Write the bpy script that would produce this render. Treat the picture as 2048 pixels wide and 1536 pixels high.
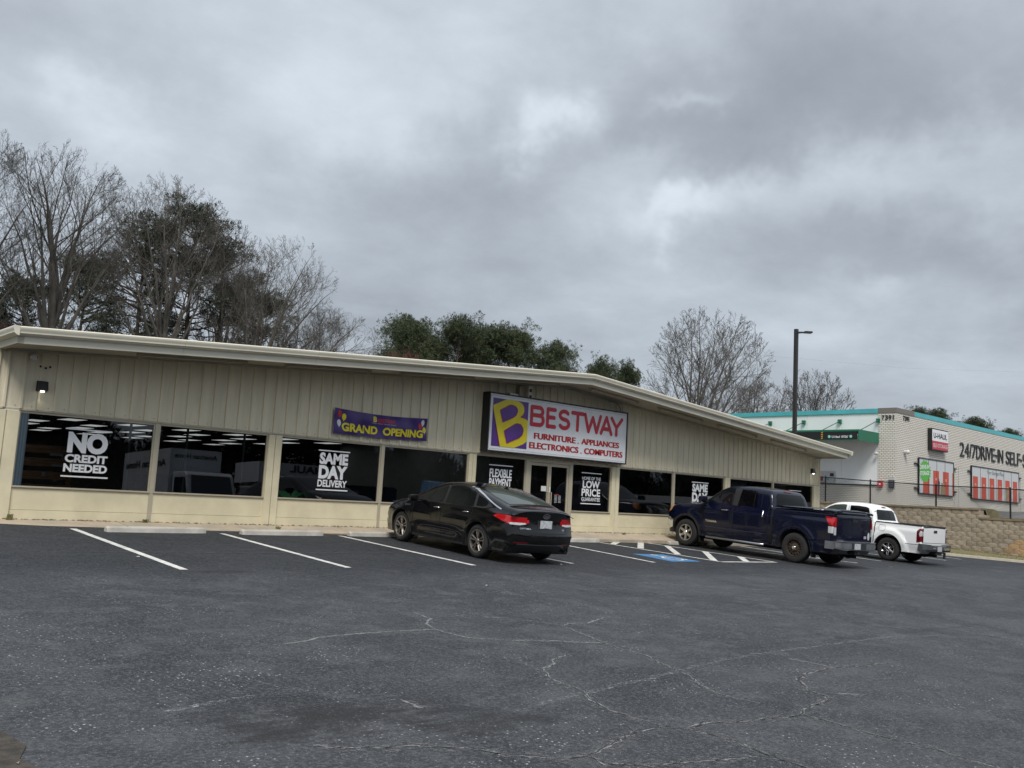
import bpy, math, random
import numpy as np
from mathutils import Vector, Matrix, geometry
from mathutils.bvhtree import BVHTree

scene = bpy.context.scene
COL = scene.collection
for o in list(bpy.data.objects):
    bpy.data.objects.remove(o)
R_ = math.radians

# ------------------------------------------------------------------ camera
YAW, PITCH, ROLL = 0.7378, 0.1220, 0.0551
fw = Vector((math.sin(YAW)*math.cos(PITCH), math.cos(YAW)*math.cos(PITCH), math.sin(PITCH)))
rt = Vector((math.cos(YAW), -math.sin(YAW), 0.0))
up = rt.cross(fw)
cr, sr = math.cos(ROLL), math.sin(ROLL)
cx_ = cr*rt + sr*up
cy_ = -sr*rt + cr*up
camd = bpy.data.cameras.new('camera')
camd.sensor_width = 36.0
camd.lens = 36.0*1850.5/2048.0
camd.clip_start = 0.05
camd.clip_end = 3000
cam = bpy.data.objects.new('camera', camd)
COL.objects.link(cam)
M = Matrix.Identity(4)
for i in range(3):
    M[i][0] = cx_[i]; M[i][1] = cy_[i]; M[i][2] = -fw[i]
cam.matrix_world = M
scene.camera = cam
scene.render.engine = 'CYCLES'
scene.view_settings.view_transform = 'Standard'
scene.view_settings.look = 'None'
scene.view_settings.exposure = 0.0
scene.view_settings.gamma = 1.0
try:
    scene.view_settings.use_curve_mapping = False
except Exception:
    pass
scene.cycles.max_bounces = 7
scene.cycles.transparent_max_bounces = 12
scene.cycles.caustics_reflective = False
scene.cycles.caustics_refractive = False

# ------------------------------------------------------------------ node helper
class NT:
    def __init__(s, tree):
        s.t = tree
    def n(s, kind, **kw):
        nd = s.t.nodes.new(kind)
        for k, v in kw.items():
            if k in ('ins',):
                for kk, vv in v.items():
                    s.set(nd, kk, vv)
            else:
                setattr(nd, k, v)
        return nd
    def set(s, nd, key, v):
        sock = nd.inputs[key]
        if isinstance(v, bpy.types.NodeSocket):
            s.t.links.new(v, sock)
        else:
            sock.default_value = v
    def math(s, op, a, b=None, c=None, clamp=False):
        nd = s.n('ShaderNodeMath', operation=op, use_clamp=clamp)
        s.set(nd, 0, a)
        if b is not None: s.set(nd, 1, b)
        if c is not None: s.set(nd, 2, c)
        return nd.outputs[0]
    def vmath(s, op, a, b=None):
        nd = s.n('ShaderNodeVectorMath', operation=op)
        s.set(nd, 0, a)
        if b is not None: s.set(nd, 1, b)
        return nd.outputs['Value'] if op in ('DOT_PRODUCT', 'LENGTH') else nd.outputs[0]
    def mix(s, fac, a, b, mode='MIX'):
        nd = s.n('ShaderNodeMix', data_type='RGBA', blend_type=mode)
        s.set(nd, 0, fac)
        s.set(nd, 6, a if isinstance(a, bpy.types.NodeSocket) else (*a, 1)[:4])
        s.set(nd, 7, b if isinstance(b, bpy.types.NodeSocket) else (*b, 1)[:4])
        return nd.outputs[2]
    def ramp(s, fac, lo, hi, a=0.0, b=1.0):
        nd = s.n('ShaderNodeMapRange', interpolation_type='SMOOTHSTEP')
        s.set(nd, 0, fac); s.set(nd, 1, lo); s.set(nd, 2, hi); s.set(nd, 3, a); s.set(nd, 4, b)
        return nd.outputs[0]
    def noise(s, vec, scale, detail=4.0, rough=0.55, dist=0.0, out=0):
        nd = s.n('ShaderNodeTexNoise')
        if vec is not None: s.set(nd, 'Vector', vec)
        s.set(nd, 'Scale', scale); s.set(nd, 'Detail', detail); s.set(nd, 'Roughness', rough); s.set(nd, 'Distortion', dist)
        return nd.outputs[out]

# ------------------------------------------------------------------ world: layered overcast sky
SUN_EL, SUN_AZ = R_(54), R_(222)      # azimuth measured clockwise from +Y
world = bpy.data.worlds.new('World')
scene.world = world
world.use_nodes = True
wt = world.node_tree
wt.nodes.clear()
w = NT(wt)
sky = w.n('ShaderNodeTexSky', sky_type='NISHITA', sun_disc=False, sun_elevation=SUN_EL, sun_rotation=SUN_AZ)
try:
    sky.dust_density = 3.0
except Exception:
    pass
tc = w.n('ShaderNodeTexCoord')
dirv = tc.outputs['Generated']
sep = w.n('ShaderNodeSeparateXYZ', ins={0: dirv})
den = w.math('ADD', w.math('MAXIMUM', sep.outputs[2], 0.0), 0.22)
pl = w.n('ShaderNodeCombineXYZ', ins={0: w.math('DIVIDE', sep.outputs[0], den), 1: w.math('DIVIDE', sep.outputs[1], den), 2: 0.0}).outputs[0]
big = w.noise(pl, 0.55, 6, 0.52, 0.35)
mid = w.noise(pl, 1.7, 7, 0.55, 0.25)
fine = w.noise(pl, 5.5, 6, 0.6, 0.3)
warp = w.noise(dirv, 5.0, 5, 0.6, 0.0, out=1)
wv = w.n('ShaderNodeVectorMath', operation='SCALE', ins={0: w.vmath('SUBTRACT', warp, (0.5, 0.5, 0.5))})
w.set(wv, 'Scale', 0.22)
dw = w.vmath('ADD', dirv, wv.outputs[0])
def skydir(px, py):
    return (fw + cx_*((px-1024)/1850.5) - cy_*((py-768)/1850.5)).normalized()
CLOUD_MASSES = [  # a direction in the sky, extent along and across, tilt, brightness
    ((1560, 190), .30, .085, -10, -.23), ((1900, 480), .22, .06, -14, -.14), ((1500, 330), .12, .05, -15, -.09),
    ((900, 60), .26, .08, -14, .05), ((740, 215), .20, .05, -8, .08), ((1100, 275), .038, .030, 0, .26),
    ((1235, 365), .06, .03, -10, .13), ((1370, 430), .06, .022, -12, .19), ((1790, 325), .20, .045, -14, .17),
    ((190, 285), .05, .05, 0, .14), ((90, 130), .10, .07, 0, -.07), ((820, 430), .22, .07, -8, -.07), ((1380, 205), .04, .013, -28, .13),
    ((1760, 590), .06, .02, -20, .12), ((420, 190), .08, .05, 0, -.05), ((960, 560), .25, .05, 0, -.05)]
acc = None
for (pxy, sx, sy, tilt, amp) in CLOUD_MASSES:
    d0 = skydir(*pxy)
    a = math.radians(tilt)
    t1 = (cx_*math.cos(a) + cy_*(-math.sin(a))).normalized()
    t1 = (t1 - d0*t1.dot(d0)).normalized()
    t2 = d0.cross(t1)
    da = w.vmath('SUBTRACT', dw, tuple(d0))
    u_ = w.math('DIVIDE', w.vmath('DOT_PRODUCT', da, tuple(t1)), sx)
    v_ = w.math('DIVIDE', w.vmath('DOT_PRODUCT', da, tuple(t2)), sy)
    r2 = w.math('ADD', w.math('MULTIPLY', u_, u_), w.math('MULTIPLY', v_, v_))
    front = w.ramp(w.vmath('DOT_PRODUCT', dw, tuple(d0)), 0.3, 0.6)
    e = w.math('MULTIPLY', w.math('MULTIPLY', w.math('EXPONENT', w.math('MULTIPLY', r2, -1.0)), amp), front)
    acc = e if acc is None else w.math('ADD', acc, e)
tone = w.math('ADD', w.math('MULTIPLY', w.math('SUBTRACT', big, 0.5), 0.42), w.math('MULTIPLY', w.math('SUBTRACT', mid, 0.5), 0.35))
tone = w.math('ADD', tone, w.math('MULTIPLY', w.math('SUBTRACT', fine, 0.5), 0.17))
tone = w.math('ADD', tone, acc)
zen = w.math('MULTIPLY_ADD', w.math('MAXIMUM', sep.outputs[2], 0.0), 0.52, 0.86)
bright = w.math('MULTIPLY', w.math('ADD', 1.0, tone), zen)
warmth = w.ramp(tone, -0.25, 0.3)
ccol = w.mix(warmth, (2.14, 2.38, 2.68), (3.12, 3.44, 3.78))
cl = w.n('ShaderNodeVectorMath', operation='SCALE', ins={0: ccol})
w.set(cl, 'Scale', bright)
total = w.mix(0.96, sky.outputs[0], cl.outputs[0])
bg = w.n('ShaderNodeBackground', ins={'Color': total, 'Strength': 0.105})
wo = w.n('ShaderNodeOutputWorld')
wt.links.new(bg.outputs[0], wo.inputs[0])

# ------------------------------------------------------------------ sun behind the cloud
sund = bpy.data.lights.new('sun', 'SUN')
sund.energy = 1.5
sund.angle = R_(22)
sund.color = (1.0, 0.96, 0.9)
sun = bpy.data.objects.new('sun', sund)
sdir = Vector((math.sin(SUN_AZ)*math.cos(SUN_EL), math.cos(SUN_AZ)*math.cos(SUN_EL), math.sin(SUN_EL)))
sun.rotation_euler = sdir.to_track_quat('Z', 'Y').to_euler()
sun.location = (0, 0, 30)
COL.objects.link(sun)
scene.view_settings.exposure = 0.95

# ------------------------------------------------------------------ materials
MATS = {}
def mat(name, col, rough=0.6, metal=0.0, var=0.0, vscale=4.0, bump=0.0, bscale=40.0, coat=0.0, spec=0.5,
        stretch=None, col2=None, emit=None, rnd=0.0):
    if name in MATS: return MATS[name]
    m = bpy.data.materials.new(name); m.use_nodes = True
    t = NT(m.node_tree); b = m.node_tree.nodes['Principled BSDF']
    b.inputs['Roughness'].default_value = rough
    b.inputs['Metallic'].default_value = metal
    b.inputs['Coat Weight'].default_value = coat
    b.inputs['Coat Roughness'].default_value = 0.04
    b.inputs['Specular IOR Level'].default_value = spec
    tcn = t.n('ShaderNodeTexCoord')
    vec = tcn.outputs['Object']
    if stretch:
        mp = t.n('ShaderNodeMapping', ins={'Vector': vec}); mp.inputs['Scale'].default_value = stretch; vec = mp.outputs[0]
    c = None
    if var or col2:
        nz = t.noise(vec, vscale, 6, 0.6)
        if col2:
            c = t.mix(t.ramp(nz, 0.35, 0.65), col, col2)
        else:
            c = t.mix(t.ramp(nz, 0.3, 0.7), tuple(x*(1-var) for x in col), tuple(min(1, x*(1+var)) for x in col))
        t.set(b, 'Roughness', t.ramp(nz, 0.25, 0.75, max(0, rough-.08), min(1, rough+.08)))
    if rnd:
        oi = t.n('ShaderNodeObjectInfo')
        f = t.math('MULTIPLY_ADD', oi.outputs['Random'], 2*rnd, 1-rnd)
        base = c if c is not None else t.mix(0.0, col, col)
        sc = t.n('ShaderNodeVectorMath', operation='SCALE', ins={0: base}); t.set(sc, 'Scale', f); c = sc.outputs[0]
    if c is not None: t.set(b, 'Base Color', c)
    else: b.inputs['Base Color'].default_value = (*col, 1)
    if bump:
        bn = t.n('ShaderNodeBump'); bn.inputs['Strength'].default_value = bump; bn.inputs['Distance'].default_value = 0.01
        t.set(bn, 'Height', t.noise(vec, bscale, 5, 0.6)); t.set(b, 'Normal', bn.outputs[0])
    if emit:
        b.inputs['Emission Color'].default_value = (*emit[:3], 1); b.inputs['Emission Strength'].default_value = emit[3]
    MATS[name] = m
    return m

def glass_mat(name, tint, boost=1.0):
    if name in MATS: return MATS[name]
    m = bpy.data.materials.new(name); m.use_nodes = True
    nt = m.node_tree; nt.nodes.clear(); t = NT(nt)
    tr = t.n('ShaderNodeBsdfTransparent', ins={0: (*tint, 1)})
    gl = t.n('ShaderNodeBsdfGlossy', ins={'Roughness': 0.0, 'Color': (.93, .95, 1, 1)})
    fr = t.n('ShaderNodeFresnel', ins={'IOR': 1.55})
    mx = t.n('ShaderNodeMixShader', ins={0: t.math('MULTIPLY', fr.outputs[0], boost, clamp=True), 1: tr.outputs[0], 2: gl.outputs[0]})
    o = t.n('ShaderNodeOutputMaterial'); nt.links.new(mx.outputs[0], o.inputs[0])
    MATS[name] = m
    return m

# ------------------------------------------------------------------ mesh helpers
class MB:
    """collects faces of one mesh"""
    def __init__(s):
        s.v = []; s.f = []; s.m = []
    def add(s, verts, faces, mi=0):
        o = len(s.v); s.v.extend([tuple(p) for p in verts])
        for f in faces: s.f.append(tuple(i+o for i in f)); s.m.append(mi)
        return s
    def box(s, x0, x1, y0, y1, z0, z1, mi=0):
        if x0 > x1: x0, x1 = x1, x0
        if y0 > y1: y0, y1 = y1, y0
        if z0 > z1: z0, z1 = z1, z0
        v = [(x0,y0,z0),(x1,y0,z0),(x1,y1,z0),(x0,y1,z0),(x0,y0,z1),(x1,y0,z1),(x1,y1,z1),(x0,y1,z1)]
        return s.add(v, [(0,3,2,1),(4,5,6,7),(0,1,5,4),(1,2,6,5),(2,3,7,6),(3,0,4,7)], mi)
    def bar(s, a, b, w=0.02, h=None, mi=0):
        """square bar between two points"""
        a, b = Vector(a), Vector(b); h = h or w; d = (b-a).normalized()
        u = d.cross(Vector((0,0,1)))
        if u.length < 1e-4: u = Vector((1,0,0))
        u.normalize(); v = u.cross(d).normalized(); u = u*w/2; v = v*h/2
        p = [a-u-v, a+u-v, a+u+v, a-u+v, b-u-v, b+u-v, b+u+v, b-u+v]
        return s.add(p, [(0,1,2,3),(7,6,5,4),(0,4,5,1),(1,5,6,2),(2,6,7,3),(3,7,4,0)], mi)
    def tube(s, pts, r, k=10, mi=0, cap=True):
        pts = [Vector(p) for p in pts]; n = len(pts)
        rr = r if isinstance(r, (list, tuple)) else [r]*n
        vs = []; ref = None
        for i, p in enumerate(pts):
            d = (pts[min(i+1, n-1)]-pts[max(i-1, 0)]).normalized()
            if ref is None:
                ref = d.orthogonal().normalized()
            u = (ref - d*ref.dot(d)).normalized(); ref = u; v = d.cross(u)
            for j in range(k):
                a = 2*math.pi*j/k; vs.append(p+(u*math.cos(a)+v*math.sin(a))*rr[i])
        fs = [(i*k+j, i*k+(j+1)%k, (i+1)*k+(j+1)%k, (i+1)*k+j) for i in range(n-1) for j in range(k)]
        if cap: fs += [tuple(reversed(range(k))), tuple(range((n-1)*k, n*k))]
        return s.add(vs, fs, mi)
    def prism(s, poly, fn, t0, t1, mi=0):
        """polygon (u,v) extruded from t0 to t1; fn(u,v,t) gives the point"""
        n = len(poly)
        v = [fn(u, w_, t0) for u, w_ in poly] + [fn(u, w_, t1) for u, w_ in poly]
        f = [tuple(reversed(range(n))), tuple(range(n, 2*n))] + [(i, (i+1) % n, n+(i+1) % n, n+i) for i in range(n)]
        return s.add(v, f, mi)
    def revolve(s, prof, k=32, axis='Y', mi=0, close=False):
        """profile (r, t) turned round an axis through the origin"""
        n = len(prof); vs = []
        for j in range(k):
            a = 2*math.pi*j/k; c, q = math.cos(a), math.sin(a)
            for r, t in prof:
                vs.append((r*c, t, r*q) if axis == 'Y' else (r*c, r*q, t))
        fs = [(j*n+i, j*n+i+1, ((j+1) % k)*n+i+1, ((j+1) % k)*n+i) for j in range(k) for i in range(n-1)]
        return s.add(vs, fs, mi)
    def mesh(s, name, mats, smooth=None):
        me = bpy.data.meshes.new(name); me.from_pydata(s.v, [], s.f)
        for m in (mats if isinstance(mats, (list, tuple)) else [mats]): me.materials.append(m)
        if any(s.m): me.polygons.foreach_set('material_index', s.m)
        if smooth:
            me.polygons.foreach_set('use_smooth', [True]*len(s.f))
            try: me.set_sharp_from_angle(angle=R_(smooth))
            except Exception: pass
        me.update()
        return me

def link(name, me, parent=None, loc=(0, 0, 0), label=None, cat=None, group=None, kind=None, rot=None, scale=None):
    o = bpy.data.objects.new(name, me); COL.objects.link(o)
    o.location = loc
    if rot is not None: o.rotation_euler = rot
    if scale is not None: o.scale = scale
    if parent is not None: o.parent = parent
    if label: o['label'] = label
    if cat: o['category'] = cat
    if group: o['group'] = group
    if kind: o['kind'] = kind
    return o
def thing(name, label, cat, loc=(0, 0, 0), rot=None, group=None, scale=None):
    return link(name, None, None, loc, label, cat, group, None, rot, scale)
def part(name, mb, mats, parent=None, smooth=None, **kw):
    return link(name, mb.mesh(name, mats, smooth), parent, **kw)
def copy_tree(o, parent=None):
    c = o.copy(); COL.objects.link(c); c.parent = parent
    for ch in list(o.children): copy_tree(ch, c)
    return c

def recalc(me):
    import bmesh
    bm = bmesh.new(); bm.from_mesh(me); bmesh.ops.recalc_face_normals(bm, faces=bm.faces); bm.to_mesh(me); bm.free()
    return me

_txt = {}
def text_tris(body, offset=0.0, spacing=1.0, shear=0.0):
    """outline letters as (verts2d, faces), box normalised to 0..1"""
    key = (body, offset, spacing, shear)
    if key in _txt: return _txt[key]
    cu = bpy.data.curves.new('lettering', 'FONT')
    cu.body = body; cu.size = 1; cu.offset = offset; cu.space_character = spacing; cu.shear = shear
    cu.resolution_u = 4
    o = bpy.data.objects.new('lettering', cu); COL.objects.link(o)
    bpy.context.view_layer.update()
    me = bpy.data.meshes.new_from_object(o.evaluated_get(bpy.context.evaluated_depsgraph_get()))
    vs = [(v.co.x, v.co.y) for v in me.vertices]; fs = [tuple(p.vertices) for p in me.polygons]
    bpy.data.objects.remove(o); bpy.data.curves.remove(cu); bpy.data.meshes.remove(me)
    x0 = min(v[0] for v in vs); x1 = max(v[0] for v in vs); y0 = min(v[1] for v in vs); y1 = max(v[1] for v in vs)
    vs = [((x-x0)/(x1-x0), (y-y0)/(y1-y0)) for x, y in vs]
    _txt[key] = (vs, fs)
    return _txt[key]
def put_text(mb, body, fn, mi=0, thick=0.0, offset=0.0, spacing=1.0, shear=0.0):
    """letters through fn(u, v, t) with u,v in 0..1; thick adds sides"""
    vs, fs = text_tris(body, offset, spacing, shear)
    n = len(vs)
    if thick <= 0:
        mb.add([fn(u, v, 0) for u, v in vs], fs, mi); return
    from collections import Counter
    ed = Counter()
    for f in fs:
        for i in range(len(f)):
            a, b = f[i], f[(i+1) % len(f)]; ed[(min(a, b), max(a, b))] += 1
    V = [fn(u, v, 1) for u, v in vs] + [fn(u, v, 0) for u, v in vs]
    F = list(fs)
    for f in fs:
        for i in range(len(f)):
            a, b = f[i], f[(i+1) % len(f)]
            if ed[(min(a, b), max(a, b))] == 1: F.append((a, a+n, b+n, b))
    mb.add(V, F, mi)

def strokes_tris(paths, w):
    """fat round-ended strokes merged into one flat outline"""
    verts = []; faces = []
    def poly(pts):
        o = len(verts); verts.extend([Vector(p) for p in pts]); faces.append(list(range(o, o+len(pts))))
    for path in paths:
        for a, b in zip(path[:-1], path[1:]):
            ax, ay = a; bx, by = b; L = math.hypot(bx-ax, by-ay)
            if L < 1e-6: continue
            ang = math.atan2(by-ay, bx-ax); pts = []
            for k in range(9): t = ang+math.pi/2+math.pi*k/8; pts.append((ax+w*math.cos(t), ay+w*math.sin(t)))
            for k in range(9): t = ang-math.pi/2+math.pi*k/8; pts.append((bx+w*math.cos(t), by+w*math.sin(t)))
            poly(pts)
    r = geometry.delaunay_2d_cdt(verts, [], faces, 0, 1e-4)
    vs = [tuple(v) for v in r[0]]
    fs = [tuple(f) for f, og in zip(r[2], r[5]) if len(og) > 0]
    return vs, fs
# ================================================================== ground
def gz(x, y):
    return -1.689 - .0106*min(max(x, -30), 43.6) + .0478*min(max(y, -20), 18.2)

# asphalt, an old grey lot with a fresher dark coat in the stalls
m = bpy.data.materials.new('asphalt'); m.use_nodes = True
t = NT(m.node_tree); b = m.node_tree.nodes['Principled BSDF']
P = t.n('ShaderNodeTexCoord').outputs['Object']
sp = t.n('ShaderNodeSeparateXYZ', ins={0: P})
wob = t.noise(P, 0.45, 4, 0.6)
yy = t.math('ADD', sp.outputs[1], t.math('MULTIPLY', t.math('SUBTRACT', wob, 0.5), 3.0))
yy = t.math('ADD', yy, t.math('MULTIPLY', sp.outputs[0], -0.02))
fresh = t.ramp(yy, 10.2, 12.6)
worn = t.noise(P, 0.55, 7, 0.62, 0.6)
blot = t.noise(P, 2.3, 6, 0.6, 0.3)
grit = t.noise(P, 34.0, 5, 0.85)
grit2 = t.noise(P, 160.0, 2, 0.9)
old = t.mix(t.ramp(worn, .3, .72), (.019, .0215, .027), (.054, .057, .062))
old = t.mix(t.math('MULTIPLY', t.ramp(blot, .48, .66), .6), old, (.085, .088, .092))
new = t.mix(t.ramp(worn, .3, .7), (.010, .012, .016), (.020, .0225, .028))
colr = t.mix(fresh, old, new)
# brushed streaks that run along the lot
mp = t.n('ShaderNodeMapping', ins={'Vector': P}); mp.inputs['Scale'].default_value = (.35, 2.6, 1); mp.inputs['Rotation'].default_value = (0, 0, R_(-14))
strk = t.noise(mp.outputs[0], 2.4, 6, .7)
colr = t.mix(t.math('MULTIPLY', t.ramp(strk, .55, .85), .35), colr, (.12, .12, .125))
colr = t.mix(t.math('MULTIPLY', t.ramp(strk, .22, .42, 1.0, 0.0), .35), colr, (.02, .02, .024))
colr = t.mix(t.math('MULTIPLY', t.ramp(grit, .48, .62), .62), colr, (.135, .138, .147))
colr = t.mix(t.math('MULTIPLY', t.ramp(grit, .36, .47, 1.0, 0.0), .6), colr, (.012, .013, .016))
# scattered pale stones showing through
vo = t.n('ShaderNodeTexVoronoi', ins={'Vector': P, 'Scale': 26.0})
dens = t.ramp(t.noise(P, 1.1, 5, .7, .6), .46, .62)
stone = t.math('MULTIPLY', t.ramp(vo.outputs['Distance'], .14, .24, 1.0, 0.0), dens)
vs_ = t.n('ShaderNodeSeparateColor', ins={0: vo.outputs['Color']})
stone = t.math('MULTIPLY', stone, t.ramp(vs_.outputs[0], .55, .62))
stone = t.math('MULTIPLY', stone, t.math('SUBTRACT', 1.0, t.math('MULTIPLY', fresh, .85)))
colr = t.mix(stone, colr, (.42, .43, .45))
vo2 = t.n('ShaderNodeTexVoronoi', ins={'Vector': P, 'Scale': 48.0})
vs2 = t.n('ShaderNodeSeparateColor', ins={0: vo2.outputs['Color']})
st2 = t.math('MULTIPLY', t.ramp(vo2.outputs['Distance'], .12, .25, 1.0, 0.0), t.ramp(vs2.outputs[1], .62, .7))
st2 = t.math('MULTIPLY', st2, t.math('MULTIPLY_ADD', fresh, -.8, .8))
colr = t.mix(st2, colr, (.27, .275, .29))
# stains with a place of their own, and dark patches under two vehicles
for (ox, oy, sx, sy, am) in ((3.6, 5.25, .75, .55, .72), (4.2, 4.75, .6, .30, .6), (2.9, 5.6, .5, .4, .35), (5.7, 11.8, .35, .15, .5), (12.2, 13.9, .5, .9, .4), (23.1, 14.5, .5, .9, .4), (12.4, 5.9, 3.2, .10, .35)):
    dx = t.math('DIVIDE', t.math('SUBTRACT', sp.outputs[0], ox), sx)
    dy = t.math('DIVIDE', t.math('SUBTRACT', sp.outputs[1], oy), sy)
    r2 = t.math('ADD', t.math('MULTIPLY', dx, dx), t.math('MULTIPLY', dy, dy))
    r2 = t.math('ADD', r2, t.math('MULTIPLY', t.math('SUBTRACT', t.math('ADD', blot, strk), 1.0), 5.5))
    colr = t.mix(t.math('MULTIPLY', t.ramp(r2, -.6, 1.7, 1.0, 0.0), am), colr, (.014, .013, .013))
t.set(b, 'Base Color', colr)
t.set(b, 'Roughness', t.ramp(blot, .3, .7, .62, .82))
b.inputs['Specular IOR Level'].default_value = .32
bn = t.n('ShaderNodeBump'); bn.inputs['Strength'].default_value = .75; bn.inputs['Distance'].default_value = .010
hh = t.math('ADD', t.noise(P, 95, 3, .7), t.math('MULTIPLY', t.noise(P, 9, 4, .6), .9))
t.set(bn, 'Height', hh); t.set(b, 'Normal', bn.outputs[0])
ASPH = m

def sheet(name, xs, ys, zf, material, parent=None, kind='structure'):
    mb = MB(); nx = len(xs)
    mb.add([(x, y, zf(x, y)) for y in ys for x in xs], [(j*nx+i, j*nx+i+1, (j+1)*nx+i+1, (j+1)*nx+i) for j in range(len(ys)-1) for i in range(nx-1)])
    return part(name, mb, material, parent, kind=kind)

M_earth = mat('earth', (.13, .10, .065), .95, var=.25, vscale=.6, col2=(.10, .11, .055))
M_straw = mat('straw_grass', (.21, .16, .085), .95, vscale=3.0, col2=(.12, .125, .05), bump=.8, bscale=30)
M_conc = mat('concrete', (.54, .52, .46), .85, vscale=3.5, col2=(.42, .40, .35), bump=.25, bscale=60)
M_walk = mat('walk_concrete', (.44, .36, .27), .88, vscale=1.6, col2=(.33, .29, .225), bump=.25, bscale=50, rnd=.06)
M_paint = mat('road_paint', (.74, .73, .68), .7, vscale=6, col2=(.46, .455, .43), bump=.15, bscale=80)
M_blue = mat('blue_paint', (.075, .23, .46), .7, vscale=9, col2=(.05, .16, .34))

ground = sheet('ground', [-900, -120, -41, -30, 44.1, 44.3, 200, 900], [-900, -120, -46, -20, 18.2, 18.4, 120, 900], lambda x, y: gz(x, y)-.09 if (x < 44.2) else -1.62, M_earth)
lot = sheet('parking_lot', [-40, -30, 0, 15, 30, 43.45], [-45, -20, 0, 10, 18.15], gz, ASPH)

def strip(name, pts, w, material, lift=.004, parent=None, kind='structure', jit=0, seed=0, label=None):
    """a painted or worn line on the lot through (x, y) points"""
    rng = random.Random(seed); P2 = []
    for a, b2 in zip(pts[:-1], pts[1:]):
        n = max(1, int(math.hypot(b2[0]-a[0], b2[1]-a[1])/(.05 if jit else 1.0)))
        for i in range(n): f = i/n; P2.append((a[0]+(b2[0]-a[0])*f, a[1]+(b2[1]-a[1])*f))
    P2.append(pts[-1]); mb = MB(); V = []
    for i, p in enumerate(P2):
        q0 = P2[max(0, i-1)]; q1 = P2[min(len(P2)-1, i+1)]
        d = Vector((q1[0]-q0[0], q1[1]-q0[1])).normalized(); n = Vector((-d.y, d.x))
        end = min(i, len(P2)-1-i)/max(1, len(P2)-1)
        wl = w/2*(1+(rng.uniform(-.5, .8) if jit else 0)); wr = w/2*(1+(rng.uniform(-.5, .8) if jit else 0))
        ox = rng.uniform(-jit, jit); oy = rng.uniform(-jit, jit)
        if jit and end < .04: wl *= .4; wr *= .4
        for s in (wl, -wr):
            x = p[0]+n.x*s+ox; y = p[1]+n.y*s+oy; V.append((x, y, gz(x, y)+lift))
    mb.add(V, [(2*i, 2*i+1, 2*i+3, 2*i+2) for i in range(len(P2)-1)])
    return part(name, mb, material, parent, kind=kind, label=label)

# stall lines
for (x0, y0, x1, y1) in ((5.36, 16.85, 5.24, 11.95), (8.0, 16.7, 7.9, 12.15), (10.72, 16.9, 10.66, 12.45), (13.5, 16.9, 13.46, 12.75),
                         (16.75, 16.05, 16.33, 13.0), (25.8, 17.1, 25.7, 13.4), (28.5, 16.8, 28.42, 13.7), (31.75, 16.9, 31.75, 13.9), (34.3, 16.8, 34.2, 14.1), (37.0, 16.7, 36.5, 14.5), (23.5, 17.2, 25.9, 13.2)):
    strip('painted_line', [(x0, y0), (x1, y1)], .115, M_paint, parent=lot)
for k, pts in enumerate(([(19.0, 17.6), (19.12, 13.24)], [(19.12, 13.19), (21.6, 13.22)], [(21.6, 13.3), (21.3, 17.75)],
            [(20.7, 17.75), (19.05, 16.6)], [(21.25, 17.45), (19.2, 15.76)], [(21.4, 16.62), (19.2, 14.55)], [(21.45, 15.35), (19.12, 13.4)], [(21.5, 14.25), (20.3, 13.26)])):
    strip('painted_line', pts, .115 if k < 3 else .17, M_paint, lift=.004 if k < 3 else .008, parent=lot)
# ghost of an earlier line across the stalls
M_ghost = mat('worn_line', (.060, .063, .068), .75, vscale=8, col2=(.036, .039, .045))
strip('worn_line', [(4.2, 13.67), (8.47, 13.93), (11.65, 14.36), (16.2, 14.55)], .06, M_ghost, lift=.003, parent=lot, jit=.004, seed=5)

# accessible stall marking
mb = MB(); q = [(17.42, 14.55), (18.5, 14.5), (18.32, 13.2), (17.16, 13.16)]
mb.add([(x, y, gz(x, y)+.004) for x, y in q], [(0, 1, 2, 3)])
pad = part('blue_marking', mb, M_blue, lot, kind='structure')
def padpt(u, v):
    a = Vector(q[3]).lerp(Vector(q[2]), u); c = Vector(q[0]).lerp(Vector(q[1]), u); p = a.lerp(c, v); return p.x, p.y
sym = [[(.50+.055*math.cos(a), .83+.05*math.sin(a)) for a in np.linspace(0, 6.2832, 9)],
       [(.50, .74), (.47, .48), (.68, .46), (.78, .24), (.86, .26)], [(.49, .64), (.66, .63)],
       [(.52+.22*math.cos(a), .36+.20*math.sin(a)) for a in np.linspace(2.1, 5.9, 14)]]
vs, fs = strokes_tris(sym, .028)
mb = MB(); mb.add([(*padpt(u, v), gz(*padpt(u, v))+.008) for u, v in vs], fs)
part('wheelchair_symbol', mb, M_paint, lot, kind='structure')

# cracks (sand filled) as their own thin relief on the lot
def crack_material(name, c1, c2, cut):
    m = bpy.data.materials.new(name); m.use_nodes = True; t = NT(m.node_tree); b = m.node_tree.nodes['Principled BSDF']
    P = t.n('ShaderNodeTexCoord').outputs['Object']; n1 = t.noise(P, 22, 6, .8)
    t.set(b, 'Base Color', t.mix(t.ramp(t.noise(P, 50, 3, .7), .35, .65), c1, c2)); b.inputs['Roughness'].default_value = .9
    tr = t.n('ShaderNodeBsdfTransparent'); mx = t.n('ShaderNodeMixShader', ins={0: t.ramp(n1, cut-.06, cut+.14), 1: tr.outputs[0], 2: b.outputs[0]})
    m.node_tree.links.new(mx.outputs[0], m.node_tree.nodes['Material Output'].inputs[0]); return m
M_crk = crack_material('crack_sand', (.26, .265, .27), (.12, .12, .125), .38)
M_crkd = crack_material('crack_open', (.012, .012, .013), (.05, .05, .052), .44)
M_dust = crack_material('crack_dust', (.15, .153, .16), (.09, .092, .098), .50)
M_dash = crack_material('worn_stones', (.30, .31, .32), (.15, .155, .16), .52)
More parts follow.
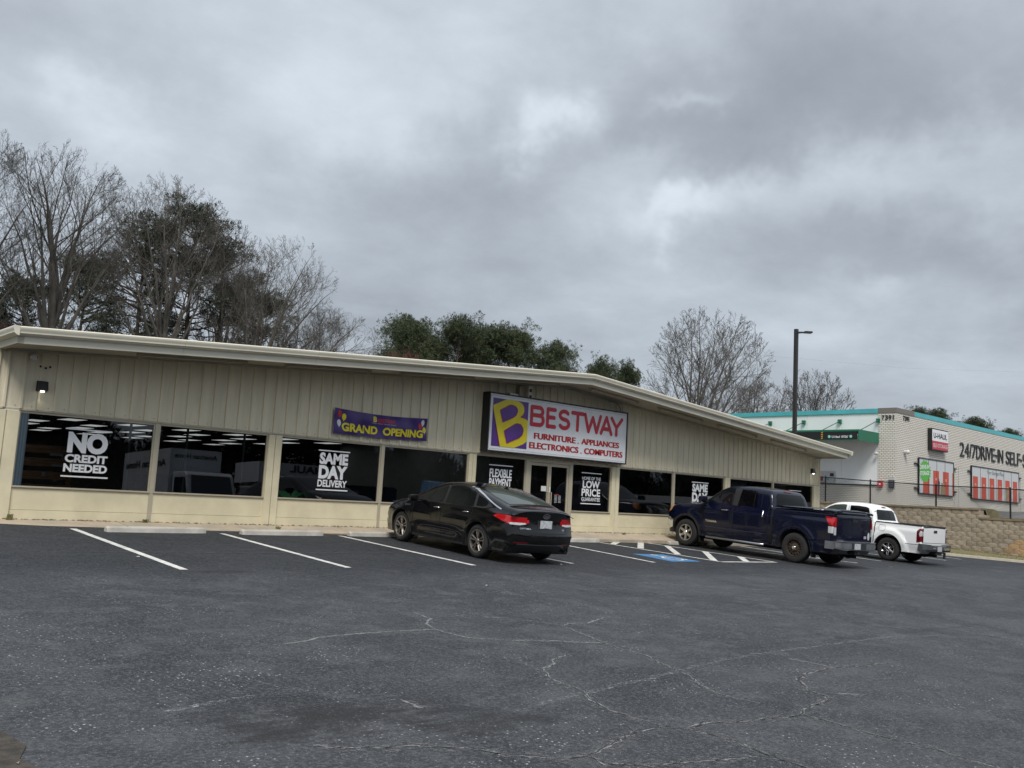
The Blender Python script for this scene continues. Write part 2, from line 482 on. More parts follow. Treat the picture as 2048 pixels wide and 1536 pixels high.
CR = {
 'C1': [(7.47, 7.99), (7.65, 7.72), (7.81, 7.5), (7.67, 7.19), (7.59, 6.89), (7.51, 6.59), (7.43, 6.26), (7.45, 6.01), (7.28, 5.67), (7.2, 5.43), (7.06, 5.12), (6.88, 4.95), (6.79, 4.67), (6.8, 4.45), (6.84, 4.31)],
 'C1b': [(7.81, 7.5), (8.03, 7.59), (8.26, 7.54), (8.85, 7.8)],
 'C2': [(6.53, 6.97), (6.9, 6.88), (7.16, 6.71), (7.51, 6.59)],
 'C3': [(6.65, 6.3), (6.3, 6.14), (6.11, 5.98), (5.91, 5.9), (5.72, 5.63), (5.67, 5.34), (5.66, 5.17), (5.49, 4.95), (5.41, 4.68), (5.42, 4.47), (5.43, 4.29), (5.45, 4.22)],
 'C4': [(5.45, 4.22), (5.58, 4.1), (5.87, 4.14), (6.12, 4.05), (6.54, 3.99), (6.87, 3.95), (7.08, 4.06), (7.59, 4.11), (7.74, 4.22), (7.77, 4.4), (8.11, 4.71), (8.5, 4.84), (9.12, 4.91), (9.59, 4.82), (10.2, 4.82)],
 'C4b': [(9.12, 4.91), (9.11, 5.13), (9.02, 5.34)],
 'C5': [(6.87, 3.95), (6.91, 3.78), (6.89, 3.61), (6.89, 3.37), (6.94, 3.11), (6.97, 2.91), (6.96, 2.73), (6.96, 2.3)],
 'C6': [(5.45, 4.22), (5.1, 4.2), (4.74, 4.07), (4.42, 3.97), (4.26, 3.99), (3.96, 4.18)],
 'C7': [(4.42, 3.97), (4.39, 3.82), (4.66, 3.67), (5.0, 3.59), (5.46, 3.47)],
 'C8': [(5.58, 4.1), (5.65, 3.81), (5.61, 3.59), (5.58, 3.35), (5.6, 3.1)],
 'E1': [(13.35, 9.04), (13.9, 8.29), (13.98, 7.46), (13.96, 6.91)], 'E2': [(14.28, 5.74), (14.37, 5.02)],
 'C10': [(7.91, 4.24), (8.19, 4.12)],
 'D1': [(4.12, 7.4), (4.42, 7.45), (4.68, 7.59), (5.16, 7.65), (5.64, 7.67), (6.08, 7.66), (6.11, 7.36), (6.16, 7.19), (6.53, 6.97)],
 'D2': [(6.49, 8.57), (6.43, 8.2), (6.18, 7.95), (6.08, 7.66)],
 'D4': [(2.96, 4.84), (3.17, 4.72), (3.36, 4.63), (3.53, 4.61), (3.64, 4.51), (3.79, 4.44), (3.97, 4.19)],
 'D5': [(7.16, 8.16), (7.47, 7.99)], 'D6': [(4.08, 5.49), (4.1, 5.24)]}
for i, (k, pts) in enumerate(CR.items()):
    near = pts[0][1] < 5
    strip('crack_dust', pts, .13, M_dust, lift=.002, parent=lot, jit=.03, seed=i+200)
    strip('crack', pts, .024 if near else .022, M_crk, lift=.003, parent=lot, jit=.012, seed=i)
    if k in ('C3', 'C4', 'C5', 'C6', 'C7', 'C8', 'C1', 'D4', 'E1', 'E2'):
        strip('crack', pts, .016 if near else .008, M_crkd, lift=.005, parent=lot, jit=.014, seed=i+50)
for i, pts in enumerate(([(13.49, 5.55), (12.07, 5.74), (10.41, 5.7), (8.44, 5.6), (7.16, 5.39), (6.33, 5.23), (5.65, 5.13), (5.12, 5.02), (4.64, 4.92)], [(2.5, 5.78), (2.75, 5.84), (3.18, 5.96)], [(15.5, 9.2), (14.2, 9.6), (12.6, 10.4)])):
    strip('worn_seam', pts, .055, M_dash, lift=.003, parent=lot, jit=.02, seed=80+i)
# broken edge of the asphalt with bare earth, near left
mb = MB(); rng = random.Random(4)
edge = [(-1.0, 7.4), (.6, 6.5), (1.32, 6.15), (1.55, 5.72), (1.60, 5.45), (1.53, 5.25), (1.60, 5.05), (1.52, 4.8), (1.45, 4.0), (.9, 3.2), (-1.5, 3.0), (-3, 5.5)]
V = [(x+rng.uniform(-.03, .03), y+rng.uniform(-.03, .03), gz(x, y)+.006) for x, y in edge]
mb.add(V, [tuple(reversed(range(len(V))))])
M_dirt = mat('bare_dirt', (.034, .029, .023), .95, vscale=14, col2=(.075, .064, .052), bump=1.0, bscale=60)
part('dirt_edge', mb, M_dirt, lot, kind='structure')
# dead leaves and grit lying on the dirt edge: loose clutter nobody could count
mb = MB()
for i in range(420):
    x = rng.uniform(-1.2, 1.52); y = rng.uniform(4.2, 6.4); a = rng.uniform(0, 6.28); s = rng.uniform(.008, .022); z = gz(x, y)+.012
    if x > 1.58-(abs(y-5.3)*.3): continue
    mb.add([(x+s*math.cos(a), y+s*math.sin(a), z), (x-s*math.sin(a)*.5, y+s*math.cos(a)*.5, z+.01), (x-s*math.cos(a), y-s*math.sin(a), z), (x+s*math.sin(a)*.5, y-s*math.cos(a)*.5, z+.004)], [(0, 1, 2, 3)])
part('leaf_litter', mb, mat('dead_leaf', (.16, .11, .07), .9, vscale=20, col2=(.30, .27, .23)), kind='stuff', label='dead leaves and grit on the bare earth at the near left edge of the lot')

# walk along the shop front, cast in slabs
def walk_edge(x): return -.915 - max(0, x-4.5)*.0045
walk = link('pavement', None, None, kind='structure')
xs = [4.15+i*(28.25/12) for i in range(13)]
for i in range(12):
    x0, x1 = xs[i]+.006, xs[i+1]-.006; mb = MB(); yb, yf = 18.04, 17.22
    V = []
    for x in (x0, x1):
        ze = walk_edge(x)
        V += [(x, yb, -.852), (x, yf+.02, ze), (x, yf, ze-.015), (x, yf, gz(x, yf)-.08), (x, yb, gz(x, yb)-.08)]
    mb.add(V, [(0, 1, 6, 5), (1, 2, 7, 6), (2, 3, 8, 7), (3, 4, 9, 8), (4, 3, 2, 1, 0), (5, 6, 7, 8, 9), (4, 0, 5, 9)])
    part('pavement_slab', mb, M_walk, walk)
# trodden earth line where walk meets wall
mb = MB()
rng = random.Random(9)
for i in range(900):
    x = rng.uniform(4.4, 32.2); s = rng.uniform(.006, .02); y = 18.02-abs(rng.gauss(0, .035))
    z = -.852 + (walk_edge(x)+.852)*((18.04-y)/.82)+.004
    mb.box(x-s, x+s, y-s*.6, y+s*.6, z-.005, z+s*.7)
part('grit', mb, mat('grit', (.20, .155, .10), .95, rnd=.2), kind='stuff', label='brown grit and leaf crumbs gathered along the foot of the shop wall')

# weeds at the corner and in the walk joints
M_weed = mat('weed', (.10, .13, .04), .8, vscale=10, col2=(.20, .17, .07))
def weed(x, y, z, h, n, seed, label, parent=None):
    rng = random.Random(seed); mb = MB()
    for i in range(n):
        a = rng.uniform(0, 6.28); l = h*rng.uniform(.5, 1); r = l*rng.uniform(.2, .7); x0 = x+rng.uniform(-.05, .05); y0 = y+rng.uniform(-.03, .03)
        ex, ey = x0+r*math.cos(a), y0+r*math.sin(a); wd = .008
        mb.add([(x0-wd, y0, z), (x0+wd, y0, z), ((x0+ex)/2+wd, (y0+ey)/2, z+l*.75), (ex, ey, z+l*.8), ((x0+ex)/2-wd, (y0+ey)/2, z+l*.75)], [(0, 1, 2, 4), (4, 2, 3)])
    part('weed', mb, M_weed, label=label, cat='weed')
weed(4.25, 17.85, -.9, .22, 60, 1, 'largest tuft of green weeds at the left foot of the shop corner post')
weed(4.62, 17.9, -.88, .16, 24, 2, 'thin weed just right of the shop corner tuft under the first window')
weed(7.0, 17.95, -.87, .10, 30, 3, 'low brown weed below the thin post between the first two windows')
weed(9.6, 17.5, -.91, .08, 18, 4, 'dry weed in the walk joint left of the second wheel stop')
weed(20.9, 17.8, -.90, .08, 24, 5, 'weed in the walk crack right of the shop door')

# precast wheel stops
def wheel_stop():
    mb = MB(); L = .93; prof = [(-.075, 0), (.075, 0), (.06, .075), (.045, .10), (-.045, .10), (-.06, .075)]
    n = len(prof); V = []
    for x, s, zz in ((-L, .82, .8), (-L+.05, 1, 1), (L-.05, 1, 1), (L, .82, .8)): V += [(x, p[0]*s, p[1]*zz) for p in prof]
    F = [(k*n+i, k*n+(i+1) % n, (k+1)*n+(i+1) % n, (k+1)*n+i) for k in range(3) for i in range(n)]
    F += [tuple(reversed(range(n))), tuple(range(3*n, 4*n))]
    mb.add(V, F)
    mb.tube([(-.55, 0, .098), (-.55, 0, .103)], .012, 8, 1); mb.tube([(.55, 0, .098), (.55, 0, .103)], .012, 8, 1)
    return mb
ws = recalc(wheel_stop().mesh('wheel_stop', [M_conc, mat('rust', (.12, .06, .03), .9)]))
for x, y, a, lab in ((6.72, 16.62, 5, 'pale concrete wheel stop in the first stall from the left'), (9.3, 16.75, 4, 'pale concrete wheel stop in the second stall, left of the black sedan'),
                     (11.9, 17.0, 2, 'concrete wheel stop touching the front tyre of the black sedan'), (18.0, 17.02, 0, 'concrete wheel stop right of the black sedan before the hatched aisle'),
                     (23.0, 17.1, 0, 'concrete wheel stop in front of the dark blue pickup')):
    link('wheel_stop', ws, None, (x, y, gz(x, y)-.002), lab, 'wheel stop', 'concrete wheel stops in the stalls', rot=(math.atan(.0478), 0, R_(a)))

for x, y, lab in ((9.1, 10.3, 'white scrap of paper lying right of the black sedan, nearer the camera'), (26.3, 12.4, 'white scrap of paper on the lot behind the white pickup'), (5.1, 13.2, 'tiny white scrap on the lot beside the leftmost stall line'), (13.0, 12.6, 'tiny white scrap under the tail of the black sedan')):
    mb = MB(); z = gz(x, y); mb.add([(-.03, -.012, .004), (.024, -.02, .01), (.03, .018, .006), (0, .024, .014), (-.026, .018, .005)], [(0, 1, 3), (1, 2, 3), (0, 3, 4)])
    part('paper_scrap', mb, mat('paper', (.72, .72, .70), .8), None, loc=(x, y, z), rot=(0, 0, x), label=lab, cat='litter', group='paper scraps on the lot')

# ================================================================== the shop
M_sid = mat('tan_siding', (.73, .665, .505), .55, vscale=2.2, var=.085, stretch=(2.6, 1, .30), bump=.06, bscale=12)
M_tan = mat('tan_paint', (.71, .64, .45), .6, vscale=1.6, var=.08, bump=.08, bscale=14)
M_trim = mat('tan_trim', (.50, .46, .35), .5, vscale=2, var=.07)
M_gut = mat('cream_gutter', (.70, .66, .54), .4, vscale=1.2, var=.07, stretch=(.6, 1, 3))
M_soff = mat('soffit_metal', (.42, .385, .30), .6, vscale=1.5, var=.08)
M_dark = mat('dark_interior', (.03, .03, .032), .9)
M_alu = mat('tan_aluminium', (.52, .47, .36), .4, .2)
M_glass = glass_mat('tinted_shop_glass', (.36, .39, .40), 1.4)
M_vinyl = mat('white_vinyl', (.84, .85, .87), .5)

shop = thing('shop_building', 'long low tan metal storefront with ribbed siding, wide dark windows and cream roof edge', 'building', (18.24, 18.07, -.86))
OX, OY, OZ = 18.24, 18.07, -.86
def sh(x, y, z): return (x-OX, y-OY, z-OZ)
class SB(MB):      # a builder in world coordinates that stores shop coordinates
    def add(s, verts, faces, mi=0): return MB.add(s, [sh(*p) for p in verts], faces, mi)
XL, XR, YB, YF = 4.18, 32.36, 46.0, 18.07
ZS, ZH, ZK = -.844, 1.085, -.268        # base, window head, sill
def soff(x): return 2.125 + .0735*(min(x, 36.54-x)-4.2)
def rooft(x): return soff(x)+.245

# ribbed siding, 0.91 m sheets
XS0 = XL+.03
npan = 34; pw = (XR-.03-XS0)/npan
for i in range(npan):
    mb = SB(); x0 = XS0+i*pw; pts = []
    rp = pw/3
    for k in range(3):
        a = x0+k*rp
        pts += [(a+.0, 0), (a+rp*.40, 0), (a+rp*.43, -.036), (a+rp*.55, -.036), (a+rp*.58, 0)]
    pts += [(x0+pw-.002, 0)]
    fine_ = []
    zb = ZH+.01
    n = len(pts); V = []
    for (x, d) in pts: V += [(x, YF-.035+d, zb), (x, YF-.035+d, soff(x)-.004)]
    mb.add(V, [(2*j, 2*j+2, 2*j+3, 2*j+1) for j in range(n-1)])
    mb.box(x0, x0+pw, YF-.02, YF+.02, zb+.01, soff(x0+pw/2)-.04)
    # screws along the foot
    for k in range(3):
        mb.box(x0+k*rp+.035, x0+k*rp+.047, YF-.043, YF-.035, zb+.045, zb+.057, 1)
    part('siding_panel', mb, [M_sid, mat('screw', (.12, .10, .08), .6)], shop)
mb = SB(); mb.box(XL+.02, XR-.02, YF-.05, YF+.03, ZH-.02, ZH+.012); part('drip_trim', mb, M_trim, shop)

# bays: windows and the door
posts = [(4.18, 4.62), (9.49, 9.80), (15.06, 15.30), (20.52, 20.85), (26.21, 26.50), (31.92, 32.36)]
mulls = [(7.065, 7.145), (12.40, 12.475), (17.08, 17.17), (18.80, 18.88), (23.45, 23.53), (29.15, 29.22)]
for (a, c) in posts:
    mb = SB(); mid = (a+c)/2
    mb.box(a, mid-.008, YF-.06, YF+.08, ZS-.04, ZH-.03); mb.box(mid+.008, c, YF-.06, YF+.08, ZS-.04, ZH-.03); mb.box(mid-.01, mid+.01, YF-.03, YF+.08, ZS-.04, ZH-.03)
    part('post', mb, M_tan, shop)
for (a, c) in mulls:
    mb = SB(); mb.box(a, c, YF-.035, YF+.07, ZS-.04, ZH-.02); part('mullion', mb, M_alu, shop)
# corner boards up to the soffit
for a, c in ((XL, XL+.03), (XR-.03, XR)):
    mb = SB(); mb.box(a, c, YF-.07, YF+.02, ZH-.02, soff((a+c)/2)-.02); part('corner_trim', mb, M_tan, shop)
WINS = [(4.62, 7.065), (7.145, 9.49), (9.80, 12.40), (12.475, 15.06), (15.30, 17.08), (18.88, 20.52), (20.85, 23.45), (23.53, 26.21), (26.50, 29.15), (29.22, 31.92)]
BARS = {0: [6.62], 1: [7.75, 8.98], 4: [15.88], 8: [27.9]}
wins = []
for i, (a, c) in enumerate(WINS):
    wn = MB()
    wn = SB()
    wn.box(a, c, YF-.025, YF+.05, ZK-.05, ZK); wn.box(a-.01, c+.01, YF-.05, YF+.02, ZK-.025, ZK+.003)       # sill
    wn.box(a, c, YF-.02, YF+.05, ZH-.06, ZH-.021)                                                       # head
    wn.box(a, a+.03, YF-.015, YF+.05, ZK, ZH-.06); wn.box(c-.03, c, YF-.015, YF+.05, ZK, ZH-.06)
    win = part('window', wn, M_alu, shop)
    pn = SB(); pn.add([(a+.03, YF+.01, ZK), (c-.03, YF+.01, ZK), (c-.03, YF+.01, ZH-.06), (a+.03, YF+.01, ZH-.06)], [(0, 1, 2, 3)])
    part('pane', pn, M_glass, win)
    for bx_ in BARS.get(i, []):
        g = SB(); g.box(bx_-.02, bx_+.02, YF+.03, YF+.06, ZK, ZH-.06); part('glazing_bar', g, mat('grey_bar', (.20, .20, .21), .5), win)
    wins.append(win)
    k = SB(); k.box(a, c, YF-.02, YF+.05, ZS+.16, ZK-.05); k.box(a, c, YF-.028, YF+.05, ZS-.03, ZS+.155)
    part('knee_wall_panel', k, M_tan, shop)

def vinyl(win, body_lines, x0, x1, label, bars=(.815, -.055), name='window_lettering'):
    """white lettering on the outside of a pane; lines are (text, z0, z1, inset)"""
    mb = SB(); y = YF+.004
    for (txt, z0, z1, ins, off) in body_lines:
        xa, xb = x0+ins, x1-ins
        put_text(mb, txt, lambda u, v, t: (xa+(xb-xa)*u, y, z0+(z1-z0)*v), offset=off)
    for zc in bars: mb.add([(x0-.03, y, zc-.013), (x1+.03, y, zc-.013), (x1+.03, y, zc+.013), (x0-.03, y, zc+.013)], [(0, 1, 2, 3)])
    part(name, mb, M_vinyl, win, label=label)
vinyl(wins[0], [('NO', .375, .765, .03, .06), ('CREDIT', .20, .352, .01, .045), ('NEEDED', .025, .175, .0, .045)], 5.46, 6.24, 'white vinyl lettering reading NO CREDIT NEEDED between two bars')
sd = [('SAME', .51, .77, .01, .05), ('DAY', .19, .49, .01, .055), ('DELIVERY', .01, .165, .0, .03)]
vinyl(wins[2], sd, 10.78, 11.54, 'white vinyl lettering reading SAME DAY DELIVERY between two bars')
vinyl(wins[4], [('FLEXIBLE', .50, .72, .0, .03), ('PAYMENT', .26, .48, .0, .03), ('PLANS', .005, .22, .03, .022)], 15.82, 16.60, 'white vinyl lettering reading FLEXIBLE PAYMENT PLANS')
vinyl(wins[5], [('HOME OF THE', .615, .71, .0, .018), ('LOW', .385, .60, .03, .035), ('PRICE', .155, .37, .0, .03), ('GUARANTEE', .02, .125, .0, .014)], 19.32, 20.10, 'white vinyl lettering reading HOME OF THE LOW PRICE GUARANTEE')
vinyl(wins[7], sd, 24.48, 25.33, 'white vinyl lettering reading SAME DAY DELIVERY behind the blue pickup')
vinyl(wins[9], [('NO', .37, .75, .05, .04), ('CREDIT', .185, .34, .02, .035), ('NEEDED', .005, .15, .0, .03)], 30.35, 31.1, 'white vinyl lettering reading NO CREDIT NEEDED in the last window')

# double door
DX0, DX1, DM = 17.17, 18.80, 17.985
fr_ = SB(); fr_.box(DX0, DX1, YF-.03, YF+.07, ZH-.10, ZH-.021); fr_.box(DX0, DX0+.05, YF-.03, YF+.07, ZS-.02, ZH-.10); fr_.box(DX1-.05, DX1, YF-.03, YF+.07, ZS-.02, ZH-.10)
part('door_frame', fr_, M_alu, shop)
for side, (a, c) in enumerate(((DX0+.055, DM-.004), (DM+.004, DX1-.055))):
    d = SB(); y0, y1 = YF-.012, YF+.035; zt_ = ZH-.108
    d.box(a, c, y0, y1, ZS, ZS+.17); d.box(a, c, y0, y1, zt_-.075, zt_)
    d.box(a, a+.065, y0, y1, ZS+.17, zt_-.075); d.box(c-.065, c, y0, y1, ZS+.17, zt_-.075)
    door = part('door', d, M_alu, shop)
    g = SB(); g.add([(a+.065, YF+.012, ZS+.17), (c-.065, YF+.012, ZS+.17), (c-.065, YF+.012, zt_-.075), (a+.065, YF+.012, zt_-.075)], [(0, 1, 2, 3)]); part('pane', g, M_glass, door)
    h = SB(); xh = DM-.05 if side == 0 else DM+.05
    h.tube([(xh, YF-.012, .20), (xh, YF-.07, .20), (xh, YF-.07, -.16), (xh, YF-.012, -.16)], .014, 8)
    h.box(a+.065, c-.065, YF+.035, YF+.06, -.02, .03)
    part('handle', h, M_alu, door)
    if side == 0:
        n_ = SB(); n_.add([(DM-.28, YF+.005, .22), (DM-.08, YF+.005, .22), (DM-.08, YF+.005, .36), (DM-.28, YF+.005, .36)], [(0, 1, 2, 3)])
        part('notice', n_, mat('paper', (.72, .72, .70), .8), door, label='small white paper notice taped to the door glass')
    else:
        n_ = SB(); n_.add([(DM+.015, YF-.016, .2), (DM+.06, YF-.016, .2), (DM+.06, YF-.016, .35), (DM+.015, YF-.016, .35)], [(0, 1, 2, 3)])
        part('notice', n_, mat('paper', (.72, .72, .70), .8), door)
        hd = SB()
        for r_i in range(7):
            z = .14-.035*r_i; x0_ = DM+.25; wd = .14 if r_i else .22
            for cx__ in ((x0_, x0_+.15) if r_i else (x0_,)):
                hd.add([(cx__, YF+.006, z), (cx__+wd*.75, YF+.006, z), (cx__+wd*.75, YF+.006, z+.016), (cx__, YF+.006, z+.016)], [(0, 1, 2, 3)], 0 if r_i else 1)
        part('hours_lettering', hd, [mat('grey_print', (.45, .45, .46), .6), mat('red_print', (.5, .06, .06), .6)], door, label='small blurred opening hours print on the right door leaf')
thr = SB(); thr.box(DX0, DX1, YF-.06, YF+.06, ZS-.06, ZS); part('threshold', thr, M_conc, shop)

# side and rear walls, floor, ceiling
sw = SB(); sw.box(XL+.02, XL+.12, YF+.09, YB, ZS-.3, soff(XL)+.1)
for k in range(90): sw.box(XL-.01, XL+.02, YF+.2+k*.305, YF+.26+k*.305, ZS, soff(XL)+.02)
part('wall', sw, M_sid, shop)
sw = SB(); sw.box(XR-.12, XR-.02, YF+.09, YB, ZS-.5, soff(XR)+.1)
for k in range(90): sw.box(XR-.02, XR+.01, YF+.2+k*.305, YF+.26+k*.305, ZS-.4, soff(XR)+.02)
part('wall', sw, M_sid, shop)
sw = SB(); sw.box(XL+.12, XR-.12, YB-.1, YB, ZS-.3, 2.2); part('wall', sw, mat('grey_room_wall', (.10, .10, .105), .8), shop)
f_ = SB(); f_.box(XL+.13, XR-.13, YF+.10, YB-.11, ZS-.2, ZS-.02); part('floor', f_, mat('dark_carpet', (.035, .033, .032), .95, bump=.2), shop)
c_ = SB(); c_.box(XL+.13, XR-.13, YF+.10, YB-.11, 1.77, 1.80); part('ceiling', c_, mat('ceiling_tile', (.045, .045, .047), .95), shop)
pt_ = SB(); pt_.box(20.62, 20.72, YF+.12, 33.0, ZS-.02, 1.77); pt_.box(20.72, XR-.13, 22.5, 22.6, ZS-.02, 1.77)
part('partition_wall', pt_, mat('grey_partition', (.30, .31, .32), .85, vscale=1, var=.1), shop)
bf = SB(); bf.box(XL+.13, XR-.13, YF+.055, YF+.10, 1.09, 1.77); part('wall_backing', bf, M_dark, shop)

# roof: low gable; soffit, fascia sections and gutter
XG = 18.27; YO = 16.86
rf = SB()
for (a, c) in ((XL-.02, XG), (XG, XR+.02)):
    V = [(a, YO+.05, rooft(a)), (c, YO+.05, rooft(c)), (c, YB+.3, rooft(c)), (a, YB+.3, rooft(a)), (a, YO+.05, rooft(a)-.06), (c, YO+.05, rooft(c)-.06), (c, YB+.3, rooft(c)-.06), (a, YB+.3, rooft(a)-.06)]
    rf.add(V, [(0, 1, 2, 3), (7, 6, 5, 4), (0, 4, 5, 1), (2, 6, 7, 3), (1, 5, 6, 2), (3, 7, 4, 0)])
roof = part('roof', rf, mat('roof_metal', (.45, .43, .37), .5, vscale=.8, var=.1), shop)
for k in range(24):
    y = YO+.5+k*1.2; s_ = SB()
    for (a, c) in ((XL-.02, XG), (XG, XR+.02)):
        s_.add([(a, y, rooft(a)), (c, y, rooft(c)), (c, y+.05, rooft(c)), (a, y+.05, rooft(a)), (a, y+.025, rooft(a)+.04), (c, y+.025, rooft(c)+.04)], [(0, 1, 5, 4), (4, 5, 2, 3), (0, 4, 3), (1, 2, 5)])
    part('roof_seam', s_, M_gut, roof)
def slope_box(mb, a, c, y0, y1, d0, d1, mi=0):
    """box along the roof slope; d0..d1 measured from the soffit line"""
    V = [(a, y0, soff(a)+d0), (c, y0, soff(c)+d0), (c, y1, soff(c)+d0), (a, y1, soff(a)+d0), (a, y0, soff(a)+d1), (c, y0, soff(c)+d1), (c, y1, soff(c)+d1), (a, y1, soff(a)+d1)]
    mb.add(V, [(0, 3, 2, 1), (4, 5, 6, 7), (0, 1, 5, 4), (1, 2, 6, 5), (2, 3, 7, 6), (3, 0, 4, 7)], mi)
nso = 14; xs = list(np.linspace(XL+.08, XG, 8))+list(np.linspace(XG, XR-.08, 8))[1:]
for a, c in zip(xs[:-1], xs[1:]):
    s_ = SB(); slope_box(s_, a+.004, c-.004, YO+.06, YF-.07, 0, .02); part('soffit_panel', s_, M_soff, shop)
# wall-side batten and the rafter edge line
s_ = SB()
for a, c in ((XL+.1, XG), (XG, XR-.1)): slope_box(s_, a, c, YF-.16, YF-.05, -.05, -.002)
part('batten', s_, M_soff, shop)
fx = list(np.linspace(XL-.03, XG, 6))+list(np.linspace(XG, XR+.03, 6))[1:]
gp = [(0, .10), (-.05, .115), (-.085, .145), (-.085, .185), (-.10, .205), (-.10, .245), (-.085, .262), (0, .262)]
for a, c in zip(fx[:-1], fx[1:]):
    s_ = SB(); slope_box(s_, a+.09 if a < 5 else a+.002, c-.09 if c > 31 else c-.002, YO+.01, YO+.06, -.02, .105)
    part('fascia_board', s_, M_gut, shop)
    s_ = SB(); V = []; n = len(gp); aa, cc = a+.003, c-.003
    for x in (aa, cc): V += [(x, YO+dy, soff(x)+dz) for dy, dz in gp]
    s_.add(V, [(i, (i+1) % n, n+(i+1) % n, n+i) for i in range(n)]+[tuple(range(n)), tuple(reversed(range(n, 2*n)))])
    o = part('gutter', s_, M_gut, shop, smooth=40); recalc(o.data)
# side gutters running back
for x0, sx in ((XL-.03, -1), (XR+.03, 1)):
    s_ = SB(); V = []; zz = soff(XL)
    for y in (YO-.10, YB+.3): V += [(x0+sx*(-dy), y, zz+dz) for dy, dz in gp]
    n = len(gp); s_.add(V, [(i, (i+1) % n, n+(i+1) % n, n+i) for i in range(n)]+[tuple(range(n)), tuple(reversed(range(n, 2*n)))])
    o = part('gutter', s_, M_gut, shop, smooth=40); recalc(o.data)
rb = SB(); rb.box(XL-.03, XL+.075, YO+.0, YF-.06, soff(XL)-.02, soff(XL)+.10); part('fascia_board', rb, M_soff, shop)
rb = SB(); rb.box(XR-.075, XR+.03, YO+.0, YF-.06, soff(XL)-.02, soff(XL)+.10); part('fascia_board', rb, M_soff, shop)
dn = SB(); dn.box(XL-.10, XL-.02, YF-.02, YF+.08, ZS, soff(XL)+.02); part('downspout', dn, M_tan, shop)
# lamp battens under the soffit, tubes gone
for (a, c) in ((6.3, 8.49), (9.34, 11.45), (12.27, 14.47), (15.32, 17.43), (18.65, 20.72), (21.67, 23.86), (24.69, 26.93), (27.82, 30.1)):
    s_ = SB(); slope_box(s_, a, c, 17.27, 17.36, -.05, -.006)
    for x in (a+.03, c-.05): slope_box(s_, x, x+.03, 17.28, 17.35, -.10, -.05)
    part('light_batten', s_, M_soff, shop)

# ------------------------------------------------------------------ interior
M_lamp = mat('ceiling_panel', (.8, .8, .8), .5, emit=(1.0, .97, .93, .5))
lm = MB(); lm.box(-.29, .29, -.60, .60, -.012, 0, 0); lm.box(-.32, .32, -.63, .63, -.006, .004, 1)
lme = lm.mesh('ceiling_light', [M_lamp, mat('lamp_frame', (.4, .4, .4), .5)])
k = 0
rows = ['first', 'second', 'third', 'fourth', 'fifth', 'sixth', 'seventh', 'eighth']
for j in range(8):
    for i in range(8):
        x = 5.6+i*1.95+(.4 if j % 2 else 0); y = 24.6+j*2.6
        link('ceiling_light', lme, None, (x, y, 1.766), 'ceiling light panel in the dark shop, '+rows[i]+' from left, '+rows[j]+' row back', 'ceiling light', 'ceiling light panels seen through the shop windows')
# plank divider behind the first window
M_wood = mat('stained_wood', (.60, .30, .16), .6, vscale=3, var=.35, stretch=(1, 1, 8))
pd = thing('plank_divider', 'brown wooden plank divider standing behind the first shop window', 'divider', (5.25, 18.42, ZS-.02))
for z in (.42, .18, -.06, -.30):
    mb = MB(); mb.box(-.48, .48, -.015, .015, z-.075+.86, z+.075+.86); part('plank', mb, M_wood, pd)
for x in (-.43, .43):
    mb = MB(); mb.box(x-.04, x+.04, .016, .06, 0, 1.36); part('post', mb, M_wood, pd)
mb = MB(); mb.box(-.06, -.0, -.06, -.02, .78, .86); mb.box(.05, .28, -.05, -.02, 1.17, 1.21); mb.box(.1, .3, -.05, -.02, .97, 1.01)
part('tag', mb, mat('paper', (.72, .72, .70), .8), pd)
# curtain edge at the left jamb
mb = MB(); V = []
for i in range(17):
    x = i*.009; V += [(x, .012*math.sin(i*1.3), 0), (x, .012*math.sin(i*1.3), 1.4)]
mb.add(V, [(2*i, 2*i+2, 2*i+3, 2*i+1) for i in range(16)])
part('curtain', mb, mat('pale_curtain', (.62, .70, .75), .8, emit=(.5, .62, .75, .08)), None, smooth=60, loc=(4.68, 18.20, ZK), label='narrow pale blue curtain at the left edge of the first shop window', cat='curtain')  # pale curtain given a weak glow of its own to brighten it
mb = MB(); V = []
for i in range(30):
    x = i*.05; V += [(x, .03*math.sin(i*1.1), 0), (x, .03*math.sin(i*1.1), 1.5)]
mb.add(V, [(2*i, 2*i+2, 2*i+3, 2*i+1) for i in range(29)])
part('curtain', mb, mat('grey_curtain', (.42, .44, .46), .85), None, smooth=60, loc=(26.6, 18.4, -.35), label='grey curtain behind the window next to the last post', cat='curtain')
# fern in a pot
fern = thing('potted_fern', 'green potted fern behind the third shop window', 'plant', (10.5, 18.75, ZS-.02))
mb = MB(); mb.revolve([(.0, .0), (.13, 0), (.17, .35), (.14, .35), (.12, .3)], 14, 'Z'); part('pot', mb, mat('pot', (.12, .07, .05), .7), fern, smooth=40)
mb = MB(); rng = random.Random(2)
for i in range(46):
    a = rng.uniform(0, 6.28); L = rng.uniform(.28, .52); prev = None; V = []
    for s in range(7):
        f = s/6; r = L*f; z = .35+.34*math.sin(f*2.3)*L/.5+.05; wd = .028*math.sin(math.pi*min(.97, f*.9+.08))
        x, y = r*math.cos(a), r*math.sin(a); V += [(x-wd*math.sin(a), y+wd*math.cos(a), z), (x+wd*math.sin(a), y-wd*math.cos(a), z)]
    mb.add(V, [(2*s, 2*s+1, 2*s+3, 2*s+2) for s in range(6)])
part('leaves', mb, mat('fern_green', (.05, .22, .08), .6, emit=(.02, .10, .04, .25)), fern)  # fronds glow faintly, brightness added through emission
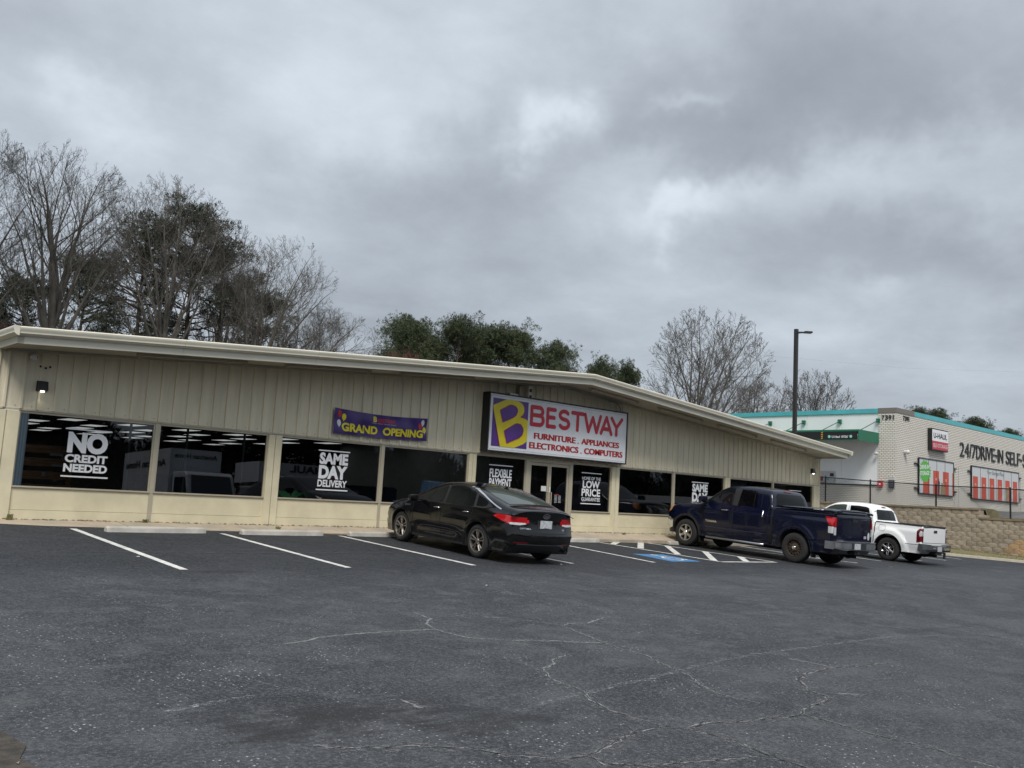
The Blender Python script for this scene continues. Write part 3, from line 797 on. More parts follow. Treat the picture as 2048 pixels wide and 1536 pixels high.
# wrapped recliners and couches on show
def sofa(x, y, wd, rot, material, label, z=ZS-.02, h=.95):
    s = thing('sofa', label, 'sofa', (x, y, z), (0, 0, rot))
    mb = MB(); mb.box(-wd/2, wd/2, -.42, .30, .12, .45); part('seat', mb, material, s)
    mb = MB(); mb.add([(-wd/2, .18, .40), (wd/2, .18, .40), (wd/2, .46, .40), (-wd/2, .46, .40), (-wd/2, .32, h), (wd/2, .32, h), (wd/2, .50, h-.04), (-wd/2, .50, h-.04)], [(0, 3, 2, 1), (4, 5, 6, 7), (0, 1, 5, 4), (1, 2, 6, 5), (2, 3, 7, 6), (3, 0, 4, 7)])
    part('backrest', mb, material, s)
    for q_ in (-1, 1):
        mb = MB(); mb.box(q_*wd/2-.11, q_*wd/2+.11, -.45, .40, .05, .64); part('armrest', mb, material, s)
    for q_ in (-1, 1):
        mb = MB(); mb.box(q_*(wd/2-.1)-.03, q_*(wd/2-.1)+.03, -.36, .36, 0, .12); part('leg', mb, M_dark, s)
M_wrap = mat('blue_plastic_wrap', (.14, .24, .42), .18, vscale=16, col2=(.45, .55, .66), bump=1.0, bscale=14, emit=(.12, .2, .34, .12))  # emission in the wrap lifts its brightness, no lamp inside
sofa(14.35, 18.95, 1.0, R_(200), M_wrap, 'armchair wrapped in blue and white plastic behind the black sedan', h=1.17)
sofa(13.0, 20.0, 1.9, R_(175), mat('charcoal_fabric', (.05, .055, .07), .8), 'dark sofa in the fourth shop window left of the wrapped armchair')
sofa(18.4, 20.2, 1.6, R_(185), mat('greige_fabric', (.16, .15, .14), .8), 'grey sofa standing inside behind the shop door')
sofa(8.6, 20.3, 2.0, R_(170), mat('navy_fabric', (.06, .075, .11), .8), 'navy sofa in the second shop window')
pf = thing('picture_frame', 'small dark framed picture on the grey wall behind the window left of the blue pickup', 'picture', (23.2, 22.46, .55))
mb = MB(); mb.box(-.2, .2, -.02, .02, -.28, .28); part('frame', mb, M_dark, pf)
mb = MB(); mb.box(-.16, .16, -.026, -.021, -.24, .24); part('print', mb, mat('grey_print', (.45, .45, .46), .6), pf)

# ------------------------------------------------------------------ things on the shop front
# main sign
sg = thing('store_sign', 'large white lightbox sign with yellow B on purple and red store lettering above the door', 'sign', (18.1, 17.75, 1.9))
SX0, SX1, SZ0, SZ1, SY = 15.38, 20.80, 1.14, 2.66, 17.76
def sp_(x, z, d=0): return (x-18.1, SY-17.75-d, z-1.9)
mb = MB(); mb.box(SX0-18.1, SX1-18.1, 0.012, 18.0-17.75, SZ0-1.9, SZ1-1.9); part('case', mb, mat('black_case', (.012, .012, .013), .45), sg)
mb = MB()
for (a, c, e, g_) in ((SX0, SX1, SZ0, SZ0+.035), (SX0, SX1, SZ1-.035, SZ1), (SX0, SX0+.035, SZ0+.035, SZ1-.035), (SX1-.035, SX1, SZ0+.035, SZ1-.035)):
    mb.box(a-18.1, c-18.1, -.02, .02, e-1.9, g_-1.9)
part('frame', mb, mat('black_case', (.012, .012, .013), .45), sg)
face = MB(); face.box(SX0+.035-18.1, SX1-.035-18.1, 0, .01, SZ0+.035-1.9, SZ1-.035-1.9)
FACE = part('face', face, mat('sign_white', (.78, .79, .81), .3, vscale=1.2, var=.04), sg)
mb = MB()
for (a, c, e, g_) in ((SX0+.055, SX1-.055, SZ0+.075, SZ0+.083), (SX0+.055, SX1-.055, SZ1-.083, SZ1-.075), (SX0+.055, SX0+.063, SZ0+.083, SZ1-.083)):
    mb.box(a-18.1, c-18.1, -.004, 0, e-1.9, g_-1.9)
part('pinstripe', mb, mat('grey_print', (.45, .45, .46), .6), FACE)
pu0, pu1, pv0, pv1 = 15.52, 16.77, 1.285, 2.52
def lg(u, v, d): x, y, z = sp_(pu0+(pu1-pu0)*u, pv0+(pv1-pv0)*v); return (x, -d, z)
mb = MB(); mb.add([lg(0, 0, .005), lg(1, 0, .005), lg(1, 1, .005), lg(0, 1, .005)], [(0, 1, 2, 3)])
bo = [(.235, .0), (.0, .79), (.0, .84), (.37, 1.0), (.60, 1.0), (.72, .99), (.82, .95), (.87, .88), (.88, .80), (.85, .72), (.78, .665), (.93, .64), (1.0, .60), (1.0, .17), (.90, .10), (.64, .0)]
h1 = [(.19, .755), (.44, .885), (.53, .90), (.62, .88), (.68, .83), (.69, .77), (.65, .69), (.57, .63), (.28, .505)]
h2 = [(.33, .335), (.62, .50), (.70, .525), (.79, .51), (.86, .45), (.88, .38), (.85, .29), (.77, .22), (.42, .075)]
mb.add([lg(u, v, .009) for u, v in bo], [tuple(reversed(range(len(bo))))], 1)
for h in (h1, h2): mb.add([lg(u, v, .013) for u, v in h], [tuple(reversed(range(len(h))))], 0)
def loop(p): return p+[p[0]]
for paths in ([bo[0:3]], [bo[9:12]], [loop(h1)], [loop(h2)]):
    vs, fs = strokes_tris(paths, .006); vs = [(min(1, max(0, a)), min(1, max(0, c))) for a, c in vs]
    mb.add([lg(u, v, .017) for u, v in vs], fs, 2)
part('emblem', mb, [mat('sign_purple', (.10, .035, .24), .35, vscale=2, var=.12), mat('sign_yellow', (.72, .60, .02), .35, vscale=2, var=.08), mat('sign_red', (.54, .02, .045), .35, vscale=4, var=.08)], FACE)
w_ = .056
def arc(cx, cz, rx, rz, a0, a1, n=8): return [(cx+rx*math.cos(math.radians(a0+(a1-a0)*i/n)), cz+rz*math.sin(math.radians(a0+(a1-a0)*i/n))) for i in range(n+1)]
zb_, zt_ = 1.965, 2.425
def BZ(f): return zb_+(zt_-zb_)*f
LET = [
 [[(16.90, zb_), (16.90, zt_)], [(16.90, zt_), (17.17, zt_)]+arc(17.19, BZ(.77), .12, (zt_-zb_)*.23, 90, -90)+[(16.90, BZ(.54))], [(17.17, BZ(.54))]+arc(17.21, BZ(.27), .13, (zt_-zb_)*.27, 90, -90)+[(16.90, zb_)]],
 [[(17.78, zt_), (17.50, zt_), (17.50, zb_), (17.78, zb_)], [(17.50, BZ(.53)), (17.75, BZ(.53))]],
 [arc(18.14, BZ(.76), .17, (zt_-zb_)*.24, 35, 265, 10)+arc(18.15, BZ(.26), .18, (zt_-zb_)*.26, 88, -150, 12)],
 [[(18.46, zt_), (18.90, zt_)], [(18.68, zt_), (18.68, zb_)]],
 [[(18.98, zt_), (19.13, zb_), (19.30, zt_-.06), (19.47, zb_), (19.62, zt_)]],
 [[(19.66, zb_), (19.88, zt_), (20.10, zb_)], [(19.74, BZ(.28)), (20.02, BZ(.28))]],
 [[(20.10, zt_), (20.32, BZ(.45)), (20.55, zt_)], [(20.32, BZ(.45)), (20.32, zb_)]]]
for i, L in enumerate(LET):
    mb = MB(); vs, fs = strokes_tris(L, w_); mb.add([sp_(u, v, .016) for u, v in vs], fs)
    part('letter', mb, MATS['sign_red'], FACE)
for txt, x0, x1, z0, z1 in (('FURNITURE', 17.03, 18.62, 1.585, 1.745), ('.', 18.72, 18.75, 1.585, 1.612), ('APPLIANCES', 18.87, 20.45, 1.585, 1.745),
                            ('ELECTRONICS', 16.87, 18.75, 1.325, 1.49), ('.', 18.85, 18.88, 1.325, 1.352), ('COMPUTERS', 19.0, 20.62, 1.325, 1.49)):
    mb = MB()
    for q_, dx_ in enumerate((-.013, 0, .013)): put_text(mb, txt, lambda u, v, t: sp_(x0+dx_+(x1-x0)*u, z0+(z1-z0)*v, .016+.001*q_), offset=.010 if len(txt) > 1 else 0)
    part('tagline_word' if len(txt) > 1 else 'tagline_dot', mb, mat('sign_deep_red', (.42, .015, .02), .35), FACE, label=('red block letters reading '+txt) if len(txt) > 1 else None)
mb = MB(); mb.box(-2.70, -2.67, .05, .09, -.72, -.69); mb.box(-2.0, -1.7, .02, .15, .76, .80); part('bolt', mb, mat('galvanised', (.4, .4, .4), .4, .6), sg)

# purple grand opening banner, slightly rippled
bn_ = thing('banner', 'purple grand opening banner with yellow letters and balloons tied to the siding', 'banner', (12.3, 17.95, 1.5))
def bpt(u, v, d=0):
    # corners read from the cloth: it sags and leans a little
    xl, xr = 11.0+.0, 13.62
    zt0 = 1.79-.045*math.sin(math.pi*u)-.02*u*(1-u); zb0 = 1.215+.03*u-.02*math.sin(math.pi*u)
    x = xl+(xr-xl)*u; z = zb0+(zt0-zb0)*v
    rip = .012*math.sin(u*34+v*3)+.010*math.sin(u*13-v*5+1)+.008*math.sin((u*.6+v)*9)
    return (x-12.3, 17.955-17.95-rip*.8-d, z-1.5)
mb = MB(); NU, NV = 90, 12
mb.add([bpt(i/NU, j/NV) for j in range(NV+1) for i in range(NU+1)], [(j*(NU+1)+i, j*(NU+1)+i+1, (j+1)*(NU+1)+i+1, (j+1)*(NU+1)+i) for j in range(NV) for i in range(NU)])
part('cloth', mb, mat('banner_purple', (.050, .022, .165), .38, vscale=3, var=.2), bn_, smooth=60)
def btext(body, u0, u1, v0, v1, m_, off, d, name='lettering', lab=None):
    mb = MB(); put_text(mb, body, lambda u, v, t: bpt(u0+(u1-u0)*u, v0+(v1-v0)*v, d), offset=off); return part(name, mb, m_, bn_, label=lab)
btext('GRAND', .085, .46, .095, .47, mat('banner_shadow', (.03, .01, .08), .5), .075, .006)
btext('OPENING', .515, .955, .095, .47, MATS['banner_shadow'], .075, .006)
btext('GRAND', .08, .455, .12, .47, mat('banner_yellow', (.86, .72, .03), .4), .045, .010, lab='fat yellow letters reading GRAND')
btext('OPENING', .51, .95, .12, .47, MATS['banner_yellow'], .045, .010, lab='fat yellow letters reading OPENING')
btext('BESTWAY', .455, .645, .66, .83, mat('sign_red', (.5, .03, .05), .35), .03, .006, lab='small red letters reading BESTWAY')
btext('B', .40, .44, .66, .90, MATS['banner_yellow'], .03, .006)
btext('Furniture - Appliances - Electronics - Computers', .39, .65, .585, .63, mat('white_print', (.75, .75, .78), .4), .0, .006)
def balloon(u, v, m_, d):
    mb = MB(); V = [bpt(u+.021*math.cos(a), v+.125*math.sin(a)*(1.0 if math.sin(a) > 0 else 1.15), d) for a in np.linspace(0, 2*math.pi, 17)[:-1]]
    mb.add(V, [tuple(range(16))]); mb.add([bpt(u, v-.13, d), bpt(u-.006, v-.18, d), bpt(u+.006, v-.18, d)], [(0, 1, 2)]); part('balloon', mb, m_, bn_)
M_br = mat('balloon_red', (.55, .04, .06), .3); M_bw = mat('balloon_white', (.72, .74, .80), .3)
balloon(.055, .80, M_br, .006); balloon(.100, .70, MATS['banner_yellow'], .008); balloon(.052, .44, M_bw, .010)
balloon(.945, .80, M_bw, .006); balloon(.915, .66, M_br, .008); balloon(.968, .48, MATS['banner_yellow'], .005)

# speaker box above the sign
sk = thing('outdoor_speaker', 'beige box speaker with two square ports on the wall above the sign', 'speaker', (16.72, 17.9, 2.72))
mb = MB(); mb.box(-.17, .10, -.02, .12, -.10, .22); part('case', mb, mat('beige_case', (.42, .37, .27), .5), sk)
mb = MB(); mb.box(.02, .16, -.16, -.03, -.12, .24); part('front', mb, mat('light_beige', (.60, .57, .46), .5), sk)
for z in (-.05, .12):
    mb = MB(); mb.box(.05, .13, -.167, -.161, z-.035, z+.05); part('port', mb, M_dark, sk)

# wall lamps (lit)
def wall_lamp(x, z, label):
    o = thing('wall_lamp', label, 'wall lamp', (x, 17.99, z), group='small black wall lamps on the shop front')
    mb = MB(); mb.box(-.085, .085, -.015, .04, -.10, .09); part('back_plate', mb, mat('lamp_black', (.012, .011, .012), .4), o)
    mb = MB(); V = [(-.08, -.016, -.09), (.08, -.016, -.09), (.08, -.13, -.085), (-.08, -.13, -.085), (-.08, -.016, .08), (.08, -.016, .08), (.08, -.08, .08), (-.08, -.08, .08)]
    mb.add(V, [(0, 1, 2, 3), (4, 7, 6, 5), (0, 4, 5, 1), (2, 6, 7, 3), (1, 5, 6, 2), (3, 7, 4, 0)]); part('hood', mb, MATS['lamp_black'], o)
    mb = MB(); mb.revolve([(0, -.125), (.025, -.122), (.038, -.105), (.038, -.092)], 12, 'Z')
    mb.v = [(a, c-.07, e) for a, c, e in mb.v]
    part('lens', mb, mat('lit_lens', (.9, .9, .85), .3, emit=(1, .95, .82, 1.5)), o, smooth=60)
    l = bpy.data.lights.new('wall_lamp_light', 'SPOT'); l.energy = .3; l.spot_size = R_(110); l.spot_blend = .6; l.color = (1, .95, .75); l.shadow_soft_size = .03
    lo = bpy.data.objects.new('wall_lamp_light', l); COL.objects.link(lo); lo.parent = o; lo.location = (0, -.075, -.135)
wall_lamp(4.92, 1.53, 'small lit black wall lamp on the siding above the first window')
wall_lamp(31.72, 1.60, 'small lit black wall lamp near the far right corner of the shop')
def camera_dome(x, y, z, label, dirx=1, s=1.0, rz=0.0):
    o = thing('security_camera', label, 'camera', (x, y, z), (0, 0, rz))
    mb = MB(); mb.revolve([(0, 0), (.055*s, 0), (.055*s, -.03*s), (0, -.03*s)], 16, 'Y'); part('base', mb, mat('camera_white', (.62, .62, .60), .35), o, smooth=40)
    mb = MB(); mb.revolve([(.001, -.03*s), (.05*s, -.031*s), (.062*s, -.07*s), (.058*s, -.11*s), (.03*s, -.13*s), (.001, -.131*s)], 16, 'Y'); part('housing', mb, MATS['camera_white'], o, smooth=50)
    mb = MB(); mb.revolve([(.001, -.139*s), (.02*s, -.136*s), (.027*s, -.125*s)], 12, 'Y'); mb.v = [(a+.026*dirx*s, c+.012*s, e-.004) for a, c, e in mb.v]; part('lens', mb, mat('lens_black', (.01, .01, .012), .1), o, smooth=60)
camera_dome(4.72, 18.0, 2.03, 'white round security camera under the eave at the left corner of the shop')
camera_dome(31.98, 18.0, 2.04, 'white round security camera under the eave at the right corner of the shop')
# drips and mud-dauber marks on the siding: little mud nests
for x, z, w_m in ((4.95, 1.86, 'middle, lowest'), (4.86, 1.88, 'leftmost'), (5.02, 1.89, 'rightmost')):
    mb = MB(); mb.revolve([(0, .0), (.022, -.004), (.016, -.016), (0, -.02)], 8, 'Y'); part('mud_nest', mb, mat('mud', (.05, .04, .03), .9), None, loc=(x, 17.995, z), smooth=60, label='dark mud nest above the left wall lamp, '+w_m+' of the three', cat='mud nest', group='mud nests above the left wall lamp')
# conduit at the right end of the shop
mb = MB(); mb.tube([(31.98, 18.0, 1.1), (31.98, 18.0, 1.98)], .016, 8); part('conduit', mb, M_tan, None, label='thin tan conduit running up to the camera at the right shop corner', cat='conduit')
mb = MB(); mb.tube([(20.75, 17.96, 2.64), (20.73, 17.98, 2.8), (20.55, 17.97, 2.93), (20.2, 17.97, 2.95)], .012, 8); part('cable', mb, mat('grey_cable', (.25, .24, .2), .6), None, smooth=60, label='thin cable looping from the sign corner up to the soffit', cat='cable')
# ================================================================== retaining wall, verge, upper lot
rng = random.Random(11)
rw = thing('retaining_wall', 'long tan split-face block retaining wall below the black chain link fence', 'wall', (43.5, 18.0, -1.6))
M_blk = mat('split_block', (.37, .31, .235), .92, vscale=7, col2=(.27, .225, .17), bump=.6, bscale=26, rnd=.17)
M_blk2 = mat('orange_block', (.44, .28, .14), .92, vscale=7, col2=(.34, .24, .15), bump=1.0, bscale=26, rnd=.18)
def block_mesh(L, seed):
    r = random.Random(seed); mb = MB(); h = .197; d = .30; n = 4; V = []
    rows = [0, .012, .10, .186, h]
    for j, z in enumerate(rows):
        for i in range(n+1):
            y = -L/2+L*i/n; e = (i in (0, n)) or (j in (0, 4))
            V.append((.010 if e else r.uniform(-.009, .003), y, z))
    F = [(j*(n+1)+i, (j+1)*(n+1)+i, (j+1)*(n+1)+i+1, j*(n+1)+i+1) for j in range(4) for i in range(n)]
    mb.add(V, F); mb.add([(.010, -L/2, 0), (.010, L/2, 0), (d, L/2, 0), (d, -L/2, 0), (.010, -L/2, h), (.010, L/2, h), (d, L/2, h), (d, -L/2, h)], [(4, 7, 6, 5), (0, 4, 5, 1), (0, 3, 7, 4), (1, 5, 6, 2), (0, 1, 2, 3)])
    return mb
BL = .445
bms = [block_mesh(BL-.012, s).mesh('block', M_blk) for s in range(5)]
bmo = [block_mesh(BL-.012, s+9).mesh('block', M_blk2) for s in range(3)]
cap = MB(); cap.box(-.03, .34, -.222, .222, 0, .085); capm = cap.mesh('cap_block', mat('cap_block', (.26, .195, .125), .92, vscale=7, col2=(.19, .15, .10), bump=.8, bscale=26, rnd=.15))
zb0 = -1.62
for c in range(11):
    z = zb0+c*.2; k = 0; y = 10.4+(.5*BL if c % 2 else 0)
    while y < 24.6:
        top = .59 if y > 16.3 else .19
        if z+.2 <= top+.01:
            orange = (y+c*.25 < 15.6+rng.uniform(-.5, .5))
            me = rng.choice(bmo if orange else bms)
            link('block', me, rw, (0+c*.006, y-18.0, z+1.6))
        y += BL
y = 10.5
while y < 24.6:
    top = (.58 if y > 16.3 else .18)
    link('cap_block', capm, rw, (.05, y-18.0, top+1.6+.003)); y += .446
# filler soil behind the wall = the upper lot
M_up = mat('pale_asphalt', (.16, .155, .15), .9, vscale=2, var=.12, bump=.3)
def upz(x, y):
    base = .60 if y > 16.33 else (.19 if y < 16.22 else .19+.41*(y-16.22)/.11)
    f = min(1, max(0, (x-43.8)/6.0)); tgt = .74+.012*max(0, y-25)
    return base*(1-f)+(.62+.004*(y-10))*f if x < 49.9 else .68
sheet('upper_lot', [43.78, 45, 47, 50, 60, 90, 160], [-10, 5, 10, 15.6, 16.22, 16.33, 18, 22, 26, 40, 70], upz, M_up)
mb = MB(); V = []
sheet('upper_verge', [43.79, 44.1, 44.6, 45.2], [8, 12, 15.6, 16.22, 16.33, 18, 20, 22, 25], lambda x, y: upz(x, y)+.015+(.05 if x in (44.1, 44.6) else 0), M_straw)
# kerb at the far side of the lot and grass verge up to the wall
M_kerb = mat('kerb_concrete', (.46, .42, .33), .85, vscale=3, var=.12)
kp = [(36.9, 18.1), (38.2, 15.9), (39.4, 14.7), (40.6, 13.5), (41.3, 12.0), (41.6, 9.5), (41.6, 4)]
mb = MB(); V = []
for i, (x, y) in enumerate(kp):
    a = kp[max(0, i-1)]; c = kp[min(len(kp)-1, i+1)]; d = Vector((c[0]-a[0], c[1]-a[1])).normalized(); n = Vector((-d.y, d.x)); z = gz(x, y)
    V += [(x-n.x*.09, y-n.y*.09, z-.05), (x-n.x*.08, y-n.y*.08, z+.09), (x+n.x*.09, y+n.y*.09, z+.10), (x+n.x*.10, y+n.y*.10, z-.05)]
mb.add(V, [(4*i+j, 4*i+j+1, 4*i+j+5, 4*i+j+4) for i in range(len(kp)-1) for j in range(3)])
part('kerb', mb, M_kerb, kind='structure')
mb = MB(); V = []; rng = random.Random(3)
for i, (x, y) in enumerate(kp):
    for f in (0, .33, .66, 1): xx = x+.08+(43.6-x-.08)*f; V.append((xx, y, gz(xx, y)+.07+.05*(f in (.33, .66))+.03*f))
mb.add(V, [(4*i+j, 4*i+j+1, 4*i+j+5, 4*i+j+4) for i in range(len(kp)-1) for j in range(3)])
part('grass_verge', mb, M_straw, kind='structure')
mb = MB(); ncol = 0
for i in range(9000):
    y = rng.uniform(9, 18); # between kerb and wall
    xk = np.interp(y, [4, 9.5, 12, 13.5, 14.7, 15.9, 18.1], [41.6, 41.6, 41.3, 40.6, 39.4, 38.2, 36.9])
    x = rng.uniform(xk+.1, 43.5); 
    if rng.random() < .35: x = 43.5-abs(rng.gauss(0, .3))
    h = rng.uniform(.03, .10)*(1.7 if rng.random() < .12 else 1); a = rng.uniform(0, 6.28); z = gz(x, y)+.08
    mb.add([(x-.01*math.cos(a), y-.01*math.sin(a), z), (x+.01*math.cos(a), y+.01*math.sin(a), z), (x+rng.uniform(-.05, .05), y+rng.uniform(-.05, .05), z+h)], [(0, 1, 2)], 0 if rng.random() < .62 else 1)
part('grass', mb, [mat('dry_blade', (.30, .23, .12), .9), mat('green_blade', (.10, .14, .045), .9)], kind='stuff', label='thin dry and green grass on the verge below the block wall')

# chain link fence
M_fb = mat('fence_black', (.010, .010, .011), .45)
fn = thing('chain_link_fence', 'black chain link fence with round posts on top of the block wall', 'fence', (43.95, 17, 0))
FY = [27.4, 24.15, 21.77, 18.58, 15.35, 12.2, 9.0]
def ftop(y): return float(np.interp(y, [9.0, 14.64, 15.35, 18.58, 21.77, 24.15, 27.4], [1.42, 1.56, 1.60, 1.67, 1.80, 1.93, 2.1]))
for y in FY:
    mb = MB(); zt = ftop(y); mb.tube([(0, y-17, upz(43.95, y)-.1), (0, y-17, zt+.02)], .038, 10); mb.revolve([(0, .045), (.03, .03), (.042, 0)], 10, 'Z'); n0 = len(mb.v)-30
    for q in range(n0, len(mb.v)): a, c, e = mb.v[q]; mb.v[q] = (a, c+y-17, e+zt+.02)
    part('post', mb, M_fb, fn, smooth=50)
mb = MB(); mb.tube([(0, y-17, ftop(y)-.02) for y in np.linspace(27.4, 9.0, 40)], .024, 8); part('top_rail', mb, M_fb, fn, smooth=60)
mb = MB(); pitch = .07
def wire(y0, z0, y1, z1):
    r = .0055
    mb.add([(-.03, y0-17, z0-r), (-.03, y1-17, z1-r), (-.03, y1-17, z1+r), (-.03, y0-17, z0+r)], [(0, 1, 2, 3)])
    mb.add([(-.03-r, y0-17, z0), (-.03-r, y1-17, z1), (-.03+r, y1-17, z1), (-.03+r, y0-17, z0)], [(0, 1, 2, 3)])
y = 7.8
while y < 27.3:
    for sgn in (1, -1):
        ys_ = y if sgn > 0 else y+1.1
        yb_ = min(max(ys_, 9.0), 27.3); zb = upz(43.95, yb_)+.03
        # runs at 45 degrees from the ground to the rail
        ye = ys_+sgn*(ftop(yb_)-.03-zb)
        a0, a1 = (ys_, zb), (ye, ftop(min(max(ye, 9), 27.3))-.03)
        if 9.0 <= min(a0[0], a1[0]) and max(a0[0], a1[0]) <= 27.35: wire(a0[0], a0[1], a1[0], a1[1])
    y += pitch*1.3
part('chain_link_mesh', mb, M_fb, fn, kind='stuff')

# ================================================================== storage building
M_brick = bpy.data.materials.new('white_brick'); M_brick.use_nodes = True
t = NT(M_brick.node_tree); b = M_brick.node_tree.nodes['Principled BSDF']
oc = t.n('ShaderNodeTexCoord').outputs['Object']; s3 = t.n('ShaderNodeSeparateXYZ', ins={0: oc})
cv = t.n('ShaderNodeCombineXYZ', ins={0: t.math('ADD', s3.outputs[0], s3.outputs[1]), 1: s3.outputs[2], 2: 0.0})
br = t.n('ShaderNodeTexBrick', ins={'Vector': cv.outputs[0], 'Color1': (.80, .76, .68, 1), 'Color2': (.72, .68, .59, 1), 'Mortar': (.20, .19, .17, 1), 'Scale': 1.0, 'Mortar Size': .014, 'Mortar Smooth': .1, 'Bias': -.2, 'Brick Width': .225, 'Row Height': .108})
br.offset = .5
nz = t.noise(oc, .9, 4, .6)
t.set(b, 'Base Color', t.mix(t.ramp(nz, .3, .7), br.outputs[0], t.mix(.5, br.outputs[0], (.60, .58, .53))))
b.inputs['Roughness'].default_value = .85
bp = t.n('ShaderNodeBump'); bp.inputs['Strength'].default_value = .9; bp.inputs['Distance'].default_value = .012; t.set(bp, 'Height', t.math('SUBTRACT', 1.0, br.outputs[1])); t.set(b, 'Normal', bp.outputs[0])
M_teal = mat('teal_trim', (.085, .42, .46), .45, vscale=1, var=.08)
M_taupe = mat('taupe_cap', (.19, .17, .15), .5)
M_wpan = mat('white_panel', (.80, .82, .82), .5, vscale=.6, var=.04)
M_green = mat('green_metal', (.012, .15, .085), .4, vscale=1, var=.08)
M_blk_ = mat('black_case', (.012, .012, .013), .45)
ux, uy, uz = 53.7, 25.02, .6
ub = thing('storage_building', 'white brick self storage building with teal roof trim and green loading canopy', 'building', (ux, uy, uz))
class UB(MB):
    def add(s, verts, faces, mi=0): return MB.add(s, [(p[0]-ux, p[1]-uy, p[2]-uz) for p in verts], faces, mi)
XE, YE, TB = 92.0, 40.0, 6.27
mb = UB(); mb.box(ux, XE, uy, uy+.3, .3, TB); part('wall', mb, M_brick, ub)
mb = UB(); mb.box(ux, ux+.3, uy+.3, uy+1.10, .3, TB); part('wall', mb, M_brick, ub)
mb = UB(); mb.box(ux, ux+.3, uy+1.10, YE, .3, 1.92); part('wainscot', mb, M_brick, ub)
yy_ = uy+1.10; 
while yy_ < YE-.1:
    y1 = min(YE, yy_+2.38); mb = UB(); mb.box(ux+.05, ux+.28, yy_+.006, y1-.006, 1.95, TB); part('wall_panel', mb, M_wpan, ub); yy_ = y1
mb = UB(); mb.box(ux+.075, ux+.3, uy+1.1, YE, 1.9, TB-.02); part('wall_backing', mb, M_taupe, ub)
mb = UB(); mb.box(XE-.3, XE, uy+.3, YE, .3, TB); part('wall', mb, M_wpan, ub)
mb = UB(); mb.box(ux+.3, XE, YE-.3, YE, .3, TB); part('wall', mb, M_wpan, ub)
mb = UB(); mb.box(ux+.3, XE-.3, uy+.3, YE-.3, TB-.5, TB-.4); part('roof', mb, M_taupe, ub)
mb = UB(); mb.box(ux-.03, 56.06, uy-.03, uy+.33, TB+.003, TB+.29); mb.box(ux-.03, ux+.33, uy+.33, uy+1.12, TB+.003, TB+.29); part('corner_cap', mb, M_taupe, ub)
xx_ = 56.06
while xx_ < XE-.1:
    x1 = min(XE, xx_+6.0); mb = UB(); mb.box(xx_+.004, x1-.004, uy-.02, uy+.32, TB+.003, TB+.28); part('parapet_trim', mb, M_teal, ub); xx_ = x1
yy_ = uy+1.13
while yy_ < YE-.1:
    y1 = min(YE, yy_+4.8); mb = UB(); mb.box(ux-.02, ux+.32, yy_+.004, y1-.004, TB+.003, TB+.27); part('parapet_trim', mb, M_teal, ub); yy_ = y1
mb = UB(); mb.box(ux-.06, ux-.002, uy+1.12, YE, 1.90, 1.96); part('ledge_rail', mb, mat('dark_bronze', (.03, .025, .02), .5), ub)
# canopy with rods and sign fascia
cy0, cy1, cxa = 26.08, 39.5, 51.2
cn = UB()
cn.box(cxa, ux-.003, cy0, cy1, 5.0, 5.06); cn.box(cxa, ux-.003, cy0, cy0+.05, 4.42, 5.0); cn.box(cxa, ux-.003, cy1-.05, cy1, 4.42, 5.0); cn.box(cxa, cxa+.06, cy0+.05, cy1-.05, 4.95, 5.0); cn.box(cxa, cxa+.06, cy0+.05, cy1-.05, 4.42, 4.46)
canopy = part('canopy', cn, M_green, ub)
mb = UB(); mb.box(cxa+.01, cxa+.055, cy0+.12, cy1-.05, 4.47, 4.945); part('fascia_panel', mb, M_blk_, canopy)
mb = UB(); mb.box(cxa+.07, ux-.01, cy0+.06, cy1-.06, 4.60, 4.64); part('soffit', mb, mat('canopy_soffit', (.45, .45, .43), .6), canopy)
mb = UB(); mb.box(cxa+.12, cxa+.25, 26.4, 29.4, 4.44, 4.58); part('canopy_light', mb, mat('light_grey', (.5, .5, .48), .5), canopy)
mb = UB(); put_text(mb, "U-Haul 10'/26'", lambda u, v, t: (cxa+.006, 27.78-1.04*u, 4.57+.14*v), offset=.03)
part('lettering', mb, mat('white_print', (.75, .75, .78), .4), canopy, label="small white lettering reading U-Haul 10'/26' on the black canopy fascia")
for yc in (27.94, 26.58):
    mb = UB(); mb.add([(cxa+.007, yc+.09*math.cos(a), 4.65+.09*math.sin(a)) for a in np.linspace(0, 6.2832, 13)[:-1]], [tuple(range(12))], 0)
    mb.add([(cxa+.005, yc+.03*math.cos(a), 4.65+.055*math.sin(a)) for a in (1.57, 3.9, 5.5)], [(0, 1, 2)], 1); part('badge', mb, [mat('mint', (.25, .62, .50), .5), mat('white_print', (.75, .75, .78), .4)], canopy)
for k in range(4):
    z = 4.50+.115*k; mb = UB(); mb.add([(cxa+.006, 28.47, z), (cxa+.006, 28.36, z+.05), (cxa+.006, 28.36, z+.10), (cxa+.006, 28.47, z+.05)], [(0, 1, 2, 3)]); part('hazard_stripe', mb, mat('amber_print', (.75, .42, .03), .5), canopy)
for yb_ in (26.12, 28.6, 31.06, 33.5, 35.9):
    mb = UB(); mb.box(ux-.10, ux+.04, yb_-.11, yb_+.11, 5.70, 5.93); br_ = part('bracket', mb, M_green, ub)
    mb = UB(); mb.tube([(ux-.1, yb_, 5.80), (cxa+.35, yb_+.0, 5.07)], .028, 8); part('rod', mb, mat('steel_dark', (.08, .12, .11), .5), br_)
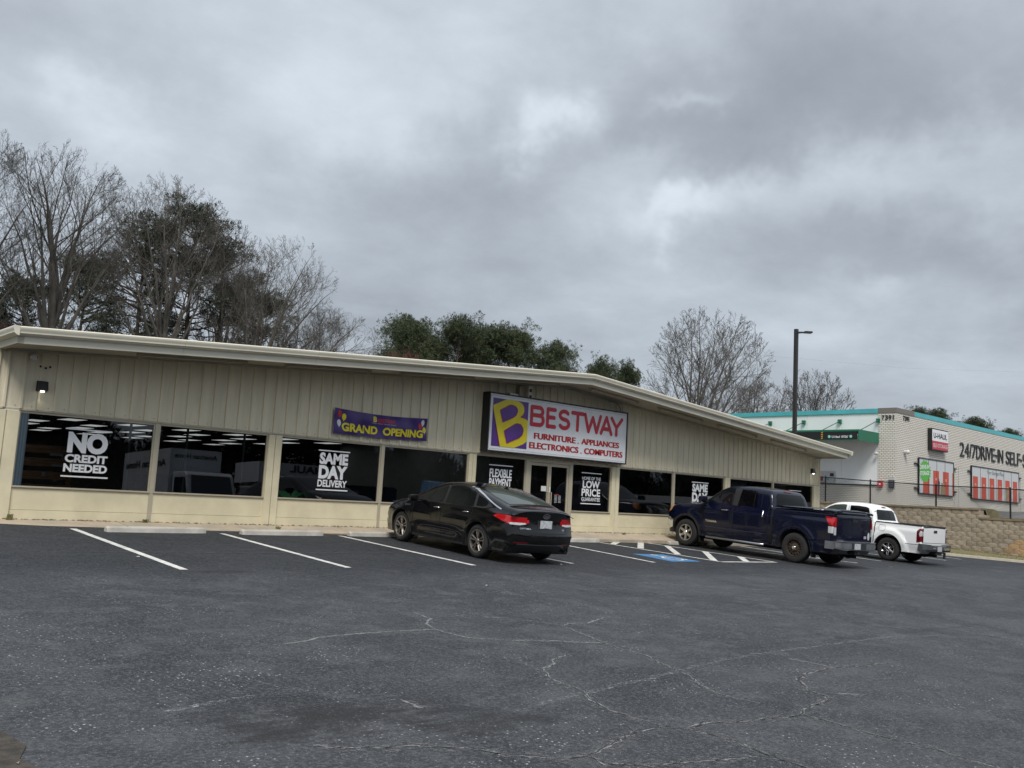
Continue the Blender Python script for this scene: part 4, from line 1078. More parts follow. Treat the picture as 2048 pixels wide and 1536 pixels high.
# numbers
M_num = mat('black_letters', (.010, .010, .012), .4)
for k, ch in enumerate('7391'):
    mb = UB(); y0 = 25.91-.212*k; put_text(mb, ch, lambda u, v, t: (ux-.002-.035*t, y0-(.05 if ch == '1' else 0)-(.175 if ch != '1' else .055)*u, 5.84+.28*v), thick=1, offset=.015); part('number', mb, M_num, ub)
    mb = UB(); x0 = 54.57+.225*k; put_text(mb, ch, lambda u, v, t: (x0+(.05 if ch == '1' else 0)+(.18 if ch != '1' else .055)*u, uy-.002-.035*t, 5.87+.29*v), thick=1, offset=.015); part('number', mb, M_num, ub)
def letters(word, x0, x1):
    vs, fs = text_tris(word, .035)
    # place letters singly by measuring the advance of each
    widths = [{'I': .15, '-': .38, '/': .38, 'W': 1.1, 'N': .98, 'S': .9, 'E': .84, 'L': .78, 'F': .78}.get(ch, .92) for ch in word]
    tot = sum(widths)+.12*(len(word)-1); sc_ = (x1-x0)/tot; x = x0
    for ch, wd in zip(word, widths):
        mb = UB(); a, c = x, x+wd*sc_; z0, z1 = (4.32, 5.24) if ch != '-' else (4.68, 4.84)
        put_text(mb, ch, lambda u, v, t: (a+(c-a)*u, uy-.004-.06*t, z0+(z1-z0)*v), thick=1, offset=-.002)
        part('letter', mb, M_num, ub); x = c+.12*sc_
letters('24/7', 62.79, 65.45); letters('DRIVE-IN', 65.5, 70.25); letters('SELF-', 70.8, 73.95); letters('STORAGE', 74.1, 78.9)
# projecting sign box
sb = thing('box_sign', 'projecting black box sign with U-HAUL over a red SELF-STORAGE band on the brick wall', 'sign', (59.6, 24.6, 5.1))
SYf = 24.72
X0, X1, Z0, Z1 = 57.94, 60.31, 4.37, 5.72
mb = MB(); mb.box(X0-59.6, X1-59.6, SYf+.012-24.6, 25.0-24.6, Z0-5.1, Z1-5.1); part('case', mb, M_blk_, sb)
sbp = lambda x, z, d=0: (x-59.6, SYf-24.6-d, z-5.1)
X0f, X1f = 57.97, 60.28
mb = MB(); mb.box(X0f-59.6, X1f-59.6, SYf-24.6, SYf+.012-24.6, 4.95-5.1, Z1-.06-5.1); part('face', mb, mat('sign_white', (.78, .79, .81), .3), sb)
mb = MB(); mb.box(X0f-59.6, X1f-59.6, SYf-24.6, SYf+.012-24.6, Z0+.06-5.1, 4.945-5.1); part('red_band', mb, mat('uh_red', (.50, .03, .05), .4), sb)
mb = MB(); put_text(mb, 'U-HAUL', lambda u, v, t: sbp(X0f+.16+(X1f-X0f-.32)*u, 5.12+.34*v, .006), offset=.03); part('lettering', mb, M_num, sb)
mb = MB(); put_text(mb, 'SELF-STORAGE', lambda u, v, t: sbp(X0f+.08+(X1f-X0f-.16)*u, 4.56+.24*v, .006), offset=.0); part('lettering', mb, mat('white_print', (.75, .75, .78), .4), sb)
# wall murals: flat printed panels
def mural(x0, x1, z0, z1, label, seams):
    o = thing('mural_panel', label, 'mural', (x0, 24.93, z0))
    mb = MB(); mb.box(0, x1-x0, 0, .06, 0, z1-z0); part('panel', mb, mat('mural_grey', (.55, .57, .58), .5), o)
    mb = MB(); W_, H_ = x1-x0, z1-z0; t_ = .05
    mb.box(-t_, W_+t_, -.03, .07, -t_, 0); mb.box(-t_, W_+t_, -.03, .07, H_, H_+t_); mb.box(-t_, 0, -.03, .07, 0, H_); mb.box(W_, W_+t_, -.03, .07, 0, H_)
    part('frame', mb, M_blk_, o)
    for s in seams:
        mb = MB(); mb.box(s-x0-.012, s-x0+.012, -.012, -.002, 0, H_); part('seam', mb, M_blk_, o)
    for zc in (.27, H_-.33):
        for xa in (-.55, W_+.06):
            mb = MB(); mb.box(xa, xa+.50, -.02, .07, zc-.035, zc+.035); part('bracket', mb, M_blk_, o)
    return o
M_od = mat('mural_orange_red', (.56, .085, .04), .5); M_mg = mat('mural_green', (.09, .42, .05), .5)
def mdoor(o, x0, xa, xb, h, h0=0):
    mb = MB(); mb.add([(xa-x0, -.003, h0), (xb-x0, -.003, h0), (xb-x0, -.003, h), (xa-x0, -.003, h)], [(0, 1, 2, 3)], 0)
    for k in range(12):
        z = h0+(h-h0)*(k+.5)/12; mb.add([(xa-x0, -.005, z), (xb-x0, -.005, z), (xb-x0, -.005, z+.02), (xa-x0, -.005, z+.02)], [(0, 1, 2, 3)], 1)
    if xb-xa > .5:
        for k in range(2):
            z = h0+(h-h0)*(.60+.06*k); wv_ = .26-.1*k; mb.add([((xa+xb)/2-x0-wv_/2, -.008, z), ((xa+xb)/2-x0+wv_/2, -.008, z), ((xa+xb)/2-x0+wv_/2, -.008, z+.05), ((xa+xb)/2-x0-wv_/2, -.008, z+.05)], [(0, 1, 2, 3)], 2)
    part('printed_door', mb, [M_od, mat('mural_dark_red', (.40, .05, .03), .5), mat('mural_pale', (.65, .5, .42), .5)], o)
m1 = mural(56.57, 61.57, 1.66, 3.75, 'framed wall mural with a green burst and red storage doors', [57.9, 59.08, 60.31])
for a, c, h in ((57.12, 58.02, 1.2), (58.56, 59.41, 1.46), (59.99, 60.88, 1.46), (61.42, 61.56, 1.46)): mdoor(m1, 56.57, a, c, h)
mb = MB(); V = []
rng = random.Random(8)
for i in range(44):
    a = 6.2832*i/44; r = (1.0 if i % 2 else .82)*rng.uniform(.94, 1.06); V.append((max(.02, .80+.86*r*math.cos(a)), -.012, 1.34+.72*r*math.sin(a)))
mb.add(V, [tuple(range(44))]); part('green_burst', mb, M_mg, m1)
mb = MB()
for txt, z in (('DRIVE-IN', 1.42), ('STORAGE', 1.04)):
    put_text(mb, txt, lambda u, v, t: (.10+1.28*u, -.016, z+.26*v+.10*u), offset=.03)
part('lettering', mb, mat('white_print', (.75, .75, .78), .4), m1, label='white lettering reading DRIVE-IN STORAGE on the green burst')
def figure(o, x, h, col, nm='printed_figure'):
    mb = MB(); pts = [(-.10, 0), (-.03, 0), (0, .42), (.04, 0), (.12, 0), (.14, .5), (.17, .78), (.10, .86), (.05, .88), (.07, .97), (0, 1.03), (-.06, .97), (-.05, .88), (-.12, .84), (-.17, .6), (-.12, .5)]
    mb.add([(x+u*h*.9, -.012, v*h) for u, v in pts], [tuple(range(len(pts)))]); part(nm, mb, col, o)
figure(m1, 2.80, .98, mat('mural_black', (.03, .03, .035), .6))
mb = MB(); mb.box(3.05, 3.75, -.013, -.009, .02, .50); mb.box(3.15, 3.55, -.016, -.0135, .50, .74); part('printed_boxes', mb, mat('mural_brown', (.30, .22, .13), .6), m1)
m2 = mural(64.55, 73.02, 1.65, 3.76, 'long framed wall mural with a row of six red storage doors and script lettering', [66.0, 67.38, 68.78, 70.2, 71.6])
for k in range(6): mdoor(m2, 64.55, 64.74+k*1.428, 65.57+k*1.428, 1.47)
mb = MB(); put_text(mb, 'Your Storage Place', lambda u, v, t: (2.6+3.05*u, -.012, 1.66+.34*v), offset=-.004, shear=.35); part('lettering', mb, mat('mural_grey_ink', (.16, .16, .17), .6), m2, label='thin script lettering reading Your Storage Place')
mb = MB(); mb.box(5.9, 6.5, -.013, -.009, .02, .9); part('printed_boxes', mb, mat('mural_brown', (.30, .22, .13), .6), m2)
figure(m2, 6.85, .98, mat('mural_black', (.03, .03, .035), .6))
# brick infill piers beside the murals: shallow reveals, downpipe
for xa in (61.95, 62.6, 73.6):
    mb = UB(); mb.box(xa, xa+.03, uy-.012, uy-.001, .7, 3.6); part('control_joint', mb, mat('joint_grey', (.35, .34, .31), .8), ub)
# small wall things
o = thing('meter_box', 'grey utility box with black panel on the brick corner of the storage building', 'utility box', (53.55, 25.26, 1.8))
mb = MB(); mb.box(0, .13, -.15, .15, 0, .44); part('panel', mb, mat('panel_black', (.02, .022, .03), .4), o)
mb = MB(); mb.box(.0, .14, -.16, .16, .45, .62); part('cover', mb, mat('light_grey', (.5, .5, .48), .5), o)
for k in range(3):
    for j in range(2): mb = MB(); mb.box(-.012, 0, -.12+.13*j, -.02+.13*j, .04+.14*k, .13+.14*k); part('window', mb, mat('panel_grey', (.10, .11, .13), .3), o)
o = thing('red_box', 'small red box on the white panel wall next to the brick corner', 'alarm box', (53.55, 25.95, 1.85))
mb = MB(); mb.box(0, .13, -.14, .14, 0, .34); part('case', mb, mat('alarm_red', (.60, .03, .04), .4), o)
mb = MB(); mb.box(-.01, 0, -.06, .06, .10, .2); part('plate', mb, mat('white_print', (.75, .75, .78), .4), o)
o = thing('notice_board', 'printed information board on the white wall under the green canopy', 'sign', (53.66, 29.4, 1.97))
mb = MB(); mb.box(0, .05, -.52, .52, 0, .74); part('board', mb, mat('board_grey', (.50, .50, .51), .5), o)
mb = MB()
for (a, c, e, g, mi) in ((-.46, -.08, .10, .32, 0), (-.02, .14, .18, .36, 1), (.2, .46, .42, .62, 2), (-.05, -.5, .02, .07, 3), (-.3, .05, .45, .52, 0), (-.44, -.26, .14, .42, 3)):
    mb.add([(-.004-.002*mi, -a, e), (-.004-.002*mi, -c, e), (-.004-.002*mi, -c, g), (-.004-.002*mi, -a, g)], [(0, 1, 2, 3)], mi)
part('print', mb, [mat('grey_print', (.45, .45, .46), .6), mat('teal_trim', (.085, .42, .46), .45), mat('panel_black', (.02, .022, .03), .4), mat('print_maroon', (.25, .04, .06), .5)], o)
camera_dome(54.75, 24.98, 3.99, 'white security camera on the brick wall right of the corner numbers', 1, 2.2, R_(0))
camera_dome(53.62, 26.15, 3.8, 'white security camera on the panel wall below the canopy end', 1, 1.6, R_(-90))
# lamp post
lp = thing('lamp_post', 'tall dark square lamp post with one flat lamp head behind the shop', 'lamp post', (47.4, 28.0, .5))
mb = MB(); mb.box(-.095, .095, -.095, .095, 0, 10.05); part('pole', mb, mat('bronze_pole', (.022, .020, .020), .45), lp)
mb = MB(); mb.box(-.2, .2, -.2, .2, 0, .5); part('base', mb, M_conc, lp)
mb = MB(); mb.add([(-.05, -.05, 9.78), (-.05, .05, 9.78), (.55, .05, 9.86), (.55, -.05, 9.86), (-.05, -.05, 9.90), (-.05, .05, 9.90), (.55, .05, 9.93), (.55, -.05, 9.93)], [(0, 1, 2, 3), (4, 7, 6, 5), (0, 4, 5, 1), (1, 5, 6, 2), (2, 6, 7, 3), (3, 7, 4, 0)])
mb.box(.5, .95, -.16, .16, 9.86, 9.95); part('lamp_head', mb, mat('bronze_pole', (.022, .020, .020), .45), lp, rot=(0, 0, R_(-40)), scale=(.95, 1.1, 1.0))
# thin overhead wire far right
mb = MB(); mb.tube([(56, 36, 10.9), (75, 34, 12.4), (95, 32, 14.6), (120, 30, 17.6)], .003, 5)
part('overhead_wire', mb, mat('wire_grey', (.15, .15, .16), .6), None, smooth=60, label='thin overhead wire crossing the sky above the storage building', cat='wire')
# ================================================================== vehicles
def catmull(P, step=.04):
    P = [np.array(p, float) for p in P]; out = []
    for i in range(len(P)-1):
        p0 = P[max(0, i-1)]; p1 = P[i]; p2 = P[i+1]; p3 = P[min(len(P)-1, i+2)]
        L = np.linalg.norm((p2-p1)[:2]); n = max(1, int(round(L/step)))
        # centripetal-ish tangents limited by the chord
        m1 = (p2-p0)*.5; m2 = (p3-p1)*.5
        l0 = np.linalg.norm((p1-p0)[:2])+1e-9; l2 = np.linalg.norm((p3-p2)[:2])+1e-9
        m1 = m1*min(1, 2*L/(l0+L)) if i > 0 else (p2-p1); m2 = m2*min(1, 2*L/(l2+L)) if i < len(P)-2 else (p2-p1)
        for k in range(n):
            t_ = k/n; out.append((2*t_**3-3*t_**2+1)*p1+(t_**3-2*t_**2+t_)*m1+(-2*t_**3+3*t_**2)*p2+(t_**3-t_**2)*m2)
    out.append(P[-1]); return out

class Shell:
    """car body from a side outline, a half-width function and rounded edges"""
    def __init__(s, top, wheels, R, zs, W, dip=None, front_lo=None, rear_lo=None):
        # top: rear-bottom -> over the roof -> front-bottom; each (x, z, crown, radius)
        O = catmull(top); tag = [0]*len(O)
        xs0 = O[-1]; under = []
        (xr, xf, zc) = wheels
        dxa = math.sqrt(max(0, R*R-(zc-zs)**2)); a0 = math.asin((zs-zc)/R)
        def line(xa, xb):
            n = max(1, int(abs(xb-xa)/.08)); return [((xa+(xb-xa)*k/n), zs, 0., .012) for k in range(1, n)]
        def arcp(cx):
            return [(cx+R*math.cos(t_), zc+R*math.sin(t_), 0., .010) for t_ in np.linspace(a0, math.pi-a0, 22)]
        under += line(xs0[0], xf+dxa)+arcp(xf)+line(xf-dxa, xr+dxa)+arcp(xr)+line(xr-dxa, O[0][0])
        O = O+[np.array(p, float) for p in under]; tag += [1]*len(under)
        s.O = O; n = len(O); s.W = W
        T = []
        for i in range(n):
            d = O[(i+1) % n][:2]-O[i-1][:2]; d = d/(np.linalg.norm(d)+1e-9); T.append((d[1], -d[0]))
        fr = [0, .16, .32, .48, .62, .74, .84]; th = [math.radians(a) for a in (0, 18, 36, 54, 72, 90)]
        def pt(i, f, ins):
            x, z, cr_, r = O[i]; nx, nz = T[i]; dd = cr_*f*f+ins
            X, Z = x+nx*dd, z+nz*dd
            return X, Z
        cols = []
        for i in range(n):
            x, z, cr_, r = O[i]; w0 = W(x, z); row = []
            f0 = 1-r/w0
            for f in fr:
                ff = f*f0/.84*1.0; X, Z = pt(i, ff, 0); zz = Z
                if dip and tag[i] == 0 and dip[0] < x < dip[1] and z > dip[3] and ff < .93: zz = Z-dip[2]
                row.append((X, W(X, Z)*ff, zz))
            for a in th[1:]:
                ff = f0+(1-f0)*math.sin(a); X, Z = pt(i, ff, r*(1-math.cos(a))); row.append((X, W(X, Z)*ff, Z))
            cols.append(row)
        m = len(cols[0]); V = []; F = []; MI = []
        full = 2*m-1
        for row in cols:
            V += [(x, y, z) for x, y, z in reversed(row)] + [(x, -y, z) for x, y, z in row[1:]]
        for i in range(n):
            j = (i+1) % n
            for k in range(full-1):
                F.append((i*full+k, i*full+k+1, j*full+k+1, j*full+k)); MI.append(1 if (tag[i] and tag[j]) else 0)
        # side skins
        loop2 = [(row[-1][0], row[-1][2]) for row in cols]
        inner = []
        xs_ = [p[0] for p in loop2]; zs_ = [p[1] for p in loop2]
        lp = np.array(loop2)
        def inside(x, z):
            c = False; j = len(lp)-1
            for i in range(len(lp)):
                if (lp[i, 1] > z) != (lp[j, 1] > z) and x < (lp[j, 0]-lp[i, 0])*(z-lp[i, 1])/(lp[j, 1]-lp[i, 1]+1e-12)+lp[i, 0]: c = not c
                j = i
            return c
        gx = np.arange(min(xs_)+.03, max(xs_), .06)
        for ri, z in enumerate(np.arange(min(zs_)+.03, max(zs_), .05)):
            for x in gx+(.03 if ri % 2 else 0):
                if np.min(np.hypot(lp[:, 0]-x, lp[:, 1]-z)) > .026 and inside(x, z): inner.append((x, z))
        r = geometry.delaunay_2d_cdt([Vector(p) for p in loop2+inner], [], [list(range(len(loop2)))], 1, 1e-6)
        for side in (1, -1):
            o = len(V); V += [(v[0], side*W(v[0], v[1]), v[1]) for v in r[0]]
            for f in r[2]:
                f = tuple(i+o for i in f); F.append(f if side < 0 else tuple(reversed(f))); MI.append(0)
        s.V, s.F, s.MI = V, F, MI
        s.bvh = BVHTree.FromPolygons([Vector(v) for v in V], F)
    def mesh(s, name, paint, dark):
        import bmesh
        me = bpy.data.meshes.new(name); me.from_pydata(s.V, [], s.F); me.materials.append(paint); me.materials.append(dark)
        me.polygons.foreach_set('material_index', s.MI)
        bm = bmesh.new(); bm.from_mesh(me); bmesh.ops.remove_doubles(bm, verts=bm.verts, dist=.0015); bmesh.ops.recalc_face_normals(bm, faces=bm.faces); bm.to_mesh(me); bm.free()
        me.polygons.foreach_set('use_smooth', [True]*len(me.polygons)); me.set_sharp_from_angle(angle=R_(38)); return me
    def patch(s, poly, view, off=.004, side=1, thick=None, step=.05):
        """a skin piece laid on the body: poly in the view's 2D; view side/rear/front/top"""
        pl_ = [Vector(p) for p in poly]; n = len(pl_); dense = []
        for i in range(n):
            a, c = pl_[i], pl_[(i+1) % n]; k = max(1, int((c-a).length/step))
            dense += [a.lerp(c, q/k) for q in range(k)]
        xs_ = [p.x for p in dense]; ys_ = [p.y for p in dense]; inner = []
        for x in np.arange(min(xs_)+step/2, max(xs_), step):
            for y in np.arange(min(ys_)+step/2, max(ys_), step):
                c = False; j = len(dense)-1
                for i in range(len(dense)):
                    if (dense[i].y > y) != (dense[j].y > y) and x < (dense[j].x-dense[i].x)*(y-dense[i].y)/(dense[j].y-dense[i].y+1e-12)+dense[i].x: c = not c
                    j = i
                if c: inner.append(Vector((x, y)))
        r = geometry.delaunay_2d_cdt(dense+inner, [], [list(range(len(dense)))], 1, 1e-6)
        V = [s.on(v[0], v[1], view, off, side) for v in r[0]]
        mb = MB(); mb.add(V, [tuple(f) for f in r[2]]); return mb
    def on(s, a, b_, view, off=.004, side=1):
        if view == 'side': o, d = Vector((a, side*2.5, b_)), Vector((0, -side, 0))
        elif view == 'rear': o, d = Vector((-6, a, b_)), Vector((1, 0, 0))
        elif view == 'front': o, d = Vector((9, a, b_)), Vector((-1, 0, 0))
        else: o, d = Vector((a, b_, 4)), Vector((0, 0, -1))
        h = s.bvh.ray_cast(o, d)
        if h[0] is None:
            h2 = s.bvh.find_nearest(o+d*(6+min(v[0] for v in s.V)+.03 if view == 'rear' else (9-max(v[0] for v in s.V)+.03 if view == 'front' else 1.6))); p = h2[0]; n = h2[1]
        else: p, n = h[0], h[1]
        if n.dot(d) > 0: n = -n
        q = p+n*off*.5-d*off*.6
        return (q.x, q.y, q.z)

def offset_ring(pts, w, closed=False):
    """open ribbon polygon round a polyline in 2D"""
    L = []; Rr = []
    for i, p in enumerate(pts):
        a = Vector(pts[max(0, i-1)]); c = Vector(pts[min(len(pts)-1, i+1)]); d = (c-a).normalized(); n = Vector((-d.y, d.x)); p = Vector(p)
        L.append(tuple(p+n*w/2)); Rr.append(tuple(p-n*w/2))
    return L+list(reversed(Rr))

def paint_mat(name, col, metal=.3, rough=.28, coat=.55): 
    if name in MATS: return MATS[name]
    m = mat(name, col, rough, metal, coat=coat, spec=.25); b = m.node_tree.nodes['Principled BSDF']; t = NT(m.node_tree)
    P = t.n('ShaderNodeTexCoord').outputs['Object']
    # road dust settles as slightly rougher patches
    n = t.noise(P, 2.2, 5, .6); t.set(b, 'Roughness', t.ramp(n, .3, .75, rough-.06, rough+.06)); t.set(b, 'Coat Roughness', t.ramp(n, .35, .8, .01, .05))
    s = t.n('ShaderNodeSeparateXYZ', ins={0: P}); low = t.math('MULTIPLY', t.ramp(s.outputs[2], .18, .75, 1.0, 0.0), t.ramp(t.noise(P, 7, 5, .65), .35, .75))
    t.set(b, 'Base Color', t.mix(t.math('MULTIPLY', low, .16), col, (.10, .095, .085)))
    return m
M_rub = mat('tyre_rubber', (.022, .022, .022), .85, var=.2, vscale=8, bump=.3, bscale=60)
M_well = mat('wheel_well', (.006, .006, .006), .95)
M_seam = mat('seam_black', (.003, .003, .003), .8)
M_cg = mat('car_glass', (.006, .008, .009), .02, spec=.75)
M_cgd = mat('privacy_glass', (.003, .003, .004), .03, spec=.22)
M_cgl = mat('clear_car_glass', (.05, .065, .06), .02, spec=.8)
M_chr = mat('chrome', (.75, .75, .76), .12, 1.0)
M_alloy = mat('alloy', (.42, .40, .38), .32, .85, var=.15, vscale=10)
M_alloyd = mat('dark_alloy', (.26, .24, .22), .35, .8)
M_steel = mat('rusty_steel_wheel', (.035, .028, .024), .75, .3, vscale=25, col2=(.075, .045, .028))
M_red = mat('tail_red', (.42, .006, .010), .12, spec=.8)
M_redd = mat('tail_deep_red', (.12, .004, .008), .15, spec=.7)
M_clr = mat('lamp_clear', (.55, .55, .56), .15, spec=.8)
M_amb = mat('lamp_amber', (.55, .25, .12), .2, spec=.7)
M_blkp = mat('black_plastic', (.018, .018, .019), .6)
M_plate = mat('licence_plate', (.62, .63, .64), .45, vscale=22, col2=(.40, .42, .46))
M_gbump = mat('grey_bumper', (.26, .27, .29), .35, .6, vscale=3, var=.15)

def wheel(parent, x, y, R, rim, width, style, side, zc=None):
    """tyre > sidewall, rim > spokes; y is the outer face"""
    zc = zc or R; s = side; o = link('wheel', None, parent, (x, y, zc))
    w = width
    prof = [(rim+.004, -.020), (rim+.012, -.008), (rim+.045, .0), (R-.045, -.004), (R-.018, -.018), (R-.004, -.04), (R, -.07), (R, -w+.07), (R-.004, -w+.04), (R-.03, -w), (rim, -w), (rim, -w+.03), (rim, -.03)]
    mb = MB(); mb.revolve([(r, t_*s) for r, t_ in prof], 48, 'Y'); me = recalc(mb.mesh('tyre', M_rub)); me.polygons.foreach_set('use_smooth', [True]*len(me.polygons)); me.set_sharp_from_angle(angle=R_(35))
    link('tyre', me, o)
    rm = {'alloy6': M_alloy, 'alloy10': M_alloyd, 'steel': M_steel, 'alloyc': M_chr, 'plain': M_alloy}[style]
    mb = MB(); mb.revolve([(rim+.006, -.012*s), (rim+.004, -.004*s), (rim-.014, -.006*s), (rim-.022, -.03*s), (rim-.028, -.11*s), (rim-.03, -(w-.02)*s)], 40, 'Y')
    rg = link('rim', mb.mesh('rim', rm, 40), o)
    mb = MB(); mb.revolve([(0, -.085*s), (rim-.02, -.095*s)], 24, 'Y'); link('brake_disc', mb.mesh('brake_disc', M_well), o)
    def spoke(a, wa, wb, r0, r1, d0, d1, th_=.03):
        mb = MB(); ca, sa = math.cos(a), math.sin(a)
        def P_(r, t_, d): return (r*ca-t_*sa, d*s, r*sa+t_*ca)
        V = []
        for r, ww, d in ((r0, wa, d0), ((r0+r1)/2, (wa+wb)/2*.92, (d0+d1)/2+.004), (r1, wb, d1)):
            V += [P_(r, -ww/2, d-.010), P_(r, -ww*.28, d), P_(r, ww*.28, d), P_(r, ww/2, d-.010), P_(r, ww/2, d-th_), P_(r, -ww/2, d-th_)]
        F = []
        for k in range(2):
            for i in range(6): F.append((k*6+i, k*6+(i+1) % 6, k*6+6+(i+1) % 6, k*6+6+i))
        mb.add(V, F); return mb
    if style == 'alloy10':
        for k in range(5):
            for dl, ww in ((-.17, .030), (.17, .030)):
                a = k*2*math.pi/5+dl*1.1+.3; link('spoke', recalc(spoke(a, .024, .036, .05, rim-.015, -.022, -.012).mesh('spoke', rm)), rg)
        hub = (.055, -.02)
    elif style in ('alloy6', 'alloyc'):
        n = 6
        for k in range(n): link('spoke', recalc(spoke(k*2*math.pi/n+.52, .085, .080 if style == 'alloy6' else .07, .05, rim-.012, -.018, -.012, .04).mesh('spoke', rm)), rg)
        hub = (.062, -.004)
    elif style == 'steel':
        mb = MB(); mb.revolve([(.05, -.03*s), (.10, -.03*s), (.125, -.05*s), (rim*.66, -.045*s)], 36, 'Y'); mb.revolve([(rim*.86, -.05*s), (rim-.015, -.065*s)], 36, 'Y'); link('wheel_disc', mb.mesh('wheel_disc', rm, 40), rg)
        for k in range(14): link('spoke', recalc(spoke(k*2*math.pi/14, .050, .055, rim*.64, rim*.88, -.044, -.048, .02).mesh('spoke', rm)), rg)
        hub = (.058, .0)
    else:
        for k in range(5): link('spoke', spoke(k*2*math.pi/5, .08, .07, .05, rim-.012, -.02, -.012).mesh('spoke', rm), rg)
        hub = (.055, -.01)
    mb = MB(); mb.revolve([(0, (hub[1]+.004)*s), (hub[0]*.8, (hub[1]+.002)*s), (hub[0], (hub[1]-.01)*s), (hub[0]+.004, (hub[1]-.05)*s)], 20, 'Y')
    link('hub_cap', mb.mesh('hub_cap', M_chr if style != 'alloy10' else rm, 40), rg)
    for k in range(5 if style != 'steel' else 5):
        a = k*2*math.pi/5; mb = MB(); r_ = hub[0]+.018; mb.revolve([(0, (-.008)*s), (.009, -.01*s), (.010, -.03*s)], 6, 'Y'); mb.v = [(p[0]+r_*math.cos(a), p[1], p[2]+r_*math.sin(a)) for p in mb.v]; link('lug_nut', mb.mesh('lug_nut', M_chr if style != 'alloy10' else M_well), rg)
    return o

def plate(parent, x, y, z, w=.30, h=.15, tilt=0):
    mb = MB(); mb.box(-.004, .004, -w/2, w/2, -h/2, h/2); o = part('licence_plate', mb, M_plate, parent, loc=(x, y, z), rot=(tilt, 0, 0))
    return o
def halves(pts, w):
    n = len(pts); a = n//2; return [offset_ring(pts[:a+1], w), offset_ring(pts[a:], w)]
def side_patch(sh_, root, name, poly, m_, off=.004, both=True, smooth=50, label=None, parent=None, step=.05):
    out = []
    for sd in ((1, -1) if both else (1,)):
        mb = MB()
        for pg in (poly if isinstance(poly[0], list) else [poly]):
            q_ = sh_.patch(pg, 'side', off, sd, step=step); mb.add(q_.v, q_.f)
        me = recalc_n(mb.mesh(name, m_), (0, sd, 0)); me.polygons.foreach_set('use_smooth', [True]*len(me.polygons))
        out.append(link(name, me, parent[len(out)] if parent else root, label=label if sd == 1 else None))
    return out
def recalc_n(me, want):
    import bmesh
    bm = bmesh.new(); bm.from_mesh(me); bm.normal_update(); w_ = Vector(want)
    fl = [f for f in bm.faces if f.normal.dot(w_) < 0]; bmesh.ops.reverse_faces(bm, faces=fl); bm.to_mesh(me); bm.free(); return me
def face_patch(sh_, root, name, poly, view, m_, off=.004, label=None, parent=None, step=.05):
    mb = MB()
    for pg in (poly if isinstance(poly[0], list) else [poly]):
        q_ = sh_.patch(pg, view, off, step=step); mb.add(q_.v, q_.f)
    want = {'rear': (-1, 0, 0), 'front': (1, 0, 0), 'top': (0, 0, 1)}[view]
    me = recalc_n(mb.mesh(name, m_), want); me.polygons.foreach_set('use_smooth', [True]*len(me.polygons)); return link(name, me, parent or root, label=label)
def surf_text(sh_, root, name, body, view, a0, a1, b0, b1, m_, off=.006, offset=.02, side=1, label=None, shear=0.0):
    vs, fs = text_tris(body, offset, 1.0, shear)
    mb = MB(); mb.add([sh_.on(a0+(a1-a0)*u, b0+(b1-b0)*v, view, off, side) for u, v in vs], fs)
    return part(name, mb, m_, root, label=label)
def mirror_part(root, x, y, z, m_, side, s=1.0):
    mb = MB(); V = []
    for k, (sx, sz) in enumerate(((1, 1), (.86, .9))):
        for dx, dz in ((-.05, -.08), (.06, -.07), (.09, 0), (.06, .07), (-.05, .085)): V.append((dx*s*sx, (.0+.21*k)*side*s, dz*s*sz))
    V2 = [(p[0]*.7, p[1], p[2]*.75) for p in V]
    mb.add(V, [(i, (i+1) % 5, 5+(i+1) % 5, 5+i) for i in range(5)]+[(4, 3, 2, 1, 0), (5, 6, 7, 8, 9)])
    me = recalc(mb.mesh('mirror', m_)); o = link('mirror', me, root, (x, y+side*.06*s, z))
    bv = o.modifiers.new('round', 'BEVEL'); bv.width = .022*s; bv.segments = 3
    for p in me.polygons: p.use_smooth = True
    mb = MB(); mb.bar((0, -side*.10, -.05*s), (0, side*.03, -.04*s), .05*s, .03*s); part('mirror_arm', mb, M_blkp, o)
    return o
def place(root, x, y, head, s, pitch=None):
    """stand a vehicle on the sloping lot; head is its heading, measured from +X"""
    n = Vector((.0106, -.0478, 1)).normalized(); f = Vector((math.cos(head), math.sin(head), 0)); f = (f-n*f.dot(n)).normalized(); l = n.cross(f)
    Mx = Matrix(((f.x, l.x, n.x, x), (f.y, l.y, n.y, y), (f.z, l.z, n.z, gz(x, y)+.002), (0, 0, 0, 1)))
    root.matrix_world = Mx @ Matrix.Scale(s, 4)

def smooth01(x): x = min(1, max(0, x)); return x*x*(3-2*x)

